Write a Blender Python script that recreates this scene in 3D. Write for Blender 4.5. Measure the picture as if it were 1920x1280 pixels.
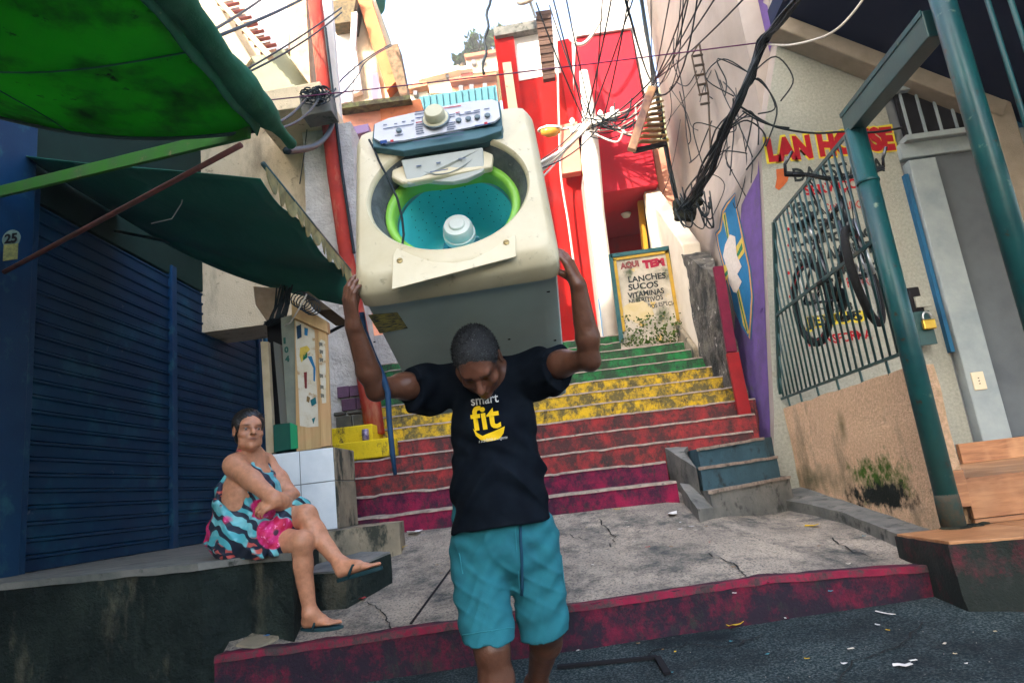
import bpy, bmesh, math, random
import numpy as np
from mathutils import Vector, Matrix, noise
from mathutils.bvhtree import BVHTree
random.seed(7)
for o in list(bpy.data.objects): bpy.data.objects.remove(o)
SC = bpy.context.scene
COL = SC.collection
# ------------------------------------------------------------------ camera
FPX, ROLL, PITCH, YAW = 1250.0, math.radians(6.7), math.atan(275 / 1250), math.radians(2.15)
CAM = Vector((0, 0, 0.8))
cr, sr, cp, sp, cy, sy = (math.cos(ROLL), math.sin(ROLL), math.cos(PITCH), math.sin(PITCH), math.cos(YAW), math.sin(YAW))
def _yaw(v): return Vector((v[0] * cy - v[1] * sy, v[0] * sy + v[1] * cy, v[2]))
R0, U0, F0 = _yaw((1, 0, 0)), _yaw((0, -sp, cp)), _yaw((0, cp, sp))
CR = R0 * cr - U0 * sr
CU = R0 * sr + U0 * cr
cd = bpy.data.cameras.new('camera'); cam = bpy.data.objects.new('camera', cd); COL.objects.link(cam)
cd.sensor_width = 36; cd.lens = FPX / 1920 * 36; cd.clip_end = 2000; cd.clip_start = 0.05
M = Matrix((CR, CU, -F0)).transposed().to_4x4(); M.translation = CAM
cam.matrix_world = M
SC.camera = cam
# ------------------------------------------------------------------ sky, sun, exposure
SUN_DIR = Vector((-0.50, -0.70, 0.53)).normalized()      # towards the sun: behind the camera, to the left
elev = math.asin(SUN_DIR.z)
w = bpy.data.worlds.new('World'); SC.world = w; w.use_nodes = True
nt = w.node_tree; bg = nt.nodes['Background']
sk = nt.nodes.new('ShaderNodeTexSky'); sk.sky_type = 'NISHITA'; sk.sun_disc = False
sk.sun_elevation = elev; sk.sun_rotation = math.atan2(SUN_DIR.x, SUN_DIR.y)
sk.air_density = 1.0; sk.dust_density = 4.5; sk.ozone_density = 1.0
nt.links.new(sk.outputs[0], bg.inputs[0]); bg.inputs[1].default_value = 0.15
ld = bpy.data.lights.new('sun', 'SUN'); ld.energy = 2.0; ld.angle = math.radians(0.6); ld.color = (1.0, 0.9, 0.76)
sun = bpy.data.objects.new('sun', ld); COL.objects.link(sun)
sun.rotation_euler = SUN_DIR.to_track_quat('Z', 'Y').to_euler(); sun.location = (-6, -6, 20)
vs = SC.view_settings; vs.view_transform = 'Standard'; vs.look = 'None'; vs.exposure = 2.92; vs.gamma = 1.0
vs.use_curve_mapping = False
SC.render.engine = 'CYCLES'
# ------------------------------------------------------------------ pixel helpers (photo pixels, 1920 x 1280)
def ray(px, py): return (CR * (px - 960) + CU * (640 - py) + F0 * FPX)
def aY(px, py, Y): d = ray(px, py); return CAM + d * (Y / d.y)
def aX(px, py, X): d = ray(px, py); return CAM + d * (X / d.x)
def aZ(px, py, Z): d = ray(px, py); return CAM + d * ((Z - CAM.z) / d.z)
def landz(x, y):
    t = max(0.0, min(1.0, (x - 0.8) / 1.0)); t = t * t * (3 - 2 * t)
    return (0.18 + 0.217 * (y - 3.5)) * (1 - t) + (0.20 + 0.121 * (y - 4.06)) * t
def swz(y): return 0.278 + 0.121 * (y - 4.06)            # narrow sidewalk under the pink wall
def aL(px, py):                                          # on the sloping landing
    d = ray(px, py); lo, hi = 1.5 / d.y, 9.0 / d.y
    for _ in range(50):
        t = (lo + hi) / 2; p = CAM + d * t
        if p.z > landz(p.x, p.y): lo = t
        else: hi = t
    return CAM + d * t
def roadz(x, y): return 0.0 + 0.10 * (y - 3.5) + 0.004 * x
# ------------------------------------------------------------------ materials
def srgb(r, g, b):
    f = lambda c: (c / 255 / 12.92) if c <= 10 else ((c / 255 + 0.055) / 1.055) ** 2.4
    return (f(r), f(g), f(b), 1)
def c4(c): return (c[0], c[1], c[2], 1)
class NT:
    def __init__(s, name):
        s.m = bpy.data.materials.new(name); s.m.use_nodes = True; s.t = s.m.node_tree
        s.b = s.t.nodes['Principled BSDF']; s.pos = None
    def n(s, k, **kw):
        x = s.t.nodes.new(k)
        for a, v in kw.items(): setattr(x, a, v)
        return x
    def l(s, a, b): s.t.links.new(a, b)
    def P(s, obj=False, scale=(1, 1, 1), rot=(0, 0, 0)):
        if obj: o = s.n('ShaderNodeTexCoord').outputs['Object']
        else: o = s.n('ShaderNodeNewGeometry').outputs['Position']
        mp = s.n('ShaderNodeMapping'); mp.inputs['Scale'].default_value = scale; mp.inputs['Rotation'].default_value = rot
        s.l(o, mp.inputs[0]); return mp.outputs[0]
    def noise(s, vec, scale, detail=4, rough=0.6, dist=0.0):
        x = s.n('ShaderNodeTexNoise'); x.inputs['Scale'].default_value = scale; x.inputs['Detail'].default_value = detail
        x.inputs['Roughness'].default_value = rough; x.inputs['Distortion'].default_value = dist
        s.l(vec, x.inputs['Vector']); return x.outputs['Fac']
    def ramp(s, fac, a, b, ca=(0, 0, 0, 1), cb=(1, 1, 1, 1)):
        x = s.n('ShaderNodeValToRGB'); e = x.color_ramp.elements
        e[0].position = a; e[1].position = b; e[0].color = ca; e[1].color = cb
        s.l(fac, x.inputs[0]); return x.outputs[0]
    def mix(s, fac, a, b, mode='MIX'):
        x = s.n('ShaderNodeMix'); x.data_type = 'RGBA'; x.blend_type = mode
        for i, v in ((0, fac), (6, a), (7, b)):
            if isinstance(v, (int, float)): x.inputs[i].default_value = v
            elif isinstance(v, tuple): x.inputs[i].default_value = c4(v)
            else: s.l(v, x.inputs[i])
        return x.outputs[2]
    def bump(s, h, strength, dist=0.01):
        x = s.n('ShaderNodeBump'); x.inputs['Strength'].default_value = strength; x.inputs['Distance'].default_value = dist
        s.l(h, x.inputs['Height']); s.l(x.outputs[0], s.b.inputs['Normal'])
MATS = {}
def pm(name, base, var=None, vscale=6, vr=(0.35, 0.7), rough=0.8, metal=0.0, bump=0.3, bscale=50, bdist=0.006,
       dirt=None, dscale=5, dr=(0.5, 0.62), dstretch=(1, 1, 1), dirt2=None, d2scale=2, d2r=(0.55, 0.65), obj=False, spec=0.14,
       d2stretch=(1, 1, 1), rand=0.0, sss=0.0, nr=.65):
    if name in MATS: return MATS[name]
    k = NT(name); P = k.P(obj)
    c = c4(base)
    if var: c = k.mix(k.ramp(k.noise(P, vscale, 5), *vr), c, c4(var))
    if rand:
        oi = k.n('ShaderNodeObjectInfo'); hs = k.n('ShaderNodeHueSaturation')
        mr = k.n('ShaderNodeMapRange'); mr.inputs['To Min'].default_value = 1 - rand; mr.inputs['To Max'].default_value = 1 + rand
        k.l(oi.outputs['Random'], mr.inputs[0]); k.l(mr.outputs[0], hs.inputs['Value'])
        if isinstance(c, tuple): hs.inputs['Color'].default_value = c
        else: k.l(c, hs.inputs['Color'])
        c = hs.outputs[0]
    if dirt: c = k.mix(k.ramp(k.noise(k.P(obj, dstretch), dscale, 9, nr), *dr), c, c4(dirt))
    if dirt2: c = k.mix(k.ramp(k.noise(k.P(obj, d2stretch), d2scale, 9, nr + .05), *d2r), c, c4(dirt2))
    if isinstance(c, tuple): k.b.inputs['Base Color'].default_value = c
    else: k.l(c, k.b.inputs['Base Color'])
    k.b.inputs['Roughness'].default_value = rough; k.b.inputs['Metallic'].default_value = metal
    k.b.inputs['Specular IOR Level'].default_value = spec
    if sss:
        k.b.inputs['Subsurface Weight'].default_value = sss; k.b.inputs['Subsurface Radius'].default_value = (0.01, 0.004, 0.002)
        k.b.inputs['Subsurface Scale'].default_value = 1.0
    if bump: k.bump(k.noise(P, bscale, 6, 0.65), bump, bdist)
    MATS[name] = k.m; return k.m
# ------------------------------------------------------------------ mesh builder
class MB:
    def __init__(s): s.v = []; s.f = []; s.mi = []
    def add(s, vs, fs, mi=0):
        o = len(s.v); s.v += [tuple(x) for x in vs]
        for q in fs: s.f.append(tuple(i + o for i in q)); s.mi.append(mi)
        return s
    def box(s, lo, hi, mi=0):
        (a, b, c), (d, e, g) = lo, hi
        return s.add([(a, b, c), (d, b, c), (d, e, c), (a, e, c), (a, b, g), (d, b, g), (d, e, g), (a, e, g)],
                     [(0, 3, 2, 1), (4, 5, 6, 7), (0, 1, 5, 4), (1, 2, 6, 5), (2, 3, 7, 6), (3, 0, 4, 7)], mi)
    def hexa(s, b4, t4, mi=0):                          # bottom four ccw seen from above, top four
        return s.add(list(b4) + list(t4), [(0, 3, 2, 1), (4, 5, 6, 7), (0, 1, 5, 4), (1, 2, 6, 5), (2, 3, 7, 6), (3, 0, 4, 7)], mi)
    def beam(s, a, b, w, h, up=(0, 0, 1), mi=0):        # rectangular bar from a to b
        a, b = Vector(a), Vector(b); d = (b - a).normalized(); u = Vector(up); x = d.cross(u).normalized(); u = x.cross(d)
        q = [x * (i * w / 2) + u * (j * h / 2) for i, j in ((-1, -1), (1, -1), (1, 1), (-1, 1))]
        return s.add([a + k for k in q] + [b + k for k in q], [(3, 2, 1, 0), (4, 5, 6, 7), (0, 1, 5, 4), (1, 2, 6, 5), (2, 3, 7, 6), (3, 0, 4, 7)], mi)
    def prism(s, pts, d, mi=0):                         # planar polygon pushed along d
        n = len(pts); d = Vector(d); a = [Vector(p) for p in pts]
        return s.add(a + [p + d for p in a], [tuple(range(n - 1, -1, -1)), tuple(range(n, 2 * n))] +
                     [(i, (i + 1) % n, n + (i + 1) % n, n + i) for i in range(n)], mi)
    def tube(s, pts, r, seg=8, mi=0, closed=False):
        pts = [Vector(p) for p in pts]; n = len(pts)
        rs = r if isinstance(r, (list, tuple)) else [r] * n
        up = Vector((0.13, 0.31, 0.94)); rings = []
        pu = None
        for i, p in enumerate(pts):
            if closed: d = pts[(i + 1) % n] - pts[i - 1]
            else: d = pts[min(i + 1, n - 1)] - pts[max(i - 1, 0)]
            d.normalize()
            if pu is None: x = d.cross(up); x = x.normalized() if x.length > 1e-4 else Vector((1, 0, 0))
            else: x = (pu - d * pu.dot(d)).normalized()
            pu = x; y = d.cross(x)
            rings.append([p + (x * math.cos(2 * math.pi * k / seg) + y * math.sin(2 * math.pi * k / seg)) * rs[i] for k in range(seg)])
        o = len(s.v)
        for q in rings: s.v += [tuple(k) for k in q]
        m = n if closed else n - 1
        for i in range(m):
            for k in range(seg):
                a, b = o + i * seg, o + ((i + 1) % n) * seg
                s.f.append((a + k, a + (k + 1) % seg, b + (k + 1) % seg, b + k)); s.mi.append(mi)
        if not closed:
            s.f.append(tuple(o + k for k in range(seg - 1, -1, -1))); s.mi.append(mi)
            s.f.append(tuple(o + (n - 1) * seg + k for k in range(seg))); s.mi.append(mi)
        return s
    def loft(s, loops, cap0=False, cap1=False, mi=0):   # list of closed loops of equal length
        o = len(s.v); n = len(loops[0])
        for q in loops: s.v += [tuple(k) for k in q]
        for i in range(len(loops) - 1):
            for k in range(n):
                a, b = o + i * n, o + (i + 1) * n
                s.f.append((a + k, a + (k + 1) % n, b + (k + 1) % n, b + k)); s.mi.append(mi)
        if cap0: s.f.append(tuple(o + k for k in range(n - 1, -1, -1))); s.mi.append(mi)
        if cap1: s.f.append(tuple(o + (len(loops) - 1) * n + k for k in range(n))); s.mi.append(mi)
        return s
    def lathe(s, prof, seg=24, o=(0, 0, 0), ax=(0, 0, 1), mi=0):
        ax = Vector(ax).normalized(); x = ax.orthogonal().normalized(); y = ax.cross(x); o = Vector(o)
        return s.loft([[o + ax * z + (x * math.cos(2 * math.pi * k / seg) + y * math.sin(2 * math.pi * k / seg)) * max(r, 1e-4) for k in range(seg)] for r, z in prof], True, True, mi)
    def sheet(s, fn, nu, nv, mi=0):
        o = len(s.v)
        for j in range(nv + 1):
            for i in range(nu + 1): s.v.append(tuple(fn(i / nu, j / nv)))
        for j in range(nv):
            for i in range(nu):
                a = o + j * (nu + 1) + i; s.f.append((a, a + 1, a + nu + 2, a + nu + 1)); s.mi.append(mi)
        return s
    def build(s, name, mats, parent=None, smooth=False, bev=0, mat_world=None):
        me = bpy.data.meshes.new(name); me.from_pydata(s.v, [], s.f)
        if not isinstance(mats, (list, tuple)): mats = [mats]
        for m in mats: me.materials.append(m)
        me.polygons.foreach_set('material_index', s.mi)
        bm = bmesh.new(); bm.from_mesh(me); bmesh.ops.recalc_face_normals(bm, faces=bm.faces); bm.to_mesh(me); bm.free()
        if smooth: me.polygons.foreach_set('use_smooth', [True] * len(me.polygons))
        me.update()
        o = bpy.data.objects.new(name, me); COL.objects.link(o)
        if parent: o.parent = parent
        if mat_world is not None: o.matrix_world = mat_world
        if bev:
            b = o.modifiers.new('bevel', 'BEVEL'); b.width = bev; b.segments = 2; b.limit_method = 'ANGLE'; b.angle_limit = math.radians(40)
        return o
def tag(o, label, cat, group=None):
    o['label'] = label; o['category'] = cat
    if group: o['group'] = group
    return o
def struct(o, kind='structure'): o['kind'] = kind; return o
def thing(name, label, cat, loc=(0, 0, 0), group=None):
    e = bpy.data.objects.new(name, None); COL.objects.link(e); e.location = loc; e.empty_display_size = 0.1
    tag(e, label, cat, group); return e
def par(o, parent):                                      # parent keeping world coordinates (parent has no rotation)
    o.parent = parent; o.location = Vector(o.location) - Vector(parent.location); return o
class Thing:                                             # mesh parts are written in world coordinates and shifted to the base point
    def __init__(s, name, label, cat, loc, group=None):
        s.e = thing(name, label, cat, loc, group); s.loc = Vector(loc)
    def part(s, name, mb, mats, parent=None, **kw):
        p = parent or s.e
        o = mb.build(name, mats, None, **kw)
        o.parent = p
        if p is s.e: o.location = -s.loc
        return o
def rough_mesh(o, amp, scale, cuts=0.12, keep=None):
    """subdivide a mesh until edges are short, then push vertices about with noise"""
    me = o.data; bm = bmesh.new(); bm.from_mesh(me)
    for _ in range(6):
        es = [e for e in bm.edges if e.calc_length() > cuts]
        if not es: break
        bmesh.ops.subdivide_edges(bm, edges=es, cuts=1, use_grid_fill=True)
    bmesh.ops.triangulate(bm, faces=[f for f in bm.faces if len(f.verts) > 4])
    for v in bm.verts:
        n = noise.noise_vector(v.co * scale) * amp + noise.noise_vector(v.co * scale * 3.1) * amp * 0.4
        v.co += n
    bm.to_mesh(me); bm.free(); me.update(); return o
def text_mesh(txt, size, bold=0.0, align='LEFT', shear=0.0, extrude=0.0, space=1.0):
    cu = bpy.data.curves.new('t', 'FONT'); cu.body = txt; cu.size = size; cu.offset = bold; cu.align_x = align
    cu.shear = shear; cu.extrude = extrude; cu.resolution_u = 3; cu.space_character = space
    ob = bpy.data.objects.new('t', cu); COL.objects.link(ob)
    dg = bpy.context.evaluated_depsgraph_get(); me = bpy.data.meshes.new_from_object(ob.evaluated_get(dg))
    bpy.data.objects.remove(ob); bpy.data.curves.remove(cu); return me
def text_on(name, txt, size, mat, origin, ux, uy, parent=None, bold=0.0, fitw=None, fith=None, shear=0.0, jit=0.0, space=1.0, off=0.003):
    """flat lettering laid on a surface; origin = lower left, ux/uy unit vectors in the surface"""
    me = text_mesh(txt, size, bold, shear=shear, space=space)
    xs = [v.co.x for v in me.vertices]; ys = [v.co.y for v in me.vertices]
    x0, x1, y0, y1 = min(xs), max(xs), min(ys), max(ys)
    kx = fitw / (x1 - x0) if fitw else 1.0; ky = fith / (y1 - y0) if fith else (kx if fitw else 1.0)
    o, ux, uy = Vector(origin), Vector(ux), Vector(uy); n = ux.cross(uy).normalized()
    for v in me.vertices:
        a = (v.co.x - x0) * kx; b = (v.co.y - (y0 if fith else 0)) * ky
        if jit: b += jit * math.sin(a * 23 + len(txt)) + jit * 0.6 * math.sin(a * 61)
        v.co = o + ux * a + uy * b + n * off
    me.materials.clear(); me.materials.append(mat); me.name = name
    ob = bpy.data.objects.new(name, me); COL.objects.link(ob)
    if parent: ob.parent = parent
    return ob
# ------------------------------------------------------------------ signed-distance modelling (bodies, cloth, rounded shells)
class SDF:
    def __init__(s, lo, hi, h):
        s.lo = np.array(lo, np.float32); s.h = h; s.n = tuple(int(math.ceil((b - a) / h)) + 1 for a, b in zip(lo, hi))
        s.f = np.full(s.n, 0.5, np.float32)
    def win(s, lo, hi):
        a = [max(0, int((l - o) / s.h)) for l, o in zip(lo, s.lo)]; b = [min(n, int((u - o) / s.h) + 2) for u, o, n in zip(hi, s.lo, s.n)]
        if any(x >= y for x, y in zip(a, b)): return None
        sl = tuple(slice(x, y) for x, y in zip(a, b))
        g = np.meshgrid(*[s.lo[i] + s.h * np.arange(a[i], b[i], dtype=np.float32) for i in range(3)], indexing='ij')
        return sl, g
    def op(s, sl, d, k, sub=False):
        f = s.f[sl]
        if sub:
            hh = np.maximum(k - np.abs(f + d), 0) / max(k, 1e-6); s.f[sl] = np.maximum(f, -d) + hh * hh * k * 0.25; return
        hh = np.maximum(k - np.abs(f - d), 0) / max(k, 1e-6); s.f[sl] = np.minimum(f, d) - hh * hh * k * 0.25
    def cone(s, a, b, ra, rb, k=0.02, sub=False, flat=None):
        a, b = Vector(a), Vector(b); m = max(ra, rb) * 1.1 + k + 2 * s.h + (0.06 if not sub else 0)
        if flat: m += max(ra, rb) * max(0, flat[1] - 1)
        w_ = s.win([min(a[i], b[i]) - m for i in range(3)], [max(a[i], b[i]) + m for i in range(3)])
        if not w_: return s
        sl, (X, Y, Z) = w_; d = b - a; L = max(d.length_squared, 1e-9)
        t = np.clip(((X - a.x) * d.x + (Y - a.y) * d.y + (Z - a.z) * d.z) / L, 0, 1)
        px, py, pz = X - (a.x + d.x * t), Y - (a.y + d.y * t), Z - (a.z + d.z * t)
        if flat:                                          # (axis, scale): section widened along an axis
            ax = Vector(flat[0]).normalized(); q = px * ax.x + py * ax.y + pz * ax.z; c = q * (1 / flat[1] - 1)
            px, py, pz = px + ax.x * c, py + ax.y * c, pz + ax.z * c
        dist = np.sqrt(px * px + py * py + pz * pz) - (ra + (rb - ra) * t)
        s.op(sl, dist, k, sub); return s
    def chain(s, pts, rs, k=0.012, flat=None):
        for i in range(len(pts) - 1): s.cone(pts[i], pts[i + 1], rs[i], rs[i + 1], k, flat=flat)
        return s
    def ell(s, c, r, R=None, k=0.02, sub=False):
        c = Vector(c); m = max(r) * 1.15 + k + 2 * s.h + (0.04 if not sub else 0)
        w_ = s.win([c[i] - m for i in range(3)], [c[i] + m for i in range(3)])
        if not w_: return s
        sl, (X, Y, Z) = w_; X, Y, Z = X - c.x, Y - c.y, Z - c.z
        if R is not None:
            A = R.transposed(); X, Y, Z = (A[0][0] * X + A[0][1] * Y + A[0][2] * Z, A[1][0] * X + A[1][1] * Y + A[1][2] * Z, A[2][0] * X + A[2][1] * Y + A[2][2] * Z)
        q = np.sqrt((X / r[0]) ** 2 + (Y / r[1]) ** 2 + (Z / r[2]) ** 2)
        q2 = np.sqrt((X / r[0] ** 2) ** 2 + (Y / r[1] ** 2) ** 2 + (Z / r[2] ** 2) ** 2)
        s.op(sl, q * (q - 1) / np.maximum(q2, 1e-4), k, sub); return s
    def cut(s, p, n, k=0.004, lo=None, hi=None):          # remove everything on the +n side of the plane (inside an optional box)
        w_ = s.win(lo if lo else s.lo, hi if hi else [s.lo[i] + s.h * s.n[i] for i in range(3)])
        sl, (X, Y, Z) = w_; n = Vector(n).normalized(); p = Vector(p)
        d = (X - p.x) * n.x + (Y - p.y) * n.y + (Z - p.z) * n.z
        s.f[sl] = np.maximum(s.f[sl], d); return s
    def warp(s, fn):
        sl, (X, Y, Z) = s.win(s.lo, [s.lo[i] + s.h * s.n[i] for i in range(3)]); s.f[sl] += fn(X, Y, Z).astype(np.float32); return s
    def mesh(s):
        f = np.pad(s.f, 1, constant_values=0.5); o = s.lo - s.h; ins = f < 0; n = np.array(f.shape) - 1
        cnt = np.zeros(n, np.int8); acc = np.zeros(tuple(n) + (3,), np.float32); ne = np.zeros(n, np.int8)
        cor = [(i, j, k) for i in (0, 1) for j in (0, 1) for k in (0, 1)]
        S = lambda A, c: A[c[0]:c[0] + n[0], c[1]:c[1] + n[1], c[2]:c[2] + n[2]]
        for c in cor: cnt += S(ins, c)
        act = (cnt > 0) & (cnt < 8)
        idx = np.argwhere(act); F = {c: S(f, c)[act] for c in cor}
        ac = np.zeros((len(idx), 3), np.float32); m = np.zeros(len(idx), np.float32)
        for a in cor:
            for ax in range(3):
                if a[ax]: continue
                b = list(a); b[ax] = 1; b = tuple(b); fa, fb = F[a], F[b]; x = (fa < 0) != (fb < 0)
                t = np.where(x, fa / np.where(x, fa - fb, 1), 0)
                p = np.tile(np.array(a, np.float32), (len(idx), 1)); p[:, ax] += t
                ac += p * x[:, None]; m += x
        V = (idx + ac / m[:, None]) * s.h + o
        vid = -np.ones(n, np.int32); vid[act] = np.arange(len(idx)); quads = []
        for ax in range(3):
            u, v = (ax + 1) % 3, (ax + 2) % 3
            sl0 = [slice(1, -1)] * 3; sl1 = [slice(1, -1)] * 3; sl0[ax] = slice(0, -1); sl1[ax] = slice(1, None)
            A, B = ins[tuple(sl0)], ins[tuple(sl1)]; e = np.argwhere(A != B)
            e[:, u] += 1; e[:, v] += 1
            fl = A[A != B]
            q = []
            for du, dv in ((-1, -1), (0, -1), (0, 0), (-1, 0)):
                g = e.copy(); g[:, u] += du; g[:, v] += dv; q.append(vid[g[:, 0], g[:, 1], g[:, 2]])
            q = np.stack(q, 1); q[~fl] = q[~fl][:, ::-1]; quads.append(q)
        return V, np.concatenate(quads)
    def build(s, name, mat, parent=None, colfn=None, smooth_it=2, loc=None):
        V, Q = s.mesh(); me = bpy.data.meshes.new(name)
        if smooth_it:
            E = np.concatenate([Q[:, [0, 1]], Q[:, [1, 2]], Q[:, [2, 3]], Q[:, [3, 0]]]); deg = np.bincount(E.ravel(), minlength=len(V)).astype(np.float32)
            for _ in range(smooth_it):
                sm = np.zeros_like(V)
                for ax in range(3): sm[:, ax] = np.bincount(E[:, 0], V[E[:, 1], ax], len(V)) + np.bincount(E[:, 1], V[E[:, 0], ax], len(V))
                V = V * 0.4 + 0.6 * sm / np.maximum(deg, 1)[:, None]
        W = V - np.array(loc, np.float32) if loc is not None else V
        me.vertices.add(len(V)); me.vertices.foreach_set('co', W.astype(np.float32).ravel())
        me.loops.add(Q.size); me.loops.foreach_set('vertex_index', Q.astype(np.int32).ravel())
        me.polygons.add(len(Q)); me.polygons.foreach_set('loop_start', np.arange(0, Q.size, 4, dtype=np.int32))
        me.polygons.foreach_set('use_smooth', np.ones(len(Q), bool)); me.update(); me.validate()
        if colfn is not None:
            C = colfn(V); a = me.color_attributes.new('Col', 'FLOAT_COLOR', 'POINT')
            a.data.foreach_set('color', np.concatenate([C, np.ones((len(C), 1))], 1).astype(np.float32).ravel())
        me.materials.append(mat); o = bpy.data.objects.new(name, me); COL.objects.link(o)
        if parent: o.parent = parent
        return o
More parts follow.
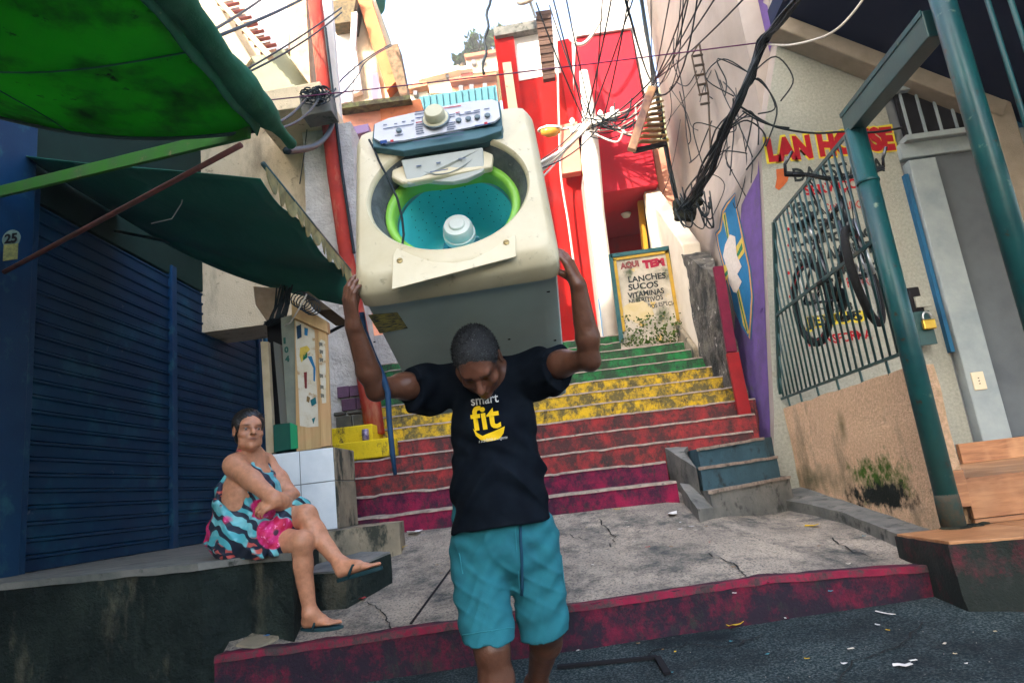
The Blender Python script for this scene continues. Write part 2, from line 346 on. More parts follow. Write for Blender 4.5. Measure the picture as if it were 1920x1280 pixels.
# ================================================================== MATERIALS
G = dict(
 asphalt=pm('asphalt', (.014, .036, .042), (.13, .16, .16), 95, (.46, .62), .8, bump=1.0, bscale=90, bdist=.03, dirt=(.012, .018, .022), dscale=1.6, dr=(.42, .66), dirt2=(.28, .29, .27), d2scale=70, d2r=(.63, .69)),
 landing=pm('landing_concrete', (.50, .43, .345), (.27, .24, .20), 2.0, (.36, .66), .9, bump=1.0, bscale=55, bdist=.03, dirt=(.09, .09, .085), dscale=75, dr=(.50, .62), dirt2=(.06, .07, .07), d2scale=2.6, d2r=(.47, .64), nr=.75),
 conc=pm('grey_concrete', (.19, .185, .165), (.085, .092, .088), 4, (.35, .7), .9, bump=.6, bscale=60, bdist=.01, dirt=(.05, .055, .05), dscale=9, dr=(.54, .66)),
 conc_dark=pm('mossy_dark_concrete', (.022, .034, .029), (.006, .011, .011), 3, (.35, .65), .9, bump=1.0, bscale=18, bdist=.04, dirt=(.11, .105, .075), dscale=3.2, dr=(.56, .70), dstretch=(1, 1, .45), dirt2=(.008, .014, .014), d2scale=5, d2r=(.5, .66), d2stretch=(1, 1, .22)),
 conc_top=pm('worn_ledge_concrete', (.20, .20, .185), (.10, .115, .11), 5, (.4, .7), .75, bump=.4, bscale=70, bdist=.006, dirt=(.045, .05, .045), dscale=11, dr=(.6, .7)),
 conc_yel=pm('sandy_concrete', (.30, .25, .17), (.17, .15, .11), 5, (.35, .7), .9, bump=.6, bscale=50, bdist=.01, dirt=(.04, .045, .035), dscale=7, dr=(.52, .62), dstretch=(1, 1, .5)),
 tread=pm('worn_tread_concrete', (.31, .25, .20), (.15, .12, .10), 14, (.4, .7), .9, bump=.5, bscale=80, bdist=.006, dirt=(.10, .09, .08), dscale=20, dr=(.55, .68)),
 pinkwall=pm('pink_stucco', (.90, .62, .40), (.68, .45, .27), 48, (.36, .64), .95, bump=1.0, bscale=75, bdist=.03, dirt=(.20, .15, .09), dscale=2.6, dr=(.56, .78), dstretch=(1, 1, .5)),
 cream=pm('cream_stucco', (.66, .55, .38), (.52, .42, .28), 2, (.3, .7), .95, bump=.8, bscale=60, bdist=.01, dirt=(.30, .25, .17), dscale=3, dr=(.50, .68), dstretch=(1, 1, .35), dirt2=(.16, .13, .09), d2scale=8, d2r=(.60, .70)),
 whitewall=pm('off_white_plaster', (.34, .295, .26), (.26, .225, .20), 1.5, (.35, .7), .95, bump=.35, bscale=90, bdist=.006, dirt=(.30, .26, .23), dscale=3, dr=(.6, .8), dstretch=(1, 1, .35)),
 lanwall=pm('grainy_white_plaster', (.37, .38, .325), (.27, .28, .24), 40, (.35, .7), .95, bump=1.0, bscale=110, bdist=.01, dirt=(.24, .23, .18), dscale=5, dr=(.6, .8)),
 purple=pm('purple_paint', (.13, .075, .25), (.09, .06, .16), 5, (.35, .7), .85, bump=.5, bscale=110, bdist=.006, dirt=(.10, .09, .11), dscale=9, dr=(.58, .7)),
 plaster=pm('rough_grey_plaster', (.56, .54, .51), (.40, .385, .365), 6, (.35, .7), .95, bump=1.0, bscale=28, bdist=.03, dirt=(.55, .52, .47), dscale=14, dr=(.58, .68)),
 navy=pm('navy_soffit', (.008, .014, .045), (.012, .02, .05), 3, (.35, .7), .7, bump=.2, dirt=(.2, .22, .25), dscale=18, dr=(.74, .78)),
 beam=pm('beige_beam', (.34, .29, .23), (.26, .225, .175), 6, (.35, .7), .9, bump=.7, bscale=90, bdist=.008),
 green_metal=pm('teal_painted_steel', (.006, .068, .07), (.004, .042, .05), 4, (.4, .7), .35, bump=.15, bscale=40, dirt=(.16, .22, .16), dscale=11, dr=(.62, .72), dirt2=(.05, .025, .012), d2scale=16, d2r=(.62, .69), spec=.3),
 green_dark=pm('dark_teal_steel', (.008, .05, .052), (.012, .065, .065), 8, (.4, .7), .45, bump=.15, bscale=60, dirt=(.15, .2, .12), dscale=14, dr=(.66, .76), spec=.5),
 blue_sh=pm('blue_shutter_paint', (.001, .036, .09), (.001, .022, .066), 2.4, (.3, .7), .65, bump=.12, bscale=60, dirt=(.01, .085, .14), dscale=2.2, dr=(.55, .75), dirt2=(.22, .24, .25), d2scale=4, d2r=(.66, .76), d2stretch=(1, 1, 1.6), spec=.15),
 blue_p=pm('blue_pillar_paint', (.003, .03, .085), (.005, .045, .11), 3, (.3, .7), .6, bump=.3, bscale=60, dirt=(.02, .10, .14), dscale=5, dr=(.56, .7)),
 dkgreen=pm('dark_green_fascia', (.004, .020, .017), (.007, .03, .024), 3, (.3, .7), .8, bump=.3),
 tarp_green=pm('bright_green_tarp', (.008, .36, .004), (.025, .50, .008), 1.2, (.35, .65), .75, bump=.25, bscale=20, bdist=.01, dirt=(.005, .07, .006), dscale=3, dr=(.50, .72), dirt2=(.003, .016, .006), d2scale=7, d2r=(.61, .68)),
 tarp_edge=pm('dark_green_canvas', (.012, .10, .05), (.03, .16, .09), 5, (.35, .7), .8, bump=.6, bscale=60, bdist=.006, dirt=(.3, .33, .2), dscale=14, dr=(.66, .78)),
 tarp_dark=pm('dark_green_tarp', (.012, .105, .08), (.02, .15, .11), 1.6, (.35, .65), .6, bump=.4, bscale=9, bdist=.02, dirt=(.03, .12, .10), dscale=3, dr=(.6, .8)),
 fringe=pm('faded_yellow_fringe', (.42, .36, .16), (.22, .22, .12), 14, (.35, .7), .9, bump=.5, bscale=60),
 rust_rod=pm('rusty_red_rod', (.17, .06, .055), (.08, .05, .05), 12, (.4, .7), .6, bump=.2),
 tile=pm('white_glazed_tile', (.78, .84, .88), (.68, .75, .79), 7, (.35, .7), .25, bump=.03, spec=.5, dirt=(.35, .36, .36), dscale=30, dr=(.7, .78)),
 grout=pm('grey_grout', (.23, .25, .26), rough=.9, bump=.3),
 woodtile=pm('x', (.5, .5, .5)),
 redpaint=pm('red_wall_paint', (.36, .010, .008), (.27, .008, .008), 1.6, (.35, .7), .95, spec=.1, bump=.35, bscale=60, dirt=(.16, .02, .02), dscale=3, dr=(.52, .72), dstretch=(1, 1, .4)),
 pinkred=pm('pinkish_red_paint', (.40, .018, .032), (.34, .02, .03), 2, (.35, .7), .95, spec=.1, dirt=(.28, .03, .035), dscale=4, dr=(.55, .75), dstretch=(1, 1, .3), bump=.35, bscale=60),
 peach=pm('peach_plaster', (.60, .28, .19), (.55, .24, .16), 3, (.35, .7), .9, bump=.4, bscale=60, dirt=(.36, .18, .13), dscale=4, dr=(.6, .75)),
 orange=pm('orange_plaster', (.52, .17, .07), (.42, .14, .06), 3, (.35, .7), .9, bump=.4, bscale=40, dirt=(.2, .08, .04), dscale=5, dr=(.58, .72)),
 white=pm('white_paint', (.72, .70, .66), (.62, .60, .56), 4, (.35, .7), .85, bump=.2),
 redtile=pm('terracotta', (.24, .055, .032), (.14, .035, .025), 9, (.35, .7), .8, bump=.5, bscale=60, rand=.25),
 black=pm('black_rubber', (.012, .015, .017), rough=.6, bump=.1),
 cable=pm('black_cable', (.010, .016, .020), (.02, .03, .035), 30, (.4, .7), .5, bump=0),
 cablew=pm('pale_cable', (.62, .58, .52), (.5, .46, .40), 30, (.4, .7), .6, bump=0),
 redpipe=pm('red_pipe_paint', (.36, .035, .022), (.24, .025, .02), 5, (.35, .7), .8, bump=.3, dirt=(.42, .17, .11), dscale=5, dr=(.52, .68), dstretch=(1, 1, .3)),
 bluep=pm('blue_wall_paint', (.02, .12, .24), (.02, .09, .18), 6, (.35, .7), .8, bump=.3),
 bluestep=pm('grey_blue_paint', (.055, .115, .145), (.04, .08, .10), 4, (.35, .7), .85, bump=.6, bscale=60, bdist=.008, dirt=(.03, .045, .05), dscale=7, dr=(.54, .66)),
 dark=pm('dark_void', (.012, .012, .014), rough=.9, bump=0),
 steel=pm('zinc_steel', (.45, .46, .47), rough=.35, metal=.9, bump=.1),
)
def translucent(m, col, f):
    t = m.node_tree; out = t.nodes['Material Output']; b = t.nodes['Principled BSDF']; tr = t.nodes.new('ShaderNodeBsdfTranslucent'); mx = t.nodes.new('ShaderNodeMixShader'); mu = t.nodes.new('ShaderNodeMix'); mu.data_type = 'RGBA'; mu.blend_type = 'MULTIPLY'; mu.inputs[0].default_value = 1
    t.links.new(b.inputs['Base Color'].links[0].from_socket, mu.inputs[6]); mu.inputs[7].default_value = c4(col); t.links.new(mu.outputs[2], tr.inputs[0]); mx.inputs[0].default_value = f
    t.links.new(b.outputs[0], mx.inputs[1]); t.links.new(tr.outputs[0], mx.inputs[2]); t.links.new(mx.outputs[0], out.inputs[0])
translucent(G['tarp_green'], (1, 1.0, 1), .35); translucent(G['fringe'], (1, 1, 1), .3)
def paint(name, col, col2, wear, wr=(.52, .62), ws=7):
    return pm(name, col, col2, 9, (.35, .7), .8, bump=.6, bscale=70, bdist=.008, dirt=wear, dscale=ws, dr=wr, dstretch=(1, 1, .9), dirt2=(.025, .03, .028), d2scale=5, d2r=(.53, .63), d2stretch=(1.5, 1, .7), nr=.8)
PC = paint('crimson_step_paint', (.26, .010, .05), (.17, .012, .045), (.04, .012, .03), (.40, .56), 4)
PR = paint('red_step_paint', (.36, .035, .035), (.24, .03, .035), (.065, .03, .03), (.40, .56), 5)
PY = paint('yellow_step_paint', (.62, .40, .018), (.52, .33, .02), (.12, .10, .04), (.43, .55), 8)
PYC = paint('clean_yellow_paint', (.66, .48, .012), (.58, .42, .012), (.30, .22, .02), (.66, .75))
PG = paint('green_step_paint', (.012, .18, .045), (.03, .17, .06), (.03, .055, .03), (.42, .56), 6)
PK = paint('crimson_kerb_paint', (.17, .010, .032), (.10, .010, .03), (.020, .014, .024), (.36, .52), 5)
PKE = paint('crimson_edge_paint', (.24, .012, .042), (.13, .012, .03), (.06, .04, .042), (.46, .58), 8)
def woodmat(name, axis, base=(.42, .19, .075), dark=(.22, .085, .03)):
    k = NT(name); sc = [14, 14, 14]; sc[axis] = 1.3
    f = k.noise(k.P(False, tuple(sc)), 2.2, 8, .7, .6)
    c = k.mix(k.ramp(f, .36, .66), c4(dark), c4(base)); c = k.mix(k.ramp(k.noise(k.P(False), 2.5, 3), .45, .7), c, (.55, .30, .14))
    k.l(c, k.b.inputs['Base Color']); k.b.inputs['Roughness'].default_value = .45; k.bump(f, .12, .004); return k.m
G['woodtile'] = woodmat('wood_look_tile', 0)
G['wood_y'] = woodmat('pale_plywood', 2, (.55, .38, .17), (.40, .25, .10))
G['wood_b'] = woodmat('brown_board', 2, (.20, .085, .06), (.10, .045, .03))

# ================================================================== GROUND
def grid_obj(name, mat, poly, zfn, h, amp, thick=0.0):
    """planar polygon in XY cut into a fine grid and lifted to zfn with some unevenness"""
    bm = bmesh.new(); vs = [bm.verts.new((x, y, 0)) for x, y in poly]; bm.faces.new(vs)
    xs = [p[0] for p in poly]; ys = [p[1] for p in poly]
    for ax, lo, hi in ((0, min(xs), max(xs)), (1, min(ys), max(ys))):
        t = lo + h
        while t < hi - 1e-4:
            co = [0, 0, 0]; co[ax] = t; no = [0, 0, 0]; no[ax] = 1
            bmesh.ops.bisect_plane(bm, geom=bm.verts[:] + bm.edges[:] + bm.faces[:], plane_co=co, plane_no=no, dist=1e-5); t += h
    for v in bm.verts:
        v.co.z = zfn(v.co.x, v.co.y) + amp * (noise.noise((v.co.x * 2.1, v.co.y * 2.1, 0)) + .5 * noise.noise((v.co.x * 7, v.co.y * 7, 3)))
    me = bpy.data.meshes.new(name); bm.to_mesh(me); bm.free(); me.materials.append(mat)
    me.polygons.foreach_set('use_smooth', [True] * len(me.polygons))
    o = bpy.data.objects.new(name, me); COL.objects.link(o); return o
road = struct(grid_obj('road', G['asphalt'], [(-16, -16), (16, -16), (16, 3.9), (-16, 3.9)], roadz, .4, .008))
K = [aZ(667, 1275, roadz(-1.06, 3.4)), aZ(1048, 1224, 0), aZ(1743, 1131, .02)]
kx = [-1.74, -1.06, -.08, 1.0, 1.86]; ky = [3.37, 3.40, 3.49, 3.60, 3.70]
landing = struct(grid_obj('landing', G['landing'], [(x, y + .10) for x, y in zip(kx, ky)] + [(2.6, 3.82), (2.6, 6.3), (1.0, 6.3), (.95, 5.6), (-2.2, 5.6), (-2.2, 4.2), (-1.78, 3.63)], landz, .16, .006))
mb = MB()
for i in range(4):
    a, b = (kx[i], ky[i]), (kx[i + 1], ky[i + 1])
    def q(p, w, z): return (p[0] - .0, p[1] + w, z)
    za, zb = landz(a[0], a[1] + .1) + .006, landz(b[0], b[1] + .1) + .006
    mb.hexa([q(a, 0, -.2), q(b, 0, -.2), q(b, .14, -.2), q(a, .14, -.2)], [q(a, .012, za), q(b, .012, zb), q(b, .14, zb), q(a, .14, za)])
kerb = mb.build('kerb', PK); rough_mesh(kerb, .006, 6, .08); struct(kerb)
mb = MB()
for i in range(4):
    a, b = (kx[i], ky[i]), (kx[i + 1], ky[i + 1]); za, zb = landz(a[0], a[1] + .1) + .006, landz(b[0], b[1] + .1) + .006
    mb.hexa([(a[0], a[1] + .004, za - .028), (b[0], b[1] + .004, zb - .028), (b[0], b[1] + .04, zb - .02), (a[0], a[1] + .04, za - .02)], [(a[0], a[1] + .010, za + .003), (b[0], b[1] + .010, zb + .003), (b[0], b[1] + .045, zb + .004), (a[0], a[1] + .045, za + .004)])
ke = mb.build('painted_edge', PKE, kerb); rough_mesh(ke, .005, 9, .05)
# worn concrete strip beside the ledge wall
strip_pts = [aL(438, 1212), aL(482, 1222), aL(600, 1150), aL(560, 1128)]
mb = MB(); mb.hexa([Vector((p.x, p.y, p.z - .4)) for p in strip_pts], [p + Vector((0, 0, .012)) for p in strip_pts])
o = mb.build('kerb', G['conc_yel'], bev=.02); rough_mesh(o, .006, 7, .06); struct(o)
# joint line in the landing and the manhole frame in the road
mb = MB(); a, b = aL(770, 1170), aL(850, 1062)
mb.beam(a + Vector((0, 0, .004)), b + Vector((0, 0, .006)), .012, .004)
struct(mb.build('landing_joint', G['dark'], landing))
pts = [aZ(1048, 1275, -.07), aZ(1235, 1248, -.05), aZ(1256, 1290, -.09)]
mb = MB()
for i in range(2):
    a, b = pts[i], pts[i + 1]; a.z = roadz(a.x, a.y) + .008; b.z = roadz(b.x, b.y) + .008; mb.beam(a, b, .03, .012)
mb.build('manhole_groove', G['dark'], road)

# cracks in the landing and the road
crk = pm('crack_shadow', (.02, .022, .022), rough=1, bump=0); random.seed(19)
for (pts, surf) in (([(930, 1000), (985, 1010), (1050, 1002), (1110, 1015)], landing), ([(1330, 1040), (1380, 1060), (1400, 1085), (1450, 1094)], landing), ([(1560, 1010), (1600, 1035), (1660, 1042)], landing), ([(690, 1130), (720, 1150), (735, 1185)], landing), ([(1120, 975), (1150, 1005), (1145, 1030)], landing), ([(1200, 1240), (1290, 1222), (1370, 1226), (1440, 1205)], road), ([(1560, 1275), (1600, 1240), (1690, 1215), (1740, 1180)], road)):
    mb = MB(); P_ = []
    for k in range(len(pts) - 1):
        for t in range(7): x = pts[k][0] + (pts[k + 1][0] - pts[k][0]) * t / 7 + random.gauss(0, 2.4); y = pts[k][1] + (pts[k + 1][1] - pts[k][1]) * t / 7 + random.gauss(0, 1.4); p = aL(x, y) if surf is landing else aZ(x, y, -.04); p.z = (landz(p.x, p.y) if surf is landing else roadz(p.x, p.y)) + .007; P_.append(p)
    for k in range(len(P_) - 1):
        w_ = random.uniform(.002, .006); d_ = (P_[k + 1] - P_[k]); s_ = Vector((-d_.y, d_.x, 0)).normalized() * w_; mb.add([P_[k] - s_, P_[k] + s_, P_[k + 1] + s_, P_[k + 1] - s_], [(0, 1, 2, 3)])
    mb.build('crack', crk, surf)
# raised sidewalk along the pink wall
sw = [(1.76, 5.95), (1.79, 5.69), (1.90, 5.3), (1.96, 4.92), (1.955, 4.5), (1.94, 4.11), (1.90, 3.8), (1.84, 3.62), (2.2, 3.62), (2.2, 6.2)]; n = len(sw)
mb = MB(); mb.add([(x, y, swz(y) - .3) for x, y in sw] + [(x, y, swz(y)) for x, y in sw],
   [tuple(range(n - 1, -1, -1)), tuple(range(n, 2 * n))] + [(i, (i + 1) % n, n + (i + 1) % n, n + i) for i in range(n)])
o = mb.build('sidewalk', G['conc'], bev=.0); rough_mesh(o, .008, 4, .07); struct(o)
# platform base at the right, crimson and black
mb = MB(); zt = .30
mb.hexa([(1.84, 3.42, -.3), (3.9, 2.6, -.3), (3.9, 3.98, -.3), (1.84, 3.98, -.3)], [(1.84, 3.46, zt), (3.9, 2.62, zt), (3.9, 3.98, zt), (1.84, 3.98, zt)])
o = mb.build('platform_base', paint('crimson_black_base', (.13, .012, .028), (.03, .034, .03), (.016, .022, .02), (.34, .48), 4)); rough_mesh(o, .014, 4, .09); struct(o)

# ================================================================== STAIRS
ST = Thing('staircase', 'wide concrete stairway painted in crimson, red, yellow and green bands', 'stairs', (0, 5.3, .55))
for i in range(1, 14):
    y0 = 5.3 + .333 * (i - 1) + random.uniform(-.012, .012); z1 = .55 + .17 * i; x0, x1 = -2.35, 2.05
    if i <= 2: x1 = .93
    if i == 3: x1 = 1.78
    if i == 4: x1 = 1.92
    m = PC if i <= 2 else PR if i <= 5 else PY if i <= 8 else PG
    mb = MB(); y1 = y0 + .36; z0 = z1 - .34
    # profile with a rounded nosing, lofted along x in short pieces
    prof = [(0, z0 - z1), (0.006, -.03), (0.0, -.018), (.008, -.006), (.024, 0.0), (.36, .004), (.36, z0 - z1)]
    n = 110; loops = []
    for j in range(n + 1):
        x = x0 + (x1 - x0) * j / n; q = []
        for a, b in prof:
            e = .030 * max(0, noise.noise((x * 3.3, i * 11.7, 4)) - .28) + .008 * noise.noise((x * 1.7, i * 3.1, 0)) + .006 * noise.noise((x * 6, i * 7.3, 5)); z_e = -.030 * max(0, noise.noise((x * 3.3, i * 11.7, 4)) - .28) - .02 * max(0, noise.noise((x * 9, i * 4.7, 8)) - .3) + .006 * noise.noise((x * 1.1, i * 5.7, 9)) + .004 * noise.noise((x * 8, i * 2.7, 2))
            yy = y0 + a + (e if a < .1 else 0) + .012 * (x - .5) * 0
            q.append((x, yy, z1 + b + (z_e if b > -.1 else 0)))
        loops.append(q)
    base = len(mb.v)
    for q in loops: mb.v += q
    L = len(prof)
    for j in range(n):
        for k in range(L):
            a, b = base + j * L + k, base + j * L + (k + 1) % L
            mb.f.append((a, b, b + L, a + L)); mb.mi.append(1 if k in (2, 3, 4) else 0)
    mb.f.append(tuple(base + k for k in range(L))); mb.mi.append(0); mb.f.append(tuple(base + n * L + k for k in range(L - 1, -1, -1))); mb.mi.append(0)
    o = ST.part('step', mb, [m, G['tread']])
for (l, r, Yf, z0, z1) in ((618, 700, 6.62, 1.42, 1.60), (624, 740, 6.5, 1.25, 1.43)):   # clean yellow blocks at the left end
    a, b = aY(l, 830, Yf), aY(r, 830, Yf); mb = MB(); mb.box((a.x, Yf, z0), (b.x, Yf + .5, z1)); o = ST.part('yellow_block', mb, PYC, bev=.012)
a, b = aY(636, 952, 5.27), aY(660, 952, 5.27); mb = MB(); mb.box((a.x - .1, 5.2, .5), (b.x, 5.36, .90)); ST.part('red_block', mb, PR, bev=.01)
# side steps in grey blue
SS = Thing('side_steps', 'short flight of grey-blue concrete steps beside the big stairway', 'steps', (1.4, 4.7, .45))
def blk(name, pl, pr, py, yf, yb, z0, z1, mat, xr=None, bev=.015):
    a, b = aY(pl, py, yf), aY(pr, py, yf); mb = MB(); mb.box((a.x, yf, z0), (xr or b.x, yb, z1)); o = SS.part(name, mb, mat, bev=bev); rough_mesh(o, .006, 5, .09); return o
a, b = aL(1312, 979), aL(1466, 958); c = aL(1266, 925)
mb = MB(); T = Vector((0, 0, .085)); q = [a, b, Vector((2.0, 6.1, .42)), Vector((c.x, 5.3, c.z))]
mb.hexa([p - Vector((0, 0, .25)) for p in q], [p + T for p in q]); o = SS.part('base_slab', mb, G['conc'], bev=.0); rough_mesh(o, .008, 5, .09)
for (l, yl_, r, yr_, m_) in (((1331, 920), 4.88, (1479, 892), 5.68, G['conc']), ((1312, 876), 5.08, (1455, 855), 5.76, G['bluestep']), ((1308, 841), 5.40, (1430, 820), 5.96, G['bluestep'])):
    FL, FR_ = aY(l[0], l[1], yl_), aY(r[0], r[1], yr_); mb = MB(); BLk, BRk = Vector((FL.x, 6.12, FL.z)), Vector((max(FR_.x, 1.98), 6.16, FR_.z))
    dn_ = lambda p: Vector((p.x, p.y, .3)); mb.hexa([dn_(FL), dn_(FR_), dn_(BRk), dn_(BLk)], [FL, FR_, BRk, BLk]); o = SS.part('step', mb, m_); rough_mesh(o, .007, 5, .08)
    mb = MB(); mb.beam(FL + Vector((0, -.004, -.008)), FR_ + Vector((0, -.004, -.008)), .03, .022); q_ = mb.build('worn_nosing', G['tread'], o); rough_mesh(q_, .005, 9, .06)
a, b = aY(1306, 880, 5.12), aY(1257, 870, 5.75)
mb = MB(); mb.hexa([(a.x, 5.12, .42), (a.x + .03, 5.6, .42), (b.x + .25, 6.1, .5), (b.x, 5.9, .5)], [(a.x, 5.12, .80), (a.x + .03, 5.6, .955), (b.x + .25, 6.1, 1.0), (b.x, 5.9, 1.0)])
o = SS.part('wing_wall', mb, G['conc'], bev=.01); rough_mesh(o, .006, 5, .09)

# ================================================================== LEFT LEDGE AND SHOP
LG = Thing('ledge_wall', 'low mossy concrete ledge in front of the blue shutters', 'ledge', (-2.6, 4.0, 0))
e = [aZ(-60, 1101, .6), aZ(31, 1094, .6), aZ(219, 1075, .6), aZ(375, 1059, .6), aZ(470, 1046, .6), aZ(548, 1040, .6)]
e[0] = Vector((-4.1, 3.95, .6)); top = e + [Vector((-1.62, 4.7, .6)), Vector((-1.9, 5.6, .6)), Vector((-3.98, 9.2, .6)), Vector((-4.1, 9.2, .6))]
n = len(top); mb = MB(); bot = [Vector((p.x + .0, p.y - (.02 if i < 6 else 0), -.1)) for i, p in enumerate(top)]
mb.add(bot + [p - Vector((0, 0, .012)) for p in top], [tuple(range(n - 1, -1, -1)), tuple(range(n, 2 * n))] + [(i, (i + 1) % n, n + (i + 1) % n, n + i) for i in range(n)])
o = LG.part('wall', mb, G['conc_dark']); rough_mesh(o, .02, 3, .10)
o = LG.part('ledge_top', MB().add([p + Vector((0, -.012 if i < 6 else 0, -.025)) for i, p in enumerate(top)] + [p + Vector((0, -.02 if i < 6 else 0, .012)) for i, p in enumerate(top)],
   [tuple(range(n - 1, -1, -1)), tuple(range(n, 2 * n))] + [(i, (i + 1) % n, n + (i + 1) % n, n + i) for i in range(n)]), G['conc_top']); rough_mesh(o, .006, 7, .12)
B1 = Thing('concrete_step', 'dark wedge-shaped concrete step beside the seated woman', 'step', (-1.2, 4.1, .3))
p1, p2 = aL(650, 1140), aL(736, 1092); l1 = aL(560, 1150)
mb = MB(); zt1, zt2 = .455, .50
q = [(p1.x, p1.y, .1), (p2.x, p2.y, .1), (p2.x - .28, p2.y + .35, .1), (l1.x - .15, l1.y + .35, .1), (l1.x - .05, l1.y + .02, .1)]
t = [(p1.x, p1.y, zt1), (p2.x, p2.y, zt2), (p2.x - .28, p2.y + .35, zt2), (l1.x - .15, l1.y + .35, zt1), (l1.x - .05, l1.y + .02, zt1)]
mb.add(q + t, [(4, 3, 2, 1, 0), (5, 6, 7, 8, 9)] + [(i, (i + 1) % 5, 5 + (i + 1) % 5, 5 + i) for i in range(5)])
o = B1.part('block', mb, G['conc_dark'], bev=.0); rough_mesh(o, .008, 5, .07)
mb = MB(); mb.add([(x, y, z + .002) for x, y, z in t] + [(x, y, z + .014) for x, y, z in t], [(4, 3, 2, 1, 0), (5, 6, 7, 8, 9)] + [(i, (i + 1) % 5, 5 + (i + 1) % 5, 5 + i) for i in range(5)])
o = B1.part('worn_top', mb, G['conc_top']); rough_mesh(o, .004, 6, .07)
B2 = Thing('concrete_slab', 'sandy concrete slab carrying the white tiled pillar', 'slab', (-1.5, 4.7, .4))
p1, p2 = Vector((-1.75, 4.28, 0)), Vector((aY(750, 1000, 4.76).x, 4.76, 0))
mb = MB(); q = [(p1.x, p1.y), (p2.x, p2.y), (p2.x - .02, 5.0), (-1.5, 5.3), (-2.25, 5.3), (-2.2, 4.3)]
mb.add([(x, y, .3) for x, y in q] + [(x, y, .668) for x, y in q], [tuple(range(5, -1, -1)), tuple(range(6, 12))] + [(i, (i + 1) % 6, 6 + (i + 1) % 6, 6 + i) for i in range(6)])
o = B2.part('slab', mb, G['conc_yel'], bev=.0); rough_mesh(o, .006, 6, .08)
# tiled pillar
TP = Thing('tiled_pillar', 'square pillar faced with large white tiles under the wooden kiosk', 'pillar', (-1.8, 5.0, .67))
xl, xr = -2.08, aY(632, 920, 4.8).x; yp = 4.8
mb = MB(); mb.box((xl, yp, .66), (xr - .012, 5.28, 1.245)); TP.part('core', mb, G['grout'])
zs = [.67, 1.005, 1.245]; xs = [xl + .005, -1.808, xr - .008]
for r in range(2):
    for c in range(2):
        mb = MB(); mb.box((xs[c] + .003, yp - .010, zs[r] + .003), (xs[c + 1] - .003, yp - .001, zs[r + 1] - .003)); TP.part('tile', mb, G['tile'], bev=.003)
    mb = MB(); mb.box((xr - .0115, yp, zs[r] + .003), (xr, 5.27, zs[r + 1] - .003)); TP.part('tile', mb, G['conc_yel'], bev=.003)
# shutters ---------------------------------------------------------------
XS = -3.9
SH = Thing('roller_shutter', 'dark blue corrugated metal shop shutter in two panels', 'shutter', (XS, 6.8, .6))
slat = MB(); pr = [(0, 0), (.012, .006), (.012, .085), (.03, .095), (.03, .110), (.0, .118), (-.006, .118), (-.006, 0)]
def slatmesh(L):
    m = MB(); m.loft([[(x, 0, z) for x, z in pr], [(x, L, z) for x, z in pr]], True, True); return m
proto = {}
for (ya, yb) in ((4.80, 6.70), (6.80, 8.86)):
    proto = None; k = 0; z = .615
    while z < 3.44:
        if proto is None:
            proto = slatmesh(yb - ya).build('slat', G['blue_sh'], SH.e); o = proto
        else: o = proto.copy(); COL.objects.link(o)
        o.location = Vector((XS + random.uniform(-.003, .003), ya, z)) - SH.loc; z += .1195; k += 1
for (ya, yb, nm) in ((4.70, 4.80, 'side_rail'), (6.70, 6.80, 'centre_rail'), (8.86, 8.98, 'side_rail')):
    mb = MB(); mb.box((XS - .04, ya, .60), (XS + .055, yb, 3.6)); SH.part(nm, mb, G['blue_p'], bev=.008)
BL = Thing('corner_shop', 'shop front with blue pillar and dark green fascia around the shutters', 'shop', (-4.4, 6.5, .6))
mb = MB(); mb.box((XS - .5, 4.30, -.6), (XS + .10, 4.69, 4.6)); BL.part('pillar', mb, G['blue_p'], bev=.01)
mb = MB(); mb.box((XS - .3, 4.69, 3.50), (XS + .03, 9.1, 6.6)); BL.part('fascia', mb, G['dkgreen'], bev=.01)
mb = MB(); mb.box((-9, -3.0, -.8), (XS - .35, 9.0, 7.2)); BL.part('wall', mb, G['cream'])
mb = MB(); mb.box((XS - .35, 8.98, .6), (XS + .06, 9.3, 3.75)); BL.part('end_wall', mb, G['cream'], bev=.01)
mb = MB(); mb.tube([(XS - .05, 5.0, 4.02), (XS + .1, 6.0, 4.0), (XS + .1, 9.0, 4.0)], .012); BL.part('conduit', mb, G['steel'])
mb = MB(); mb.box((XS - .34, 8.99, .61), (XS + .10, 9.10, 3.3)); BL.part('corner_post', mb, G['bluep'], bev=.01)
# number plate 25 on the pillar, facing the street
s_ = Thing('number_plate', 'round number plate reading 25 on the blue pillar', 'sign', (XS + .11, 4.45, 2.6))
c = aY(22, 448, 4.298); R_ = .068
mb = MB(); mb.lathe([(.0, 0), (R_, 0), (R_, .006), (0, .006)], 28, (c.x, 4.299, c.z), (0, -1, 0)); s_.part('disc', mb, pm('grey_green_plate', (.16, .24, .20), (.1, .16, .14), 20, rough=.6), smooth=False)
o = text_on('numeral', '25', .1, G['dark'], (c.x - .048, 4.2925, c.z - .035), (1, 0, 0), (0, 0, 1), s_.e, bold=.004, fitw=.096, fith=.075); o.location = -s_.loc
a = aY(8, 460, 4.298); b = aY(33, 486, 4.298); mb = MB(); mb.box((a.x, 4.292, b.z), (b.x, 4.299, a.z)); s_.part('yellow_tag', mb, pm('yellow_tag', (.30, .30, .10), (.12, .14, .06), 40, rough=.7))

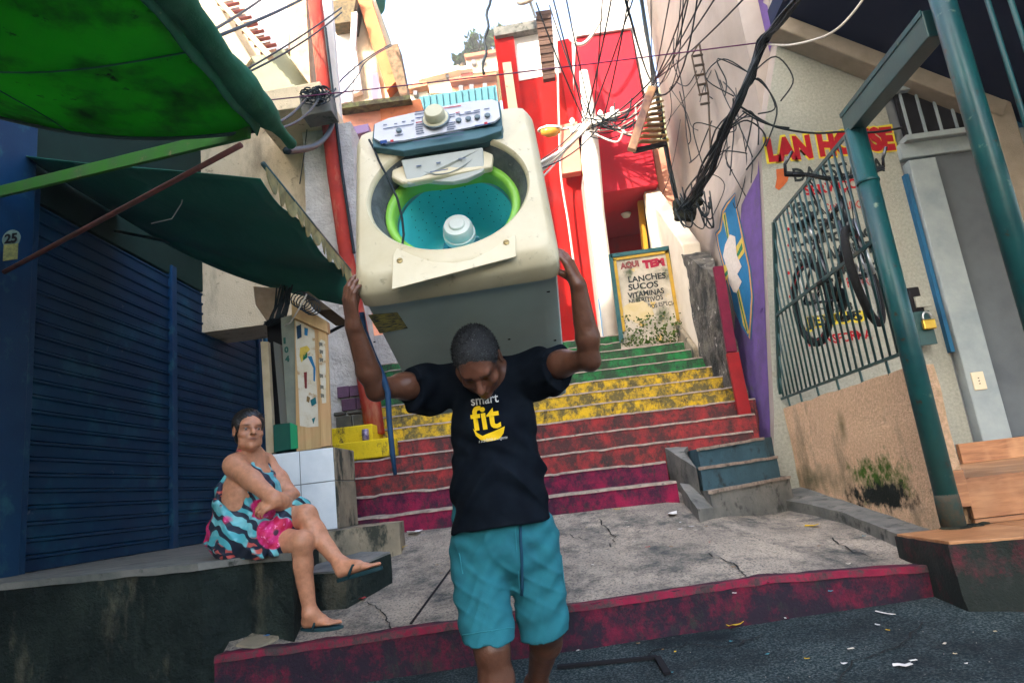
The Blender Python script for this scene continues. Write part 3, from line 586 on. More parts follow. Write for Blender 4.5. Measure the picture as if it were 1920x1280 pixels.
# awnings ------------------------------------------------------------------
A1 = Thing('green_awning', 'bright green tarpaulin awning seen from below with rolled dark edge', 'awning', (-2.6, 3.0, 3.2))
XO = -1.5
def aw1(u, v):                                            # u: wall -> street edge, v: along the street
    x = -3.9 + u * (XO + 3.9); y = -.6 + v * (3.50 + .6 + (.0 if u > 0 else .9) * (1 - u))
    z = 3.78 - u * .72 - .19 * math.sin(u * math.pi) * (1 + .25 * math.sin(v * 9)) + .02 * math.sin(v * 25 + u * 5)
    return (x, y, z)
o = A1.part('sheet', MB().sheet(aw1, 24, 30), G['tarp_green'], smooth=True); md = o.modifiers.new('s', 'SOLIDIFY'); md.thickness = .006; md.offset = 1
mb = MB(); pts = []; rs = []
for i in range(40):
    v = i / 39; y = -.6 + v * 4.5; rs.append(.085 + .014 * math.sin(v * 31) + .008 * math.sin(v * 77) - .05 * max(0, (v - .9) / .1)); pts.append((XO + .06 + .01 * math.sin(v * 20), y, 3.14 + .015 * math.sin(v * 14)))
o = A1.part('rolled_edge', mb.tube(pts, rs, 14), G['tarp_edge'], smooth=True)
def valance(u, v): return (XO + .13 + .02 * math.sin(u * 40), -.6 + u * 3.6, 3.2 + v * .42 + .0 * u)
o = A1.part('edge_flap', MB().sheet(lambda u, v: (XO + .03 - .02 * v, -.6 + u * 4.1, 3.06 - .06 * v + .012 * math.sin(u * 60)), 40, 2), G['tarp_edge'], smooth=True); md = o.modifiers.new('s', 'SOLIDIFY'); md.thickness = .006
for v_ in (.28, .56, .83):
    o = A1.part('seam', MB().tube([Vector(aw1(k / 20, v_)) - Vector((0, 0, .006)) for k in range(21)], .005, 5), G['tarp_edge'])
o = A1.part('seam', MB().tube([Vector(aw1(.52, k / 30)) - Vector((0, 0, .006)) for k in range(31)], .004, 5), G['tarp_edge'])
o = A1.part('far_rib', MB().tube([Vector(aw1(k / 20, 1.0)) - Vector((0, 0, .012)) for k in range(21)], .011, 8), G['green_dark'], smooth=True)
mb = MB(); mb.beam(aX(0, 360, XS + .12), aX(468, 246, XO - .02), .03, .085); A1.part('flat_bar', mb, pm('green_flat_bar', (.035, .17, .02), (.05, .13, .04), 7, rough=.6, dirt=(.2, .17, .08), dscale=14, dr=(.6, .7)), bev=.004)
mb = MB(); a, b = aX(8, 510, XS + .15), aX(452, 272, XO - .05); mb.tube([a, b], .017, 10); A1.part('stay_rod', mb, G['rust_rod'], smooth=True)
a = aX(345, 328, -2.35); pts = [a + Vector((.0, 0, 0)), a + Vector((.02, -.02, -.10)), a + Vector((-.02, .0, -.22)), a + Vector((-.12, .05, -.30)), a + Vector((-.3, .1, -.29))]
A1.part('tie_wire', MB().tube(pts, .004, 5), G['steel'])
A2 = Thing('dark_awning', 'dark green canvas awning with faded scalloped fringe', 'awning', (-2.6, 5.0, 3.1))
def aw2(u, v):
    x = -3.86 + u * (XO + 3.86); y0_ = 3.55 + 1.05 * (1 - u); y = y0_ + v * (5.30 + .5 * (1 - u) - y0_); z = 3.80 - u * 1.06 - v * .10 * u - (.02 + .14 * v) * math.sin(u * math.pi) + .03 * math.sin(v * 13 + u * 3) * u
    if v > .93: z -= (v - .93) / .07 * .20 * u
    return (x, y, z)
o = A2.part('sheet', MB().sheet(aw2, 22, 26), G['tarp_dark'], smooth=True); md = o.modifiers.new('s', 'SOLIDIFY'); md.thickness = .006; md.offset = 1
for i in range(11):
    y0 = 3.62 + i * .153; L = .15; prf = []
    for k in range(9):
        t = k / 8; prf.append((XO + .01 + .012 * math.sin(i * 2.3 + t * 3), y0 + t * L, 2.84 - .0095 * i - (.045 + .085 * math.sin(t * math.pi) ** .8)))
    tp = [(XO + .005, y0 + L, 2.86 - .0095 * i), (XO + .005, y0, 2.86 - .0095 * i)]
    A2.part('scallop', MB().prism(prf + tp, (.006, 0, 0)), G['fringe'])
mb = MB(); mb.tube([(XO, 3.6, 2.87), (XO, 5.32, 2.76)], .016, 8); A2.part('front_rail', mb, G['green_dark'], smooth=True)
mb = MB(); mb.tube([(XO - .02, 5.3, 2.70), (-3.86, 5.75, 3.62)], .016, 8); A2.part('end_rail', mb, G['green_dark'], smooth=True)
mb = MB(); a, b = aX(508, 680, -2.6), aX(665, 598, -1.45); mb.tube([a, b], .014, 8); A2.part('stay_rod', mb, G['black'], smooth=True)
# ================================================================== RIGHT HOUSE
def bvh_of(o):
    me = o.data; mw = o.matrix_world if o.parent is None else Matrix.Translation(o.parent.location + o.location)
    return BVHTree.FromPolygons([mw @ v.co for v in me.vertices], [tuple(p.vertices) for p in me.polygons])
def cast(bvh, px, py, off=0.0):
    d = ray(px, py).normalized(); h = bvh.ray_cast(CAM, d)
    if h[0] is None: return None
    n = h[1] if h[1].dot(d) < 0 else -h[1]
    return h[0] + n * off
def decal(name, pts, bvh, mat, parent, off=.003, cell=14, fn=None):
    """paint area given as an outline, laid on the surface it lies on"""
    bm = bmesh.new(); vs = [bm.verts.new((x, y, 0)) for x, y in pts]; f = bm.faces.new(vs)
    bmesh.ops.triangulate(bm, faces=[f])
    for _ in range(4):
        es = [e for e in bm.edges if e.calc_length() > cell]
        if not es: break
        bmesh.ops.subdivide_edges(bm, edges=es, cuts=1); bmesh.ops.triangulate(bm, faces=[f for f in bm.faces if len(f.verts) > 3])
    bad = []
    for v in bm.verts:
        p = cast(bvh, v.co.x, v.co.y, off) if fn is None else fn(v.co.x, v.co.y)
        if p is None: bad.append(v)
        else: v.co = p
    if bad: bmesh.ops.delete(bm, geom=bad, context='VERTS')
    me = bpy.data.meshes.new(name); bm.to_mesh(me); bm.free(); me.materials.append(mat)
    o = bpy.data.objects.new(name, me); COL.objects.link(o)
    if parent:
        o.parent = parent
        if parent.parent is None and parent.type == 'EMPTY': o.location = -parent.location
    return o
def flat(name, col, rough=.8, **k): return pm(name, col, tuple(c * .8 for c in col), 25, (.4, .75), rough, bump=.2, bscale=120, **k)
INK_R, INK_K, INK_Y, INK_B = flat('red_lettering', (.36, .012, .02)), flat('black_lettering', (.022, .03, .032)), flat('yellow_lettering', (.62, .50, .04)), flat('crest_blue', (.02, .155, .32))
RX = 2.15
PW = Thing('pink_wall', 'low pink stucco wall with moss stain below the bicycle grille', 'wall', (RX, 5.1, .3))
mb = MB(); mb.box((RX, 4.03, -.2), (RX + .16, 6.25, 1.232)); o = PW.part('wall', mb, G['pinkwall'], bev=.0); rough_mesh(o, .010, 4, .07); PWB = bvh_of(o)
moss = pm('green_moss', (.035, .10, .008), (.012, .03, .008), 9, (.4, .62), .95, bump=1.0, bscale=60, bdist=.02)
mossk = pm('black_mould', (.014, .017, .013), (.05, .05, .03), 14, (.45, .66), .95, bump=1.0, bscale=60, bdist=.02)
def blob(cx, cy, rx, ry, n=40, seed=0, rag=.22):
    out = []
    for k in range(n):
        a = 2 * math.pi * k / n; q = 1 + rag * (noise.noise((math.cos(a) * 2, math.sin(a) * 2, seed)) + .8 * noise.noise((math.cos(a) * 6, math.sin(a) * 6, seed + 9)))
        out.append((cx + rx * q * math.cos(a), cy + ry * q * math.sin(a)))
    return out
def stain(mat, c, sc, col, edge, nscale=9, namp=.5, inner=None):
    """a growth of moss or mould with its own ragged outline, centred on one spot of the wall"""
    nt_ = mat.node_tree; bs = nt_.nodes['Principled BSDF']; src = bs.inputs['Base Color'].links[0].from_socket
    k = NT.__new__(NT); k.m, k.t, k.b = mat, nt_, bs
    geo = k.n('ShaderNodeNewGeometry'); sb = k.n('ShaderNodeVectorMath', operation='SUBTRACT'); k.l(geo.outputs['Position'], sb.inputs[0]); sb.inputs[1].default_value = tuple(c)
    ml = k.n('ShaderNodeVectorMath', operation='MULTIPLY'); k.l(sb.outputs[0], ml.inputs[0]); ml.inputs[1].default_value = sc
    ln = k.n('ShaderNodeVectorMath', operation='LENGTH'); k.l(ml.outputs[0], ln.inputs[0])
    nz = k.noise(k.P(), nscale, 8, .7); ad = k.n('ShaderNodeMath', operation='MULTIPLY_ADD'); k.l(nz, ad.inputs[0]); ad.inputs[1].default_value = namp * 2; k.l(ln.outputs['Value'], ad.inputs[2])
    f = k.ramp(ad.outputs[0], edge[0], edge[1], (1, 1, 1, 1), (0, 0, 0, 1)); k.l(k.mix(f, src, c4(col)), bs.inputs['Base Color'])
mc = cast(PWB, 1645, 895); stain(G['pinkwall'], mc, (0, .85, 2.1), (.06, .13, .012), (.75, 1.75), 10, .65)
mc = cast(PWB, 1650, 930); stain(G['pinkwall'], mc, (0, .75, 3.8), (.012, .016, .012), (.8, 1.5), 11, .6)
mc = cast(PWB, 1520, 900); stain(G['pinkwall'], mc, (0, .45, 3.2), (.16, .15, .08), (.5, 1.7), 6, .55)
mc = cast(PWB, 1580, 800); stain(G['pinkwall'], mc, (0, 6, 3.0), (.26, .20, .10), (.5, 1.3), 6, .5)
# --- grille
GR = Thing('window_grille', 'teal barred grille standing on the pink wall before the bicycle', 'grille', (RX, 5.0, 1.25))
zt, zb, zm = 2.77, 1.32, 2.03
yl = lambda z: 5.52 + (zt - z) / (zt - zb) * .72
i = 0; y = 4.08
bar0 = None
while y < 6.2:
    top = zt if y < 5.52 else zt - (y - 5.52) / .72 * (zt - zb)
    mb = MB(); mb.tube([(RX, y, zb), (RX, y, top)], .0085, 6); GR.part('bar', mb, G['green_dark'], smooth=True); y += .0935; i += 1
for z, nm, w_ in ((zt, 'top_rail', .028), (zb, 'bottom_rail', .022), (zm, 'middle_rail', .026)):
    mb = MB(); mb.beam((RX - (.012 if z == zm else 0), 4.02, z), (RX - (.012 if z == zm else 0), yl(z), z), .014, w_); GR.part(nm, mb, G['green_dark'], bev=.002)
mb = MB(); mb.beam((RX, yl(zb), zb), (RX, yl(zt), zt), .035, .03, (1, 0, 0)); GR.part('side_frame', mb, G['green_dark'], bev=.003)
for y in (4.25, 4.62, 5.0, 5.38, 5.75, 6.05):
    mb = MB(); mb.tube([(RX + .01, y, 1.2), (RX + .005, y, zb)], .009, 6); GR.part('foot_peg', mb, G['green_dark'])
# --- posts and top beam
GP = Thing('gate_post', 'teal steel tube post at the end of the pink wall', 'post', (RX, 3.94, .3))
mb = MB(); mb.tube([(RX, 3.945, .30), (RX, 3.945, 2.74)], .060, 24); GP.part('tube', mb, G['green_metal'], smooth=True)
mb = MB(); mb.lathe([(.066, 0), (.066, .012), (.060, .014)], 24, (RX, 3.945, 2.38)); GP.part('collar', mb, G['green_metal'])
mb = MB(); mb.lathe([(.060, 0), (.055, .02), (.03, .03), (0, .03)], 24, (RX, 3.945, 2.735)); GP.part('cap', mb, G['green_metal'], smooth=True)
rst = pm('rusty_steel', (.06, .05, .035), (.02, .05, .045), 20, (.4, .65), .8, bump=.6)
mb = MB(); mb.lathe([(.0625, 0), (.0625, .16), (.060, .2)], 24, (RX, 3.945, .30)); GP.part('rusted_foot', mb, rst, smooth=True)
mb = MB()
for (x, y, z, r_) in ((0, 0, 0, .1), (.1, .0, 0, .06), (.17, .03, 0, .04)): mb.lathe([(r_, 0), (r_ * .7, .025), (.001, .03)], 10, (RX + x, 3.93 + y, .302))
GP.part('debris', mb, mossk)
GP2 = Thing('gate_post', 'thick teal steel post at the right edge of the picture', 'post', (RX, 2.93, .3))
mb = MB(); mb.tube([(RX, 2.93, .30), (RX, 2.93, 4.0)], .054, 24); GP2.part('tube', mb, G['green_metal'], smooth=True)
BM = Thing('top_beam', 'dark teal steel beam joining the two posts', 'beam', (RX, 3.4, 2.8))
mb = MB(); mb.beam((RX, 3.02, 2.80), (RX, 3.98, 2.80), .10, .15); BM.part('beam', mb, G['green_dark'], bev=.006)
mb = MB(); mb.beam((RX - .052, 3.02, 2.865), (RX - .052, 3.98, 2.865), .006, .03); BM.part('edge_strip', mb, G['green_metal'])
pass
GT = Thing('barred_gate', 'teal barred gate hanging at the right picture edge', 'gate', (RX + .1, 2.5, .35))
for i in range(7):
    y = 2.80 - i * .12; mb = MB(); mb.tube([(RX + .10, y, .36), (RX + .10, y, 4.0)], .012, 8); GT.part('bar', mb, G['green_metal'], smooth=True)
for z in (.40, 2.0, 3.0, 3.5): mb = MB(); mb.beam((RX + .12, 2.86, z), (RX + .12, 1.9, z), .02, .04); GT.part('rail', mb, G['green_dark'])
for (x, y, z) in ((RX + .08, 2.66, 2.95), (RX + .08, 2.6, 3.05)):
    mb = MB(); mb.tube([(x + .03 * math.cos(a * .9) , y + .05 * math.sin(a * .9), z + a * .012) for a in range(14)], .004, 5); GT.part('wire_tie', mb, G['steel'])
# --- LAN HOUSE wall (faces the camera) and shield wall (faces the stairs)
LY = 6.2
prof = [(1.93, .45), (1.985, .84), (2.06, 1.2), (2.25, 2.5), (2.45, 3.83), (2.84, 4.95), (2.84, 9.5)]
LW = Thing('corner_house', 'white and purple corner house with painted wall lettering and crest', 'house', (2.6, 6.3, .45))
mb = MB()
mb.add([(x, LY, z) for x, z in prof[:6]] + [(3.72, LY, 4.36), (3.72, LY, .45)] , [tuple(range(8))])
mb.add([(x, LY + .14, z) for x, z in prof[:6]] + [(3.72, LY + .14, 4.36), (3.72, LY + .14, .45)], [tuple(range(7, -1, -1))])
o = LW.part('front_wall', mb, G['lanwall']); LANB = bvh_of(o)
farx = [1.98, 2.0, 2.02, 2.15, 2.45, 2.5, 2.6]
mb = MB(); nY = 14
for j in range(len(prof) - 1):
    for i in range(nY):
        def pt(jj, ii): t = ii / nY; x = prof[jj][0] * (1 - t) + farx[jj] * t; return (x, LY + .0 + t * 3.85, prof[jj][1])
        mb.add([pt(j, i), pt(j, i + 1), pt(j + 1, i + 1), pt(j + 1, i)], [(0, 1, 2, 3)])
o = LW.part('side_wall', mb, G['whitewall']); SHB = bvh_of(o)
mb = MB(); mb.box((2.6, LY + .2, .5), (6.4, 10.0, 9.4)); LW.part('inner_block', mb, G['whitewall'])
SW = LW.e
decal('purple_band', [(1423, 300), (1425, 330), (1435, 560), (1447, 850), (1438, 850), (1408, 850), (1396, 780), (1385, 700), (1376, 640), (1434, 588), (1391, 384), (1421, 325)], SHB, G['purple'], SW, .004, 16)
decal('purple_patch', [(1408, -10), (1480, -10), (1470, 30), (1452, 72), (1440, 110), (1425, 60)], SHB, G['purple'], SW, .004, 16)
Z4 = lambda pts: [(1320 + x / 3.557, 320 + y / 3.557) for x, y in pts]
CW = pm('crest_white', (.62, .56, .50), (.5, .45, .40), 30, rough=.9, bump=.3); CO = flat('crest_orange', (.55, .30, .10)); CYw = flat('crest_yellow', (.60, .44, .08)); CGn = flat('crest_green', (.02, .16, .08)); CN = flat('crest_navy', (.018, .10, .20))
outl = [(212, 145), (150, 212), (122, 258), (104, 385), (78, 415), (92, 500), (148, 722), (208, 955), (268, 1055), (320, 1132), (328, 1010), (338, 850), (318, 650), (272, 430), (228, 250)]
def inset(pts, k):
    cx = sum(p[0] for p in pts) / len(pts); cy_ = sum(p[1] for p in pts) / len(pts); out = []
    for x, y in pts:
        d = math.hypot(x - cx, y - cy_); out.append((x + (cx - x) * min(.5, k / max(60, abs(x - cx) + 20)), y + (cy_ - y) * k * 1.0 / max(d, 60)))
    return out
decal('crest_outline', Z4(outl), SHB, CN, SW, .007); decal('crest_rim', Z4(inset(outl, 9)), SHB, CO, SW, .009); decal('crest_field', Z4(inset(outl, 19)), SHB, INK_B, SW, .011)
decal('crest_stripe', Z4([(128, 300), (150, 275), (175, 430), (240, 780), (310, 1080), (300, 1090), (270, 1030), (225, 800), (160, 440)]), SHB, CYw, SW, .013)
decal('crest_stripe', Z4([(140, 300), (148, 290), (168, 430), (234, 790), (300, 1070), (292, 1070), (226, 790), (162, 440)]), SHB, CGn, SW, .015)
decal('crest_stripe', Z4([(128, 660), (200, 590), (262, 440), (272, 500), (278, 545), (210, 640), (150, 740)]), SHB, CYw, SW, .013)
decal('crest_stripe', Z4([(142, 690), (200, 620), (262, 480), (268, 520), (210, 620), (155, 710)]), SHB, CGn, SW, .015)
decal('crest_star', Z4([(182, 425), (196, 525), (218, 440), (228, 560), (262, 640), (236, 625), (232, 690), (262, 740), (228, 815), (206, 808), (192, 690), (178, 750), (166, 660), (136, 570), (178, 600), (150, 495)]), SHB, CW, SW, .017)
# heart-like painted figure next to the title
decal('painted_boot', [(1455, 318), (1470, 316), (1479, 330), (1476, 340), (1468, 350), (1460, 357), (1453, 352), (1456, 336)], LANB, flat('orange_figure', (.42, .10, .03)), SW, .005, 10)
def ltext(txt, l, r, h, mat, nm='lettering', bold=.0, jit=.004, off=.004, shear=0):
    a, b = aY(l[0], l[1], LY), aY(r[0], r[1], LY); ux = (b - a); w_ = ux.length; ux.normalize(); uy = Vector((0, 1, 0)).cross(ux) * -1
    if uy.z < 0: uy = -uy
    hh = h * LY / 1180
    o = text_on(nm, txt, .3, mat, a, ux, uy, SW, bold=bold, fitw=w_, fith=hh, jit=jit, off=off, shear=shear, space=1.0); o.location = -LW.loc; return o
ltext('LAN HOUSE', (1438, 309), (1684, 285), 57, INK_Y, bold=.034, off=.004)
ltext('LAN HOUSE', (1442, 306), (1680, 282), 50, INK_R, bold=.021, off=.006)
ltext('DA ESCADA', (1490, 342), (1660, 322), 28, INK_K, bold=.008)
ltext('SERVI\u00c7OS', (1511, 372), (1626, 354), 24, INK_R, bold=.010)
ltext('XEROX', (1482, 411), (1546, 402), 30, INK_K, bold=.019); ltext('COLORIDO PRETA', (1548, 398), (1660, 386), 15, INK_R, bold=.004)
ltext('IMPRESS\u00c3O', (1484, 441), (1600, 424), 28, INK_K, bold=.019)
ltext('PLASTIFICA\u00c7\u00c3O', (1486, 468), (1640, 446), 26, INK_K, bold=.019)
ltext('SOM E AMBIENTE', (1488, 496), (1650, 472), 24, INK_K, bold=.019)
ltext('GRAVA\u00c7\u00c3O', (1560, 520), (1650, 508), 22, INK_K, bold=.019); ltext('RECARGA', (1590, 540), (1650, 532), 18, INK_R, bold=.004)
ltext('3353', (1555, 588), (1600, 582), 16, INK_K, bold=.006)
ltext('JESUS', (1508, 624), (1625, 608), 28, INK_Y, bold=.035); ltext('JESUS', (1512, 620), (1620, 605), 24, INK_K, bold=.006, off=.006)
ltext('TRANSFORMA', (1512, 650), (1636, 634), 17, INK_R, bold=.008)
for (x, y) in ((1493, 365), (1477, 401), (1477, 430), (1479, 460), (1478, 488), (1478, 512), (1484, 541), (1482, 556)):
    decal('bullet', blob(x, y, 3.2, 3.2, 8, 1, .1), LANB, INK_R, SW, .005)
# right part of the house: recess, jambs, door
mb = MB(); mb.box((3.72, LY + .02, .45), (4.02, LY + .2, 4.4)); LW.part('recess_wall', mb, pm('grey_plaster', (.17, .19, .21), (.13, .145, .16), 4, rough=.9, bump=.4))
jam = pm('pale_blue_plaster', (.30, .35, .36), (.22, .27, .29), 5, (.35, .7), .9, bump=.5, dirt=(.26, .32, .36), dscale=5, dr=(.6, .75), dstretch=(1, 1, .4))
a, b = aY(1722, 500, LY - .1), aY(1765, 500, LY - .1)
mb = MB(); mb.box((3.745, LY - .10, .72), (4.0, LY + .1, 3.42)); LW.part('door_jamb', mb, jam, bev=.01)
mb = MB(); mb.box((3.70, LY - .06, 1.55), (3.735, LY + .1, 3.3)); LW.part('blue_edge', mb, G['bluep'])
mb = MB(); mb.box((4.04, LY - .02, .74), (5.3, LY + .06, 3.50)); dr = LW.part('door', mb, pm('grey_door_paint', (.11, .13, .145), (.085, .10, .115), 3, rough=.7, bump=.15), bev=.006)
mb = MB(); mb.box((4.0, LY - .005, .74), (4.045, LY + .04, 3.52)); LW.part('door_gap', mb, G['dark'])
mb = MB(); mb.box((3.72, LY - .06, 3.46), (5.3, LY + .1, 3.62)); LW.part('lintel', mb, jam, bev=.01)
mb = MB(); mb.box((4.52, LY - .22, .58), (4.74, LY + .1, 3.86)); LW.part('beige_jamb', mb, G['beam'], bev=.015)
mb = MB(); mb.box((4.74, LY - .02, .45), (6.5, LY + .2, 5.2)); LW.part('outer_wall', mb, G['bluep'])
a = aY(1700, 205, LY - .1); b = aY(1800, 290, LY - .1)
mb = MB(); mb.box((3.80, LY - .06, 3.66), (4.5, LY - .02, 4.15)); wv = LW.part('vent_window', mb, G['dark'])
for i in range(5):
    mb = MB(); mb.beam((3.84 + i * .15, LY - .075, 3.66), (3.84 + i * .15, LY - .075, 4.15), .02, .02, (0, 1, 0)); LW.part('vent_bar', mb, jam, parent=None)
for (z, nm) in ((3.64, 'vent_sill'), (4.17, 'vent_head')): mb = MB(); mb.box((3.76, LY - .13, z - .03), (4.52, LY + .02, z + .03)); LW.part(nm, mb, jam, bev=.008)
c = aY(1834, 714, LY - .1)
mb = MB(); mb.box((c.x - .055, LY - .115, c.z - .08), (c.x + .055, LY - .101, c.z + .08)); so = LW.part('socket_plate', mb, pm('cream_plastic', (.62, .55, .40), rough=.4, bump=0), bev=.006)
for dz in (-.025, .0, .025): mb = MB(); mb.box((c.x - .006, LY - .1165, c.z + dz - .004), (c.x + .006, LY - .1145, c.z + dz + .004)); LW.part('socket_hole', mb, G['dark'], parent=so)
mb = MB(); mb.box((3.42, LY - .05, .58), (3.52, LY - .003, 1.05)); LW.part('blue_strip', mb, G['bluep'])
# meter box with padlock
MBX = Thing('meter_box', 'small dark metal box with open flap beside the post', 'box', (3.3, 6.1, 1.7))
a, b = aY(1700, 540, 6.05), aY(1748, 640, 6.05)
mb = MB(); mb.box((a.x, 6.04, b.z), (b.x, 6.19, a.z)); MBX.part('case', mb, G['dark'], bev=.01)
mb = MB(); mb.box((a.x - .02, 6.02, b.z - .03), (a.x + .13, 6.035, b.z + .28)); MBX.part('door_flap', mb, G['green_dark'], bev=.004)
mb = MB(); mb.box((a.x + .02, 6.0, a.z - .2), (a.x + .16, 6.02, a.z - .1)); MBX.part('paper_scrap', mb, G['lanwall'])
PL = Thing('padlock', 'brass padlock hanging on the dark metal box', 'padlock', (0, 0, 0)); c = aY(1741, 605, 5.98); PL.e.location = c; PL.loc = c.copy()
mb = MB(); mb.box((c.x - .055, c.y - .02, c.z - .06), (c.x + .055, c.y + .02, c.z + .03)); PL.part('body', mb, pm('brass', (.55, .36, .06), (.45, .28, .05), 20, rough=.35, metal=.8, bump=.05), bev=.01)
mb = MB(); mb.tube([(c.x + .037 * math.cos(t), c.y, c.z + .05 + .05 * math.sin(t)) for t in [math.pi * i / 10 for i in range(11)]] + [(c.x - .037, c.y, c.z + .02)], .009, 8); PL.part('shackle', mb, G['steel'], smooth=True)
# --- wood-look platform
WP = Thing('tiled_platform', 'entrance platform faced with wood-look ceramic planks', 'platform', (2.8, 4.2, .3))
for i in range(5):
    x0 = 1.84 + i * .52
    def fy(x): return 3.46 - (x - 1.84) * .408
    mb = MB(); mb.hexa([(x0 + .004, fy(x0), .302), (x0 + .516, fy(x0 + .516), .302), (x0 + .516, 3.96, .302), (x0 + .004, 3.96, .302)], [(x0 + .004, fy(x0), .318), (x0 + .516, fy(x0 + .516), .318), (x0 + .516, 3.96, .318), (x0 + .004, 3.96, .318)]); WP.part('plank', mb, G['woodtile'], bev=.003)
for (xa, xb, za, zb_) in ((2.28, 4.2, .318, .345), (2.28, 4.2, .349, .566)):
    mb = MB(); mb.box((xa, 3.965, za), (xb, 3.985, zb_)); WP.part('riser_plank', mb, G['woodtile'], bev=.003)
mb = MB(); mb.box((2.22, 3.95, .42), (2.28, 4.03, .62)); WP.part('corner_plank', mb, G['woodtile'], bev=.003)
mb = MB(); mb.box((2.31, 3.99, -.2), (5.4, 6.15, .555)); WP.part('core', mb, G['conc'])
for i in range(5):
    y0 = 3.97 + i * .42; mb = MB(); mb.box((2.312, y0 + .003, .556), (5.4, min(y0 + .417, 6.1), .570)); WP.part('tread_plank', mb, G['woodtile'], bev=.003)
for i in range(3):
    x0 = 3.50 + i * .62; mb = MB(); mb.box((x0 + .003, 6.05, .571), (x0 + .617, 6.098, .74)); WP.part('skirting_plank', mb, G['woodtile'], bev=.003)
# --- sloped soffit and beige beam
SF = Thing('sloped_roof', 'dark navy sloping soffit with a beige edge beam', 'roof', (3.6, 5, 4.4))
sl_ = lambda x: 4.97 - (x - 2.85) * .678
mb = MB(); mb.hexa([(2.80, .2, sl_(2.80) + .12), (6.4, .2, sl_(6.4) + .12), (6.4, 6.2, sl_(6.4) + .12), (2.80, 6.2, sl_(2.80) + .12)], [(2.80, .2, sl_(2.80) + .3), (6.4, .2, sl_(6.4) + .3), (6.4, 6.2, sl_(6.4) + .3), (2.80, 6.2, sl_(2.80) + .3)]); SF.part('soffit', mb, G['navy'])
mb = MB(); mb.beam((2.78, 6.08, sl_(2.78)), (4.66, 6.08, sl_(4.66)), .24, .17, (0, 0, 1)); SF.part('edge_beam', mb, G['beam'], bev=.015)
# --- red bar and rough wall beside the stairs
RB = Thing('red_bar', 'tall narrow crimson metal bar leaning by the purple wall', 'bar', tuple(aX(1402, 800, 1.9)))
a, m_, b = aX(1346, 500, 1.92), aX(1372, 660, 1.9), aX(1402, 805, 1.88)
mb = MB(); mb.beam(a, m_, .10, .05, (0, 1, 0)); RB.part('upper_bar', mb, pm('crimson_metal', (.17, .010, .035), (.12, .010, .03), 8, rough=.6, bump=.2), bev=.006)
mb = MB(); mb.beam(m_ + Vector((.0, -.01, -.012)), b, .12, .05, (0, 1, 0)); RB.part('lower_bar', mb, pm('red_metal', (.26, .010, .012), (.2, .01, .012), 8, rough=.6, bump=.2), bev=.006)
RWm = pm('stained_rubble', (.16, .145, .12), (.06, .058, .052), 5, (.38, .62), .95, bump=1.0, bscale=20, bdist=.04, dirt=(.03, .032, .03), dscale=3, dr=(.48, .6), dirt2=(.45, .42, .37), d2scale=7, d2r=(.6, .66))
RW = Thing('rubble_wall', 'stained crumbling wall edge at the right of the stairway', 'wall', (1.95, 7.5, 1.3))
mb = MB(); mb.hexa([(1.96, 6.75, .7), (2.04, 6.75, .7), (2.2, 8.15, 1.2), (1.95, 8.15, 1.2)], [(1.98, 6.95, 2.75), (2.05, 6.95, 2.75), (2.3, 8.15, 3.45), (1.97, 8.15, 3.45)]); o = RW.part('wall', mb, RWm); rough_mesh(o, .03, 4, .07)
SWm = pm('sunny_white_wall', (.70, .62, .50), (.60, .52, .40), 3, rough=.9, bump=.3)
RW2 = Thing('stair_parapet', 'pale sunlit wall lining the upper right of the stairway', 'wall', (2.0, 8.8, 2))
mb = MB(); mb.hexa([(1.97, 8.1, 1.6), (2.2, 8.1, 1.6), (2.2, 10.4, 2.4), (1.97, 10.4, 2.4)], [(1.97, 8.1, 3.55), (2.2, 8.1, 3.55), (2.3, 10.4, 5.4), (2.05, 10.4, 5.4)]); RW2.part('wall', mb, SWm, bev=.02)
mb = MB(); mb.hexa([(1.90, 8.2, 1.7), (1.965, 8.2, 1.7), (1.965, 9.6, 2.3), (1.90, 9.6, 2.3)], [(1.90, 8.2, 2.25), (1.965, 8.2, 2.25), (1.965, 9.6, 3.2), (1.90, 9.6, 3.2)]); RW2.part('sandy_base', mb, G['conc_yel'], bev=.02)
# ================================================================== BACKGROUND
def pbox(T, nm, l, t, r, b, Y, dep, mat, bev=.01):
    """box whose front face spans the photo rectangle at distance Y"""
    p = [aY(l, t, Y), aY(r, t, Y), aY(r, b, Y), aY(l, b, Y)]
    x0, x1 = (p[0].x + p[3].x) / 2, (p[1].x + p[2].x) / 2; z1, z0 = (p[0].z + p[1].z) / 2, (p[2].z + p[3].z) / 2
    mb = MB(); mb.box((x0, Y, z0), (x1, Y + dep, z1)); return T.part(nm, mb, mat, bev=bev)
def pquad(T, nm, pts, Y, dep, mat, bev=.0):
    mb = MB(); mb.prism([aY(x, y, Y) for x, y in pts], (0, dep, 0)); return T.part(nm, mb, mat, bev=bev)
# ground behind
def hillz(x, y):
    if y < 9.5: return 2.0
    if y < 14: return 2.4 + (y - 9.5) * .1
    return 2.85 + (y - 14) * .72 + 2.0 * noise.noise((x * .05, y * .05, 0))
struct(grid_obj('hillside', pm('hill_earth', (.16, .13, .06), (.07, .10, .03), .4, (.4, .6), .95, bump=.5, bscale=4, bdist=.3), [(-60, 9.4), (60, 9.4), (60, 70), (-60, 70)], hillz, 2.5, .05))
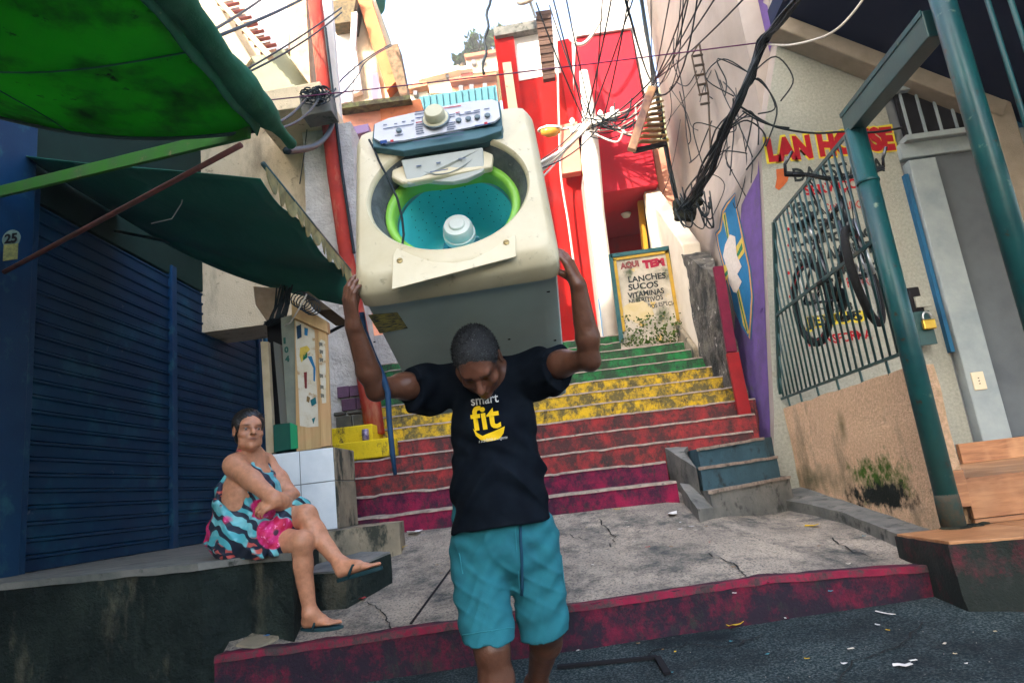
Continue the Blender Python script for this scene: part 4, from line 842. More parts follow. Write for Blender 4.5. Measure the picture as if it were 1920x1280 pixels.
# red house C at the head of the stairs
RH = Thing('red_house', 'tall red house with overhanging upper storey at the head of the stairs', 'house', (1.2, 11, 2.4))
pquad(RH, 'wall', [(958, 150), (1062, 130), (1150, 700), (1030, 760)], 11.6, 3, G['redpaint'])
pquad(RH, 'white_wall', [(962, 62), (1045, 45), (1058, 135), (972, 152)], 11.58, .4, G['white'])
pquad(RH, 'coping', [(925, 52), (1010, 36), (1012, 52), (928, 68)], 11.4, .5, G['conc'])
pquad(RH, 'corner_pillar', [(926, 68), (962, 62), (985, 250), (950, 255)], 11.5, .5, G['redpaint'])
pquad(RH, 'pale_pilaster', [(942, 118), (958, 116), (976, 240), (958, 243)], 11.45, .1, G['cream'])
pquad(RH, 'recess', [(1044, 78), (1090, 66), (1116, 240), (1070, 250)], 11.55, .5, pm('deep_red_paint', (.42, .008, .012), (.34, .01, .012), 3, rough=.8, bump=.3))
pquad(RH, 'grey_panel', [(1050, 235), (1082, 228), (1090, 320), (1054, 326)], 11.3, .2, G['peach'])
o1 = aY(1180, 354, 10.0); zb_ = o1.z
xa, xb = aY(1112, 200, 10.0).x, aY(1232, 330, 10.0).x
zt_ = aY(1140, 64, 10.0).z
pquad(RH, 'upper_storey', [(1082, 70), (1182, 54), (1234, 345), (1128, 362)], 10.0, 2.2, G['pinkred'])
pquad(RH, 'parapet', [(1076, -40), (1178, -55), (1184, 52), (1080, 68)], 9.95, 2.2, G['white'])
pquad(RH, 'white_edge', [(1184, 52), (1206, 48), (1240, 230), (1222, 236)], 10.05, 1.0, G['white'])
mb = MB(); mb.box((.7, 12.2, 2.4), (2.7, 12.5, 4.9)); RH.part('back_wall', mb, G['peach'])
mb = MB(); mb.box((.7, 12.15, 4.25), (2.4, 12.4, 5.3)); RH.part('red_band', mb, G['redpaint'])
pquad(RH, 'doorway', [(1204, 372), (1238, 366), (1246, 466), (1214, 472)], 10.6, .3, G['dark'])
pquad(RH, 'yellow_frame', [(1196, 375), (1206, 372), (1216, 470), (1206, 472)], 10.55, .1, flat('yellow_frame', (.45, .22, .02)))
pquad(RH, 'red_jamb', [(1232, 330), (1248, 326), (1262, 460), (1246, 466)], 10.3, .3, G['redpaint'])
pquad(RH, 'peach_pier', [(1225, 280), (1262, 276), (1282, 480), (1254, 470)], 10.2, .3, G['peach'])
c = aY(1172, 390, 11.0); mb = MB(); mb.lathe([(0, 0), (.09, 0), (.06, -.06), (.0, -.07)], 16, (c.x, 11.0, zb_ - .01)); RH.part('ceiling_lamp', mb, G['white'], smooth=True)
pquad(RH, 'side_pier', [(1092, 330), (1118, 326), (1166, 640), (1130, 650)], 10.9, .5, G['whitewall'])
pquad(RH, 'blue_stripe', [(1122, 560), (1130, 560), (1140, 640), (1132, 642)], 10.85, .05, INK_B)
# brown corrugated sheet edge on the white wall
CS = Thing('corrugated_sheet', 'brown corrugated sheet hanging down the white wall', 'sheet', tuple(aY(1025, 150, 11.2)))
for i in range(16):
    pquad(CS, 'ridge', [(1004 + i * .9, 22 + i * 8), (1033 + i * .5, 18 + i * 8), (1034 + i * .5, 25 + i * 8), (1005 + i * .9, 29 + i * 8)], 11.1 - .03 * (i % 2), .12, pm('brown_sheet', (.085, .05, .035), (.05, .03, .025), 12, rough=.8, rand=.2))
SD = Thing('satellite_dish', 'pale satellite dish above the white wall', 'dish', tuple(aY(1000, 5, 11.0)))
c = aY(990, -8, 10.9); mb = MB(); mb.lathe([(0, .05), (.12, .03), (.24, -.03), (.25, -.03), (.12, .045), (0, .065)], 24, c, (-.3, -.8, .4)); SD.part('dish', mb, pm('dish_paint', (.5, .42, .36), rough=.6, bump=.1), smooth=True)
mb = MB(); mb.tube([c, c + Vector((.1, .2, -.35))], .03, 8); SD.part('mast', mb, G['steel'])
# menu board at the top of the stairs
SB = Thing('menu_board', 'weathered hand-painted menu board reading LANCHES SUCOS at the stair top', 'sign board', tuple(aY(1220, 650, 8.95)))
W8 = 8.95
bm_ = pm('mouldy_cream_board', (.50, .45, .36), (.30, .28, .22), 5, (.38, .66), .9, bump=.5, bscale=40, bdist=.01, dirt=(.07, .09, .05), dscale=4, dr=(.55, .66), dirt2=(.55, .38, .10), d2scale=6, d2r=(.6, .66))
pquad(SB, 'panel', [(1145, 480), (1257, 464), (1290, 640), (1166, 660)], W8, .10, bm_)
tb = pm('dark_teal_frame', (.02, .08, .09), (.05, .12, .12), 12, rough=.8, bump=.4)
yf = pm('mustard_frame', (.50, .30, .03), (.35, .24, .05), 12, rough=.8, bump=.4)
for q, nm, mm, Yd in (([(1143, 476), (1259, 460), (1261, 467), (1145, 483)], 'frame_top', tb, .03), ([(1252, 461), (1261, 460), (1286, 596), (1277, 600)], 'frame_side', tb, .03), ([(1141, 477), (1148, 476), (1170, 640), (1162, 642)], 'frame_side', tb, .03),
                      ([(1148, 484), (1253, 469), (1254, 474), (1149, 489)], 'border', yf, .02), ([(1247, 470), (1253, 469), (1277, 598), (1269, 600)], 'border', yf, .02), ([(1149, 486), (1155, 485), (1173, 620), (1166, 622)], 'border', yf, .02)):
    pquad(SB, nm, q, W8 - Yd, Yd - .002, mm)
SBp = [o for o in SB.e.children if o.name.startswith('panel')][0]; SBB = bvh_of(SBp)
def stext(txt, l, r, h, mat, bold=.004):
    a, b = aY(l[0], l[1], W8), aY(r[0], r[1], W8); ux = (b - a); w_ = ux.length; ux.normalize(); uy = Vector((-ux.z, 0, ux.x))
    o = text_on('lettering', txt, .2, mat, a, ux, uy, SB.e, bold=bold, fitw=w_, fith=h * W8 / 1200, jit=.006, off=.004); o.location = -SB.loc
stext('AQUI', (1164, 507), (1199, 502), 15, flat('faded_maroon', (.22, .06, .06)), .012); stext('TEM', (1206, 504), (1247, 498), 16, flat('maroon', (.34, .02, .05)), .016)
stext('LANCHES', (1179, 531), (1249, 521), 12, INK_K, .006); stext('SUCOS', (1179, 545), (1235, 538), 12, INK_K, .006); stext('VITAMINAS', (1178, 560), (1246, 550), 11, INK_K, .006)
stext('NUTRITIVOS', (1180, 571), (1244, 562), 10, INK_K, .004); stext('SALGADOS ESPECIAL', (1188, 582), (1272, 570), 8, INK_K, .003)
decal('plaster_patch', blob(1195, 585, 27, 19, 30, 3, .3), SBB, pm('bare_plaster', (.55, .46, .28), (.5, .40, .2), 9, rough=.9), SB.e, .006)
# moss and weeds at the foot of the board
leafm = pm('weed_leaf', (.05, .12, .02), (.09, .13, .02), 20, (.4, .6), .8, bump=0, rand=.3)
mb = MB(); random.seed(11)
for i in range(420):
    px_ = random.uniform(1168, 1288); py_ = 648 - (random.random() ** 2) * 55 - (px_ - 1168) * .06; c = aY(px_, py_, W8 - .03 - random.random() * .10)
    d = Vector((random.uniform(-1, 1), random.uniform(-1, .2), random.uniform(-.3, 1))).normalized(); s = d.cross(Vector((random.random(), random.random(), random.random()))).normalized(); L = random.uniform(.025, .06)
    mb.add([c, c + d * L * .5 + s * L * .3, c + d * L, c + d * L * .5 - s * L * .3], [(0, 1, 2, 3)])
o = mb.build('weeds', leafm); o['kind'] = 'stuff'; o['label'] = 'green weeds and moss growing under the menu board'
# power pole, lamp
PO = Thing('power_pole', 'whitewashed concrete power pole tangled in cables', 'pole', tuple(aY(1150, 660, 9.7)))
pts = [aY(1094, 135, 9.7), aY(1104, 210, 9.7), aY(1108, 300, 9.7), aY(1118, 400, 9.7), aY(1134, 520, 9.7), aY(1150, 665, 9.7)]
poles = pm('whitewash', (.78, .74, .66), (.66, .62, .55), 4, rough=.85, bump=.3)
PO.part('shaft', MB().tube(pts, [.07, .11, .15, .13, .12, .12], 12), poles, smooth=True)
c = aY(1110, 235, 9.6)
mb = MB(); mb.beam(c + Vector((-.35, 0, -.05)), c + Vector((.45, -.05, .12)), .08, .1); PO.part('cross_arm', mb, poles, bev=.01)
for dx in (-.3, -.1, .15, .35): mb = MB(); mb.lathe([(.02, 0), (.045, .02), (.03, .05), (.045, .08), (.02, .12)], 12, c + Vector((dx, -.05, .06 + dx * .15))); PO.part('insulator', mb, G['white'], smooth=True)
SL = Thing('street_lamp', 'street lamp with amber glass on a short arm', 'lamp', tuple(aY(1070, 243, 9.6)))
a, b = aY(1082, 238, 9.6), aY(1052, 243, 9.6); SL.part('arm', MB().tube([a, b], .02, 8), G['steel'], smooth=True)
h0, h1 = aY(1055, 243, 9.6), aY(1008, 246, 9.6); d = (h1 - h0)
mb = MB(); mb.loft([[h0 + d * t + Vector((0, math.cos(k * math.pi / 8) * w_, max(0, math.sin(k * math.pi / 8)) * w_ * .7)) for k in range(16)] for t, w_ in ((0, .03), (.2, .09), (.6, .11), (.92, .06), (1, .02))], True, True); SL.part('hood', mb, poles, smooth=True)
amb = pm('amber_glass', (.62, .30, .04), (.5, .22, .03), 10, rough=.25, bump=.1, spec=.5)
mb = MB(); mb.loft([[h0 + d * t + Vector((0, math.cos(k * math.pi / 8) * w_, -max(0, math.sin(k * math.pi / 8)) * w_ * 1.1 - .005)) for k in range(16)] for t, w_ in ((.12, .04), (.3, .085), (.6, .10), (.88, .05))], True, True); SL.part('glass', mb, amb, smooth=True)
# slatted canopy on the right
SC_ = Thing('slatted_canopy', 'small slatted canopy with a dark plank beam beside the red wall', 'canopy', tuple(aY(1210, 230, 9.0)))
a, b = aY(1222, 165, 8.8), aY(1184, 282, 8.8); mb = MB(); mb.beam(a, b, .12, .10, (0, 1, 0)); SC_.part('plank_beam', mb, G['wood_b'], bev=.01)
sm_ = pm('ochre_slat', (.36, .25, .12), (.26, .18, .09), 9, rough=.8, rand=.15)
for i in range(9):
    t = i / 8; a, b = aY(1226 - 28 * t, 185 + 80 * t, 8.95), aY(1238 + 9 * t, 180 + 86 * t, 9.4); mb = MB(); mb.beam(a, b, .10, .03); SC_.part('slat', mb, sm_, bev=.004)
a, b = aY(1190, 283, 8.9), aY(1247, 270, 9.3); mb = MB(); mb.beam(a, b, .08, .06); SC_.part('end_beam', mb, G['dark'])
# left of the stairs: plaster wall, bricks, red pipe ------------------------------------
PWL = Thing('plaster_wall', 'rough grey plaster wall left of the stairway with exposed bricks', 'wall', (-2.4, 7.0, 1.2))
x1 = aY(690, 700, 7.0).x
mb = MB(); mb.box((aY(590, 700, 7.0).x, 7.0, .6), (x1, 7.35, 5.2)); o = PWL.part('wall', mb, G['plaster']); rough_mesh(o, .018, 5, .12)
purb = pm('purple_brick', (.11, .055, .10), (.075, .045, .07), 16, rough=.9, bump=.8, bscale=60, rand=.2)
for (l, t, r, b_) in ((632, 724, 655, 746), (655, 722, 676, 743), (640, 747, 668, 770), (668, 745, 682, 768)): pbox(PWL, 'brick', l, t, r - 1, b_ - 1, 6.965, .06, purb, .006)
gb = pm('grey_block', (.10, .095, .075), (.045, .045, .04), 12, rough=.9, bump=.8, bscale=40, rand=.2)
for (l, t, r, b_) in ((630, 780, 660, 806), (662, 776, 694, 802), (625, 772, 648, 779), (650, 770, 690, 775)): pbox(PWL, 'block', l, t, r - 1, b_ - 1, 6.95, .07, gb, .008)
RP = Thing('red_drainpipe', 'tall faded red drainpipe climbing the left house corner', 'pipe', tuple(aY(700, 815, 6.9)))
pts = [aY(588, -30, 6.9), aY(597, 60, 6.9), aY(612, 190, 6.9), aY(628, 330, 6.9), aY(650, 480, 6.9), aY(690, 720, 6.9), aY(704, 815, 6.9)]
RP.part('pipe', MB().tube(pts, [.085] * 4 + [.08, .11, .1], 14), G['redpipe'], smooth=True)
RP.part('side_cable', MB().tube([p + Vector((.10, -.05, 0)) for p in pts[1:5]], .018, 6), G['cable'])
# upper-left cream house A
HA = Thing('cream_house', 'cream stucco house with balcony soffit and small tiled roof', 'house', (-3.4, 7.1, .6))
HA_Y = 7.4
mb = MB(); mb.box((-8, HA_Y, 3.0), (aY(600, 300, HA_Y).x, 8.0, 12)); HA.part('wall', mb, G['cream'])
mb = MB(); mb.box((-3.9, 9.35, .5), (-1.9, 9.6, 3.2)); HA.part('alley_wall', mb, G['plaster'])
grs = pm('greenish_soffit', (.30, .31, .21), (.24, .25, .17), 3, rough=.9, bump=.3)
pquad(HA, 'balcony_slab', [(466, 176), (600, 152), (606, 196), (470, 214)], 6.5, .9, G['cream'], .01)
pquad(HA, 'balcony_face', [(448, 112), (532, 92), (598, 172), (468, 198)], 7.2, .2, grs)
pquad(HA, 'pale_wall', [(430, -30), (545, -40), (540, 90), (505, 100)], 7.3, .2, pm('pale_lilac_wall', (.55, .50, .55), (.48, .44, .48), 3, rough=.9, bump=.3))
pquad(HA, 'timber_post', [(536, -30), (572, -30), (582, 160), (545, 110)], 7.0, .2, pm('pale_timber', (.52, .40, .27), (.36, .27, .18), 9, (.4, .65), .9, bump=.6))
pquad(HA, 'white_strip', [(598, -30), (618, -30), (640, 240), (628, 250)], 7.35, .1, G['white'])
pquad(HA, 'pink_wall', [(326, -20), (355, -20), (352, 60), (330, 60)], 7.1, .3, pm('magenta_wall', (.45, .03, .17), rough=.8, bump=.2))
pquad(HA, 'cream_gable', [(352, 8), (395, -10), (470, 110), (448, 140), (400, 130), (352, 58)], 7.15, .25, G['cream'])
for i in range(9):
    x, y = 398 + i * 11.5, -14 + i * 13
    mb = MB(); a, b = aY(x, y + 4, 6.55), aY(x + 26, y - 2, 6.9); mb.loft([[p + Vector((0, 0, .0)) + Vector((math.cos(k * math.pi / 6) * .02, 0, math.sin(k * math.pi / 6) * .055)) for k in range(7)] for p in (a, a.lerp(b, .5), b)], True, True)
    HA.part('roof_tile', mb, G['redtile'])
    mb = MB(); mb.beam(a - Vector((0, 0, .045)), b - Vector((0, 0, .045)), .03, .03); HA.part('tile_batten', mb, G['wood_b'])
pquad(HA, 'eave_board', [(395, -10), (402, -14), (508, 100), (500, 108)], 6.5, .08, G['cream'])
# junction box block with cable knot
JB = Thing('junction_box', 'grimy concrete junction block with knotted cables on the cream house', 'box', tuple(aY(585, 215, 6.4)))
pquad(JB, 'block', [(560, 178), (616, 168), (622, 208), (566, 218)], 6.35, .25, G['conc'], .01)
mb = MB(); random.seed(5)
for i in range(26):
    a = aY(random.uniform(575, 612), random.uniform(170, 196), 6.3 - random.random() * .1); R1, R2, ph = random.uniform(.03, .09), random.uniform(.02, .06), random.uniform(0, 6)
    mb.tube([a + Vector((R1 * math.cos(ph + t * .5), -.02 * math.sin(t), R2 * math.sin(ph + t * .5) + .003 * t)) for t in range(11)], random.uniform(.006, .010), 5)
o = JB.part('cable_knot', mb, G['cable']); o['kind'] = 'stuff'
# orange gable house B
wn_ = pm('dark_pane', (.05, .06, .07), rough=.3, bump=0, spec=.5)
HB = Thing('orange_gable_house', 'cream and orange house with a steep raking roof edge', 'house', (-2.6, 12, 3))
pquad(HB, 'wall', [(600, -40), (690, -40), (766, 190), (776, 330), (630, 330)], 12.5, 2, G['cream'])
pquad(HB, 'rake_board', [(664, -20), (690, -20), (745, 150), (725, 170)], 12.2, .3, G['orange'])
pquad(HB, 'white_panel', [(622, 40), (660, 40), (678, 170), (638, 185)], 12.35, .14, G['white'])
pquad(HB, 'window', [(632, 125), (650, 122), (658, 190), (640, 193)], 12.3, .04, pm('lilac_pane', (.36, .33, .44), rough=.4, bump=0))
pquad(HB, 'window', [(690, 140), (708, 136), (716, 184), (698, 186)], 12.4, .04, pm('lilac_pane', (.3, .3, .4)))
pquad(HB, 'chimney_wall', [(720, 86), (746, 82), (766, 184), (752, 186)], 12.1, .4, pm('mossy_brick', (.22, .13, .08), (.10, .08, .05), 9, (.4, .6), .9, bump=.8, bscale=20))
pquad(HB, 'ledge', [(634, 196), (768, 178), (770, 186), (636, 204)], 11.8, .8, pm('mossy_ledge', (.16, .17, .07), (.07, .06, .04), 8, (.4, .6), .9, bump=.8))
pquad(HB, 'orange_band', [(712, 196), (788, 186), (800, 240), (716, 246)], 12.0, .4, G['orange'])
pquad(HB, 'peach_band', [(630, 208), (716, 196), (720, 270), (640, 300)], 12.05, .4, G['peach'])
pquad(HB, 'eave', [(612, 4), (668, -6), (660, 40), (622, 46)], 12.0, .6, pm('grimy_eave', (.07, .06, .04), (.15, .11, .06), 12, (.4, .62), .9, bump=.8))
pquad(HB, 'downpipe', [(659, 24), (669, 22), (660, 190), (652, 192)], 11.9, .08, G['white'])
pquad(HB, 'lilac_pipe', [(630, 244), (690, 232), (692, 246), (632, 260)], 11.7, .2, pm('lilac_pipe', (.25, .18, .34), rough=.6, bump=.1))
mb = MB(); mb.box((-3.6, 12.6, 1.8), (-1.7, 14.4, 6.9)); HB.part('lower_storey', mb, G['peach'])
for (x0, z0) in ((-3.2, 4.6), (-2.4, 4.6)):
    mb = MB(); mb.box((x0, 12.55, z0), (x0 + .55, 12.61, z0 + .9)); wq = HB.part('window', mb, pm('lilac_pane', (.3, .3, .4))); mb = MB(); mb.box((x0 - .06, 12.52, z0 - .08), (x0 + .61, 12.58, z0)); HB.part('sill', mb, G['white'])
PH_ = Thing('peach_house', 'low peach house facing down the stairway behind the washing machine', 'house', (-.8, 12.0, 2.3))
mb = MB(); mb.box((-1.72, 12.0, 2.0), (.25, 14.5, 6.4)); PH_.part('wall', mb, G['peach'])
mb = MB(); mb.box((-1.80, 11.8, 6.4), (.32, 14.6, 6.55)); PH_.part('roof_slab', mb, G['conc'], bev=.02)
mb = MB(); mb.box((-.45, 11.95, 2.4), (.05, 12.02, 4.3)); PH_.part('door', mb, G['bluep'], bev=.01)
for (x0, z0) in ((-1.45, 3.0), (-1.45, 4.9), (-.4, 4.9)):
    mb = MB(); mb.box((x0, 11.96, z0), (x0 + .6, 12.02, z0 + .8)); PH_.part('window', mb, wn_); mb = MB(); mb.box((x0 - .07, 11.9, z0 - .09), (x0 + .67, 12.01, z0 - .01)); PH_.part('sill', mb, G['white'], bev=.005)
WT = Thing('water_tank', 'teal plastic water tank on the roof above the orange house', 'water tank', tuple(aY(690, 10, 13.0)))
c = aY(690, -6, 13.0); WT.part('tank', MB().lathe([(0, -.28), (.36, -.28), (.42, .1), (.44, .12), (.44, .3), (0, .42)], 28, c), pm('teal_plastic', (.03, .22, .22), (.02, .17, .18), 5, rough=.5, bump=.1), smooth=True)
# far houses on the hill ---------------------------------------------------
wht = pm('far_white', (.62, .56, .47), (.54, .47, .38), .6, rough=.9, bump=0); ora = pm('far_orange', (.50, .20, .11), (.42, .16, .08), .6, rough=.9, bump=0); tl = pm('far_tile', (.34, .11, .06), rough=.9, bump=0)
wn = pm('far_pane', (.10, .10, .11), rough=.4, bump=0)
def far_house(lab, quads, Y, wins=()):
    T = Thing('hillside_house', lab, 'house', tuple(aY(quads[0][1][3][0], quads[0][1][3][1], Y)), 'houses on the hillside')
    for k, (nm, q, m_, dy) in enumerate(quads): pquad(T, nm, q, Y - dy, 4 if k == 0 else .6, m_)
    for (l, t, r, b_) in wins: pquad(T, 'window', [(l, t), (r, t), (r, b_), (l, b_)], Y - .35, .3, wn)
far_house('white hillside house with a long pale sloping roof', [('wall', [(785, 150), (862, 130), (862, 172), (788, 176)], wht, 0), ('roof', [(780, 141), (860, 122), (862, 130), (784, 150)], wht, .5)], 34, ((836, 136, 841, 144),))
far_house('orange hillside house above the teal roof', [('wall', [(845, 152), (930, 140), (932, 176), (848, 180)], ora, 0), ('roof', [(842, 148), (930, 136), (931, 142), (844, 154)], tl, .5)], 32, ((860, 160, 868, 170), (880, 158, 888, 168), (905, 156, 913, 166)))
far_house('red-roofed hillside house below the palm trees', [('wall', [(848, 132), (885, 126), (887, 148), (849, 152)], pm('far_red', (.42, .10, .08), rough=.9, bump=0), 0), ('roof', [(846, 128), (884, 122), (886, 128), (848, 134)], wht, .4)], 38, ((858, 137, 863, 143),))
far_house('cream hillside house at the top under the trees', [('wall', [(872, 106), (932, 96), (936, 132), (878, 138)], pm('far_cream', (.60, .50, .36), rough=.9, bump=0), 0), ('roof', [(870, 102), (932, 92), (933, 98), (872, 108)], tl, .4)], 44, ((884, 112, 892, 120), (902, 110, 910, 118)))
far_house('small white hillside house beside the orange gable', [('wall', [(760, 165), (800, 158), (802, 190), (764, 192)], wht, 0), ('roof', [(758, 160), (800, 152), (801, 160), (762, 168)], ora, .4)], 26, ((775, 170, 782, 178),))
TR = Thing('metal_roof', 'teal corrugated metal roof in front of the hillside houses', 'roof', tuple(aY(860, 190, 18)))
pquad(TR, 'sheet', [(786, 182), (930, 160), (934, 190), (790, 215)], 18, .1, pm('teal_roof', (.04, .14, .17), (.03, .10, .12), 3, rough=.6, bump=.1))
for i in range(12): pquad(TR, 'ridge', [(790 + i * 12, 181.5 - i * 1.83), (793 + i * 12, 181 - i * 1.83), (796 + i * 12, 212 - i * 2), (793 + i * 12, 213 - i * 2)], 17.95, .05, pm('teal_roof', (0, 0, 0)))
# trees on the hill
lf = pm('tree_leaf', (.045, .09, .035), (.07, .12, .03), .9, (.4, .6), .8, bump=0, rand=.0)
bark = pm('tree_bark', (.12, .085, .05), (.07, .05, .03), 4, rough=.9, bump=.5)
def tree(lab, cx, cy_, base, rx, ry, Y, seed, n=900, grp='trees on the hill'):
    random.seed(seed); b0 = aY(base[0], base[1], Y); c0 = aY(cx, cy_, Y); s = Y / 1250
    T = Thing('hill_tree', lab, 'tree', tuple(b0), grp)
    mb = MB(); mb.tube([b0, b0.lerp(c0, .5) + Vector((.1, 0, 0)), c0], [.22, .16, .08], 8); cl = []
    for i in range(9):
        e_ = c0 + Vector((random.uniform(-1, 1) * rx * s, random.uniform(-1, 1) * rx * s * .8, random.uniform(-.6, .9) * ry * s)); cl.append(e_); mb.tube([b0.lerp(c0, .6), (b0.lerp(c0, .6) + e_) / 2 + Vector((0, 0, .1)), e_], [.07, .05, .02], 5)
    T.part('trunk', mb, bark); mb = MB()
    for i in range(n):
        c = random.choice(cl) + Vector((random.gauss(0, .28) * rx * s, random.gauss(0, .28) * rx * s, random.gauss(0, .20) * ry * s)); d = Vector((random.gauss(0, 1), random.gauss(0, 1), random.gauss(0, .5))).normalized(); q = d.orthogonal().normalized(); L = random.uniform(.14, .34)
        mb.add([c - d * L, c + q * L * .4, c + d * L, c - q * L * .4], [(0, 1, 2, 3)])
    T.part('crown', mb, lf)
tree('dark broad tree on the hilltop left of the red pillar', 902, 88, (905, 112), 26, 17, 46, 3, 1500)
tree('taller dense tree on the hilltop right at the red pillar', 930, 72, (925, 112), 15, 28, 46.5, 4, 1200)
tree('small low tree beside the cream hillside house', 866, 112, (866, 128), 14, 8, 45, 5, 500)
# unseen building added behind the camera, two heights sized to shade the alley -------------------------------------------
TB = Thing('shade_building', 'unseen tall building added behind the viewer to shade the alley', 'building', (-4, -9, -1.3))
mb = MB(); mb.box((-24, -14, -1.5), (-11.2, -9, 17.5)); TB.part('wall', mb, G['cream'])
mb = MB(); mb.box((-11.2, -14, -1.5), (-2.5, -9, 24)); TB.part('shade_tower', mb, G['cream'])
for i in range(4):
    for j in range(5):
        x0 = -20 + i * 4.6; mb = MB(); mb.box((x0, -9.03, 1.4 + j * 3.1), (x0 + 1.6, -8.985, 2.9 + j * 3.1)); TB.part('window', mb, wn)
# ================================================================== WASHING MACHINE
WA, WB_ = aY(675, 575, 2.06), aY(1052, 515, 2.06)
wx = (WB_ - WA).normalized(); TILT = math.radians(19)
wz = Vector((0, -math.cos(TILT), math.sin(TILT))); wz = (wz - wx * wz.dot(wx)).normalized(); wy = wz.cross(wx)
WO = (WA + WB_) / 2 + wz * .085 + wy * .012
WM = Matrix((wx, wy, wz)).transposed().to_4x4(); WM.translation = WO
WS = thing('washing_machine', 'dirty cream top-loading washing machine carried on the man\'s shoulders', 'washing machine')
WS.matrix_world = WM
def WL(px, py, z=0.0):                                    # photo pixel -> point on a plane of the machine (local)
    d = ray(px, py); n = wz; t = ((WO + wz * z) - CAM).dot(n) / d.dot(n); p = CAM + d * t - WO
    return Vector((p.dot(wx), p.dot(wy), z))
def wpart(nm, mb, mat, parent=None, **k):
    o = mb.build(nm, mat, parent or WS, **k); return o
HW, D = .335, .73
def sq(hx, y0, y1, z, n=120, e=20.0, zf=None):
    out = []; cy_, hy = (y0 + y1) / 2, (y1 - y0) / 2
    for k in range(n):
        a = 2 * math.pi * k / n; a -= .10 * math.sin(4 * a) * -1 * .0; c, s = math.cos(a), math.sin(a); q = (abs(c) ** e + abs(s) ** e) ** (-1 / e)
        out.append((hx * c * q, cy_ + hy * s * q, z))
    return out
def oval(rx, ry, cy_, z, n=120, cx=0.0, wav=0.0):
    return [(cx + rx * math.cos(2 * math.pi * k / n), cy_ + ry * math.sin(2 * math.pi * k / n) - wav * max(0, math.sin(2 * math.pi * k / n)) ** 6, z) for k in range(n)]
cream_w = pm('aged_cream_plastic', (.62, .56, .39), (.55, .48, .31), 7, (.35, .7), .42, bump=.06, bscale=30, dirt=(.26, .22, .13), dscale=26, dr=(.60, .74), dirt2=(.05, .05, .045), d2scale=60, d2r=(.735, .77), obj=True, spec=.45)
galv = pm('scuffed_grey_wall', (.12, .135, .14), (.05, .06, .065), 22, (.35, .7), .6, bump=.4, bscale=80, dirt=(.38, .36, .30), dscale=22, dr=(.6, .7), obj=True)
greenp = pm('lime_green_plastic', (.22, .52, .06), (.19, .47, .06), 8, rough=.35, bump=.05, obj=True, spec=.5)
tealp = pm('teal_drum_plastic', (.09, .72, .78), (.07, .62, .68), 5, rough=.3, bump=.05, obj=True, spec=.5)
cabm = pm('grey_enamel', (.46, .58, .55), (.38, .48, .46), 3, (.35, .7), .38, bump=.03, bscale=12, dirt=(.12, .12, .10), dscale=14, dr=(.70, .78), obj=True, spec=.5)
CYo = .355
mb = MB(); mb.loft([sq(HW, 0, D, -.115), sq(HW, 0, D, -.055), sq(HW - .006, .008, D - .004, -.036), sq(HW - .022, .038, D - .012, -.008), sq(HW - .032, .055, D - .02, 0), oval(.288, .268, CYo, .001), oval(.282, .262, CYo, .004), oval(.274, .254, CYo, -.004), oval(.272, .252, CYo, -.02)])
o = wpart('top_frame', mb, cream_w, smooth=True); md = o.modifiers.new('e', 'EDGE_SPLIT'); md.split_angle = math.radians(38)
mb = MB(); mb.loft([oval(.2715, .2515, CYo, -.018), oval(.255, .236, CYo, -.06), oval(.232, .216, CYo, -.115)]); wpart('bowl_wall', mb, galv, smooth=True)
ring = []
for (r, z, wv) in ((.238, -.112, 0), (.242, -.094, .0), (.238, -.084, .0), (.218, -.085, .050), (.210, -.098, .060), (.209, -.14, .055)): ring.append(oval(r, r * .94, CYo, z, wav=wv))
o = wpart('balance_ring', MB().loft(ring), greenp, smooth=True)
mb = MB(); mb.loft([oval(.212, .200, CYo, -.115), oval(.214, .202, CYo, -.16), oval(.208, .198, CYo, -.17), oval(.210, .198, CYo, -.42), oval(.18, .17, CYo, -.46), oval(.02, .02, CYo, -.465)], False, True); dr_ = wpart('drum', mb, tealp, smooth=True)
mb = MB(); mb.loft([oval(.2105, .1995, CYo, -.150), oval(.2085, .1975, CYo, -.157), oval(.2105, .1995, CYo, -.164)]); wpart('steel_band', mb, G['steel'], dr_, smooth=True)
holes = MB()
for a in range(26, 156, 13):
    for j in range(7):
        th = math.radians(a + (3 if j % 2 else 0)); rr = .2075; z = -.19 - j * .030; c = Vector((rr * math.cos(th), CYo + rr * .945 * math.sin(th), z)); t = Vector((-math.sin(th), math.cos(th), 0))
        holes.add([c + t * .0022 + Vector((0, 0, .002)), c - t * .0022 + Vector((0, 0, .002)), c - t * .0022 - Vector((0, 0, .002)), c + t * .0022 - Vector((0, 0, .002))], [(0, 1, 2, 3)])
o = wpart('drain_holes', holes, G['dark'], dr_); o['kind'] = 'stuff'
ag = wpart('agitator', MB().lathe([(.11, -.455), (.075, -.41), (.058, -.33), (.052, -.245), (.0, -.245)], 32, (0, CYo, 0)), pm('blue_clear_plastic', (.10, .30, .38), (.08, .25, .33), 12, rough=.2, bump=.05, spec=.6, obj=True), smooth=True)
for k in range(6):
    a = k * math.pi / 3; d_ = Vector((math.cos(a), math.sin(a), 0)); c = Vector((0, CYo, 0)); mb = MB()
    mb.prism([c + d_ * .05 + Vector((0, 0, -.26)), c + d_ * .066 + Vector((0, 0, -.27)), c + d_ * .12 + Vector((0, 0, -.45)), c + d_ * .06 + Vector((0, 0, -.45))], Vector((-d_.y, d_.x, 0)) * .008); wpart('fin', mb, pm('pale_blue_fin', (.16, .38, .45), rough=.3, bump=0), ag)
capm = pm('white_cap_plastic', (.66, .69, .66), (.6, .63, .6), 12, rough=.4, bump=.03, obj=True)
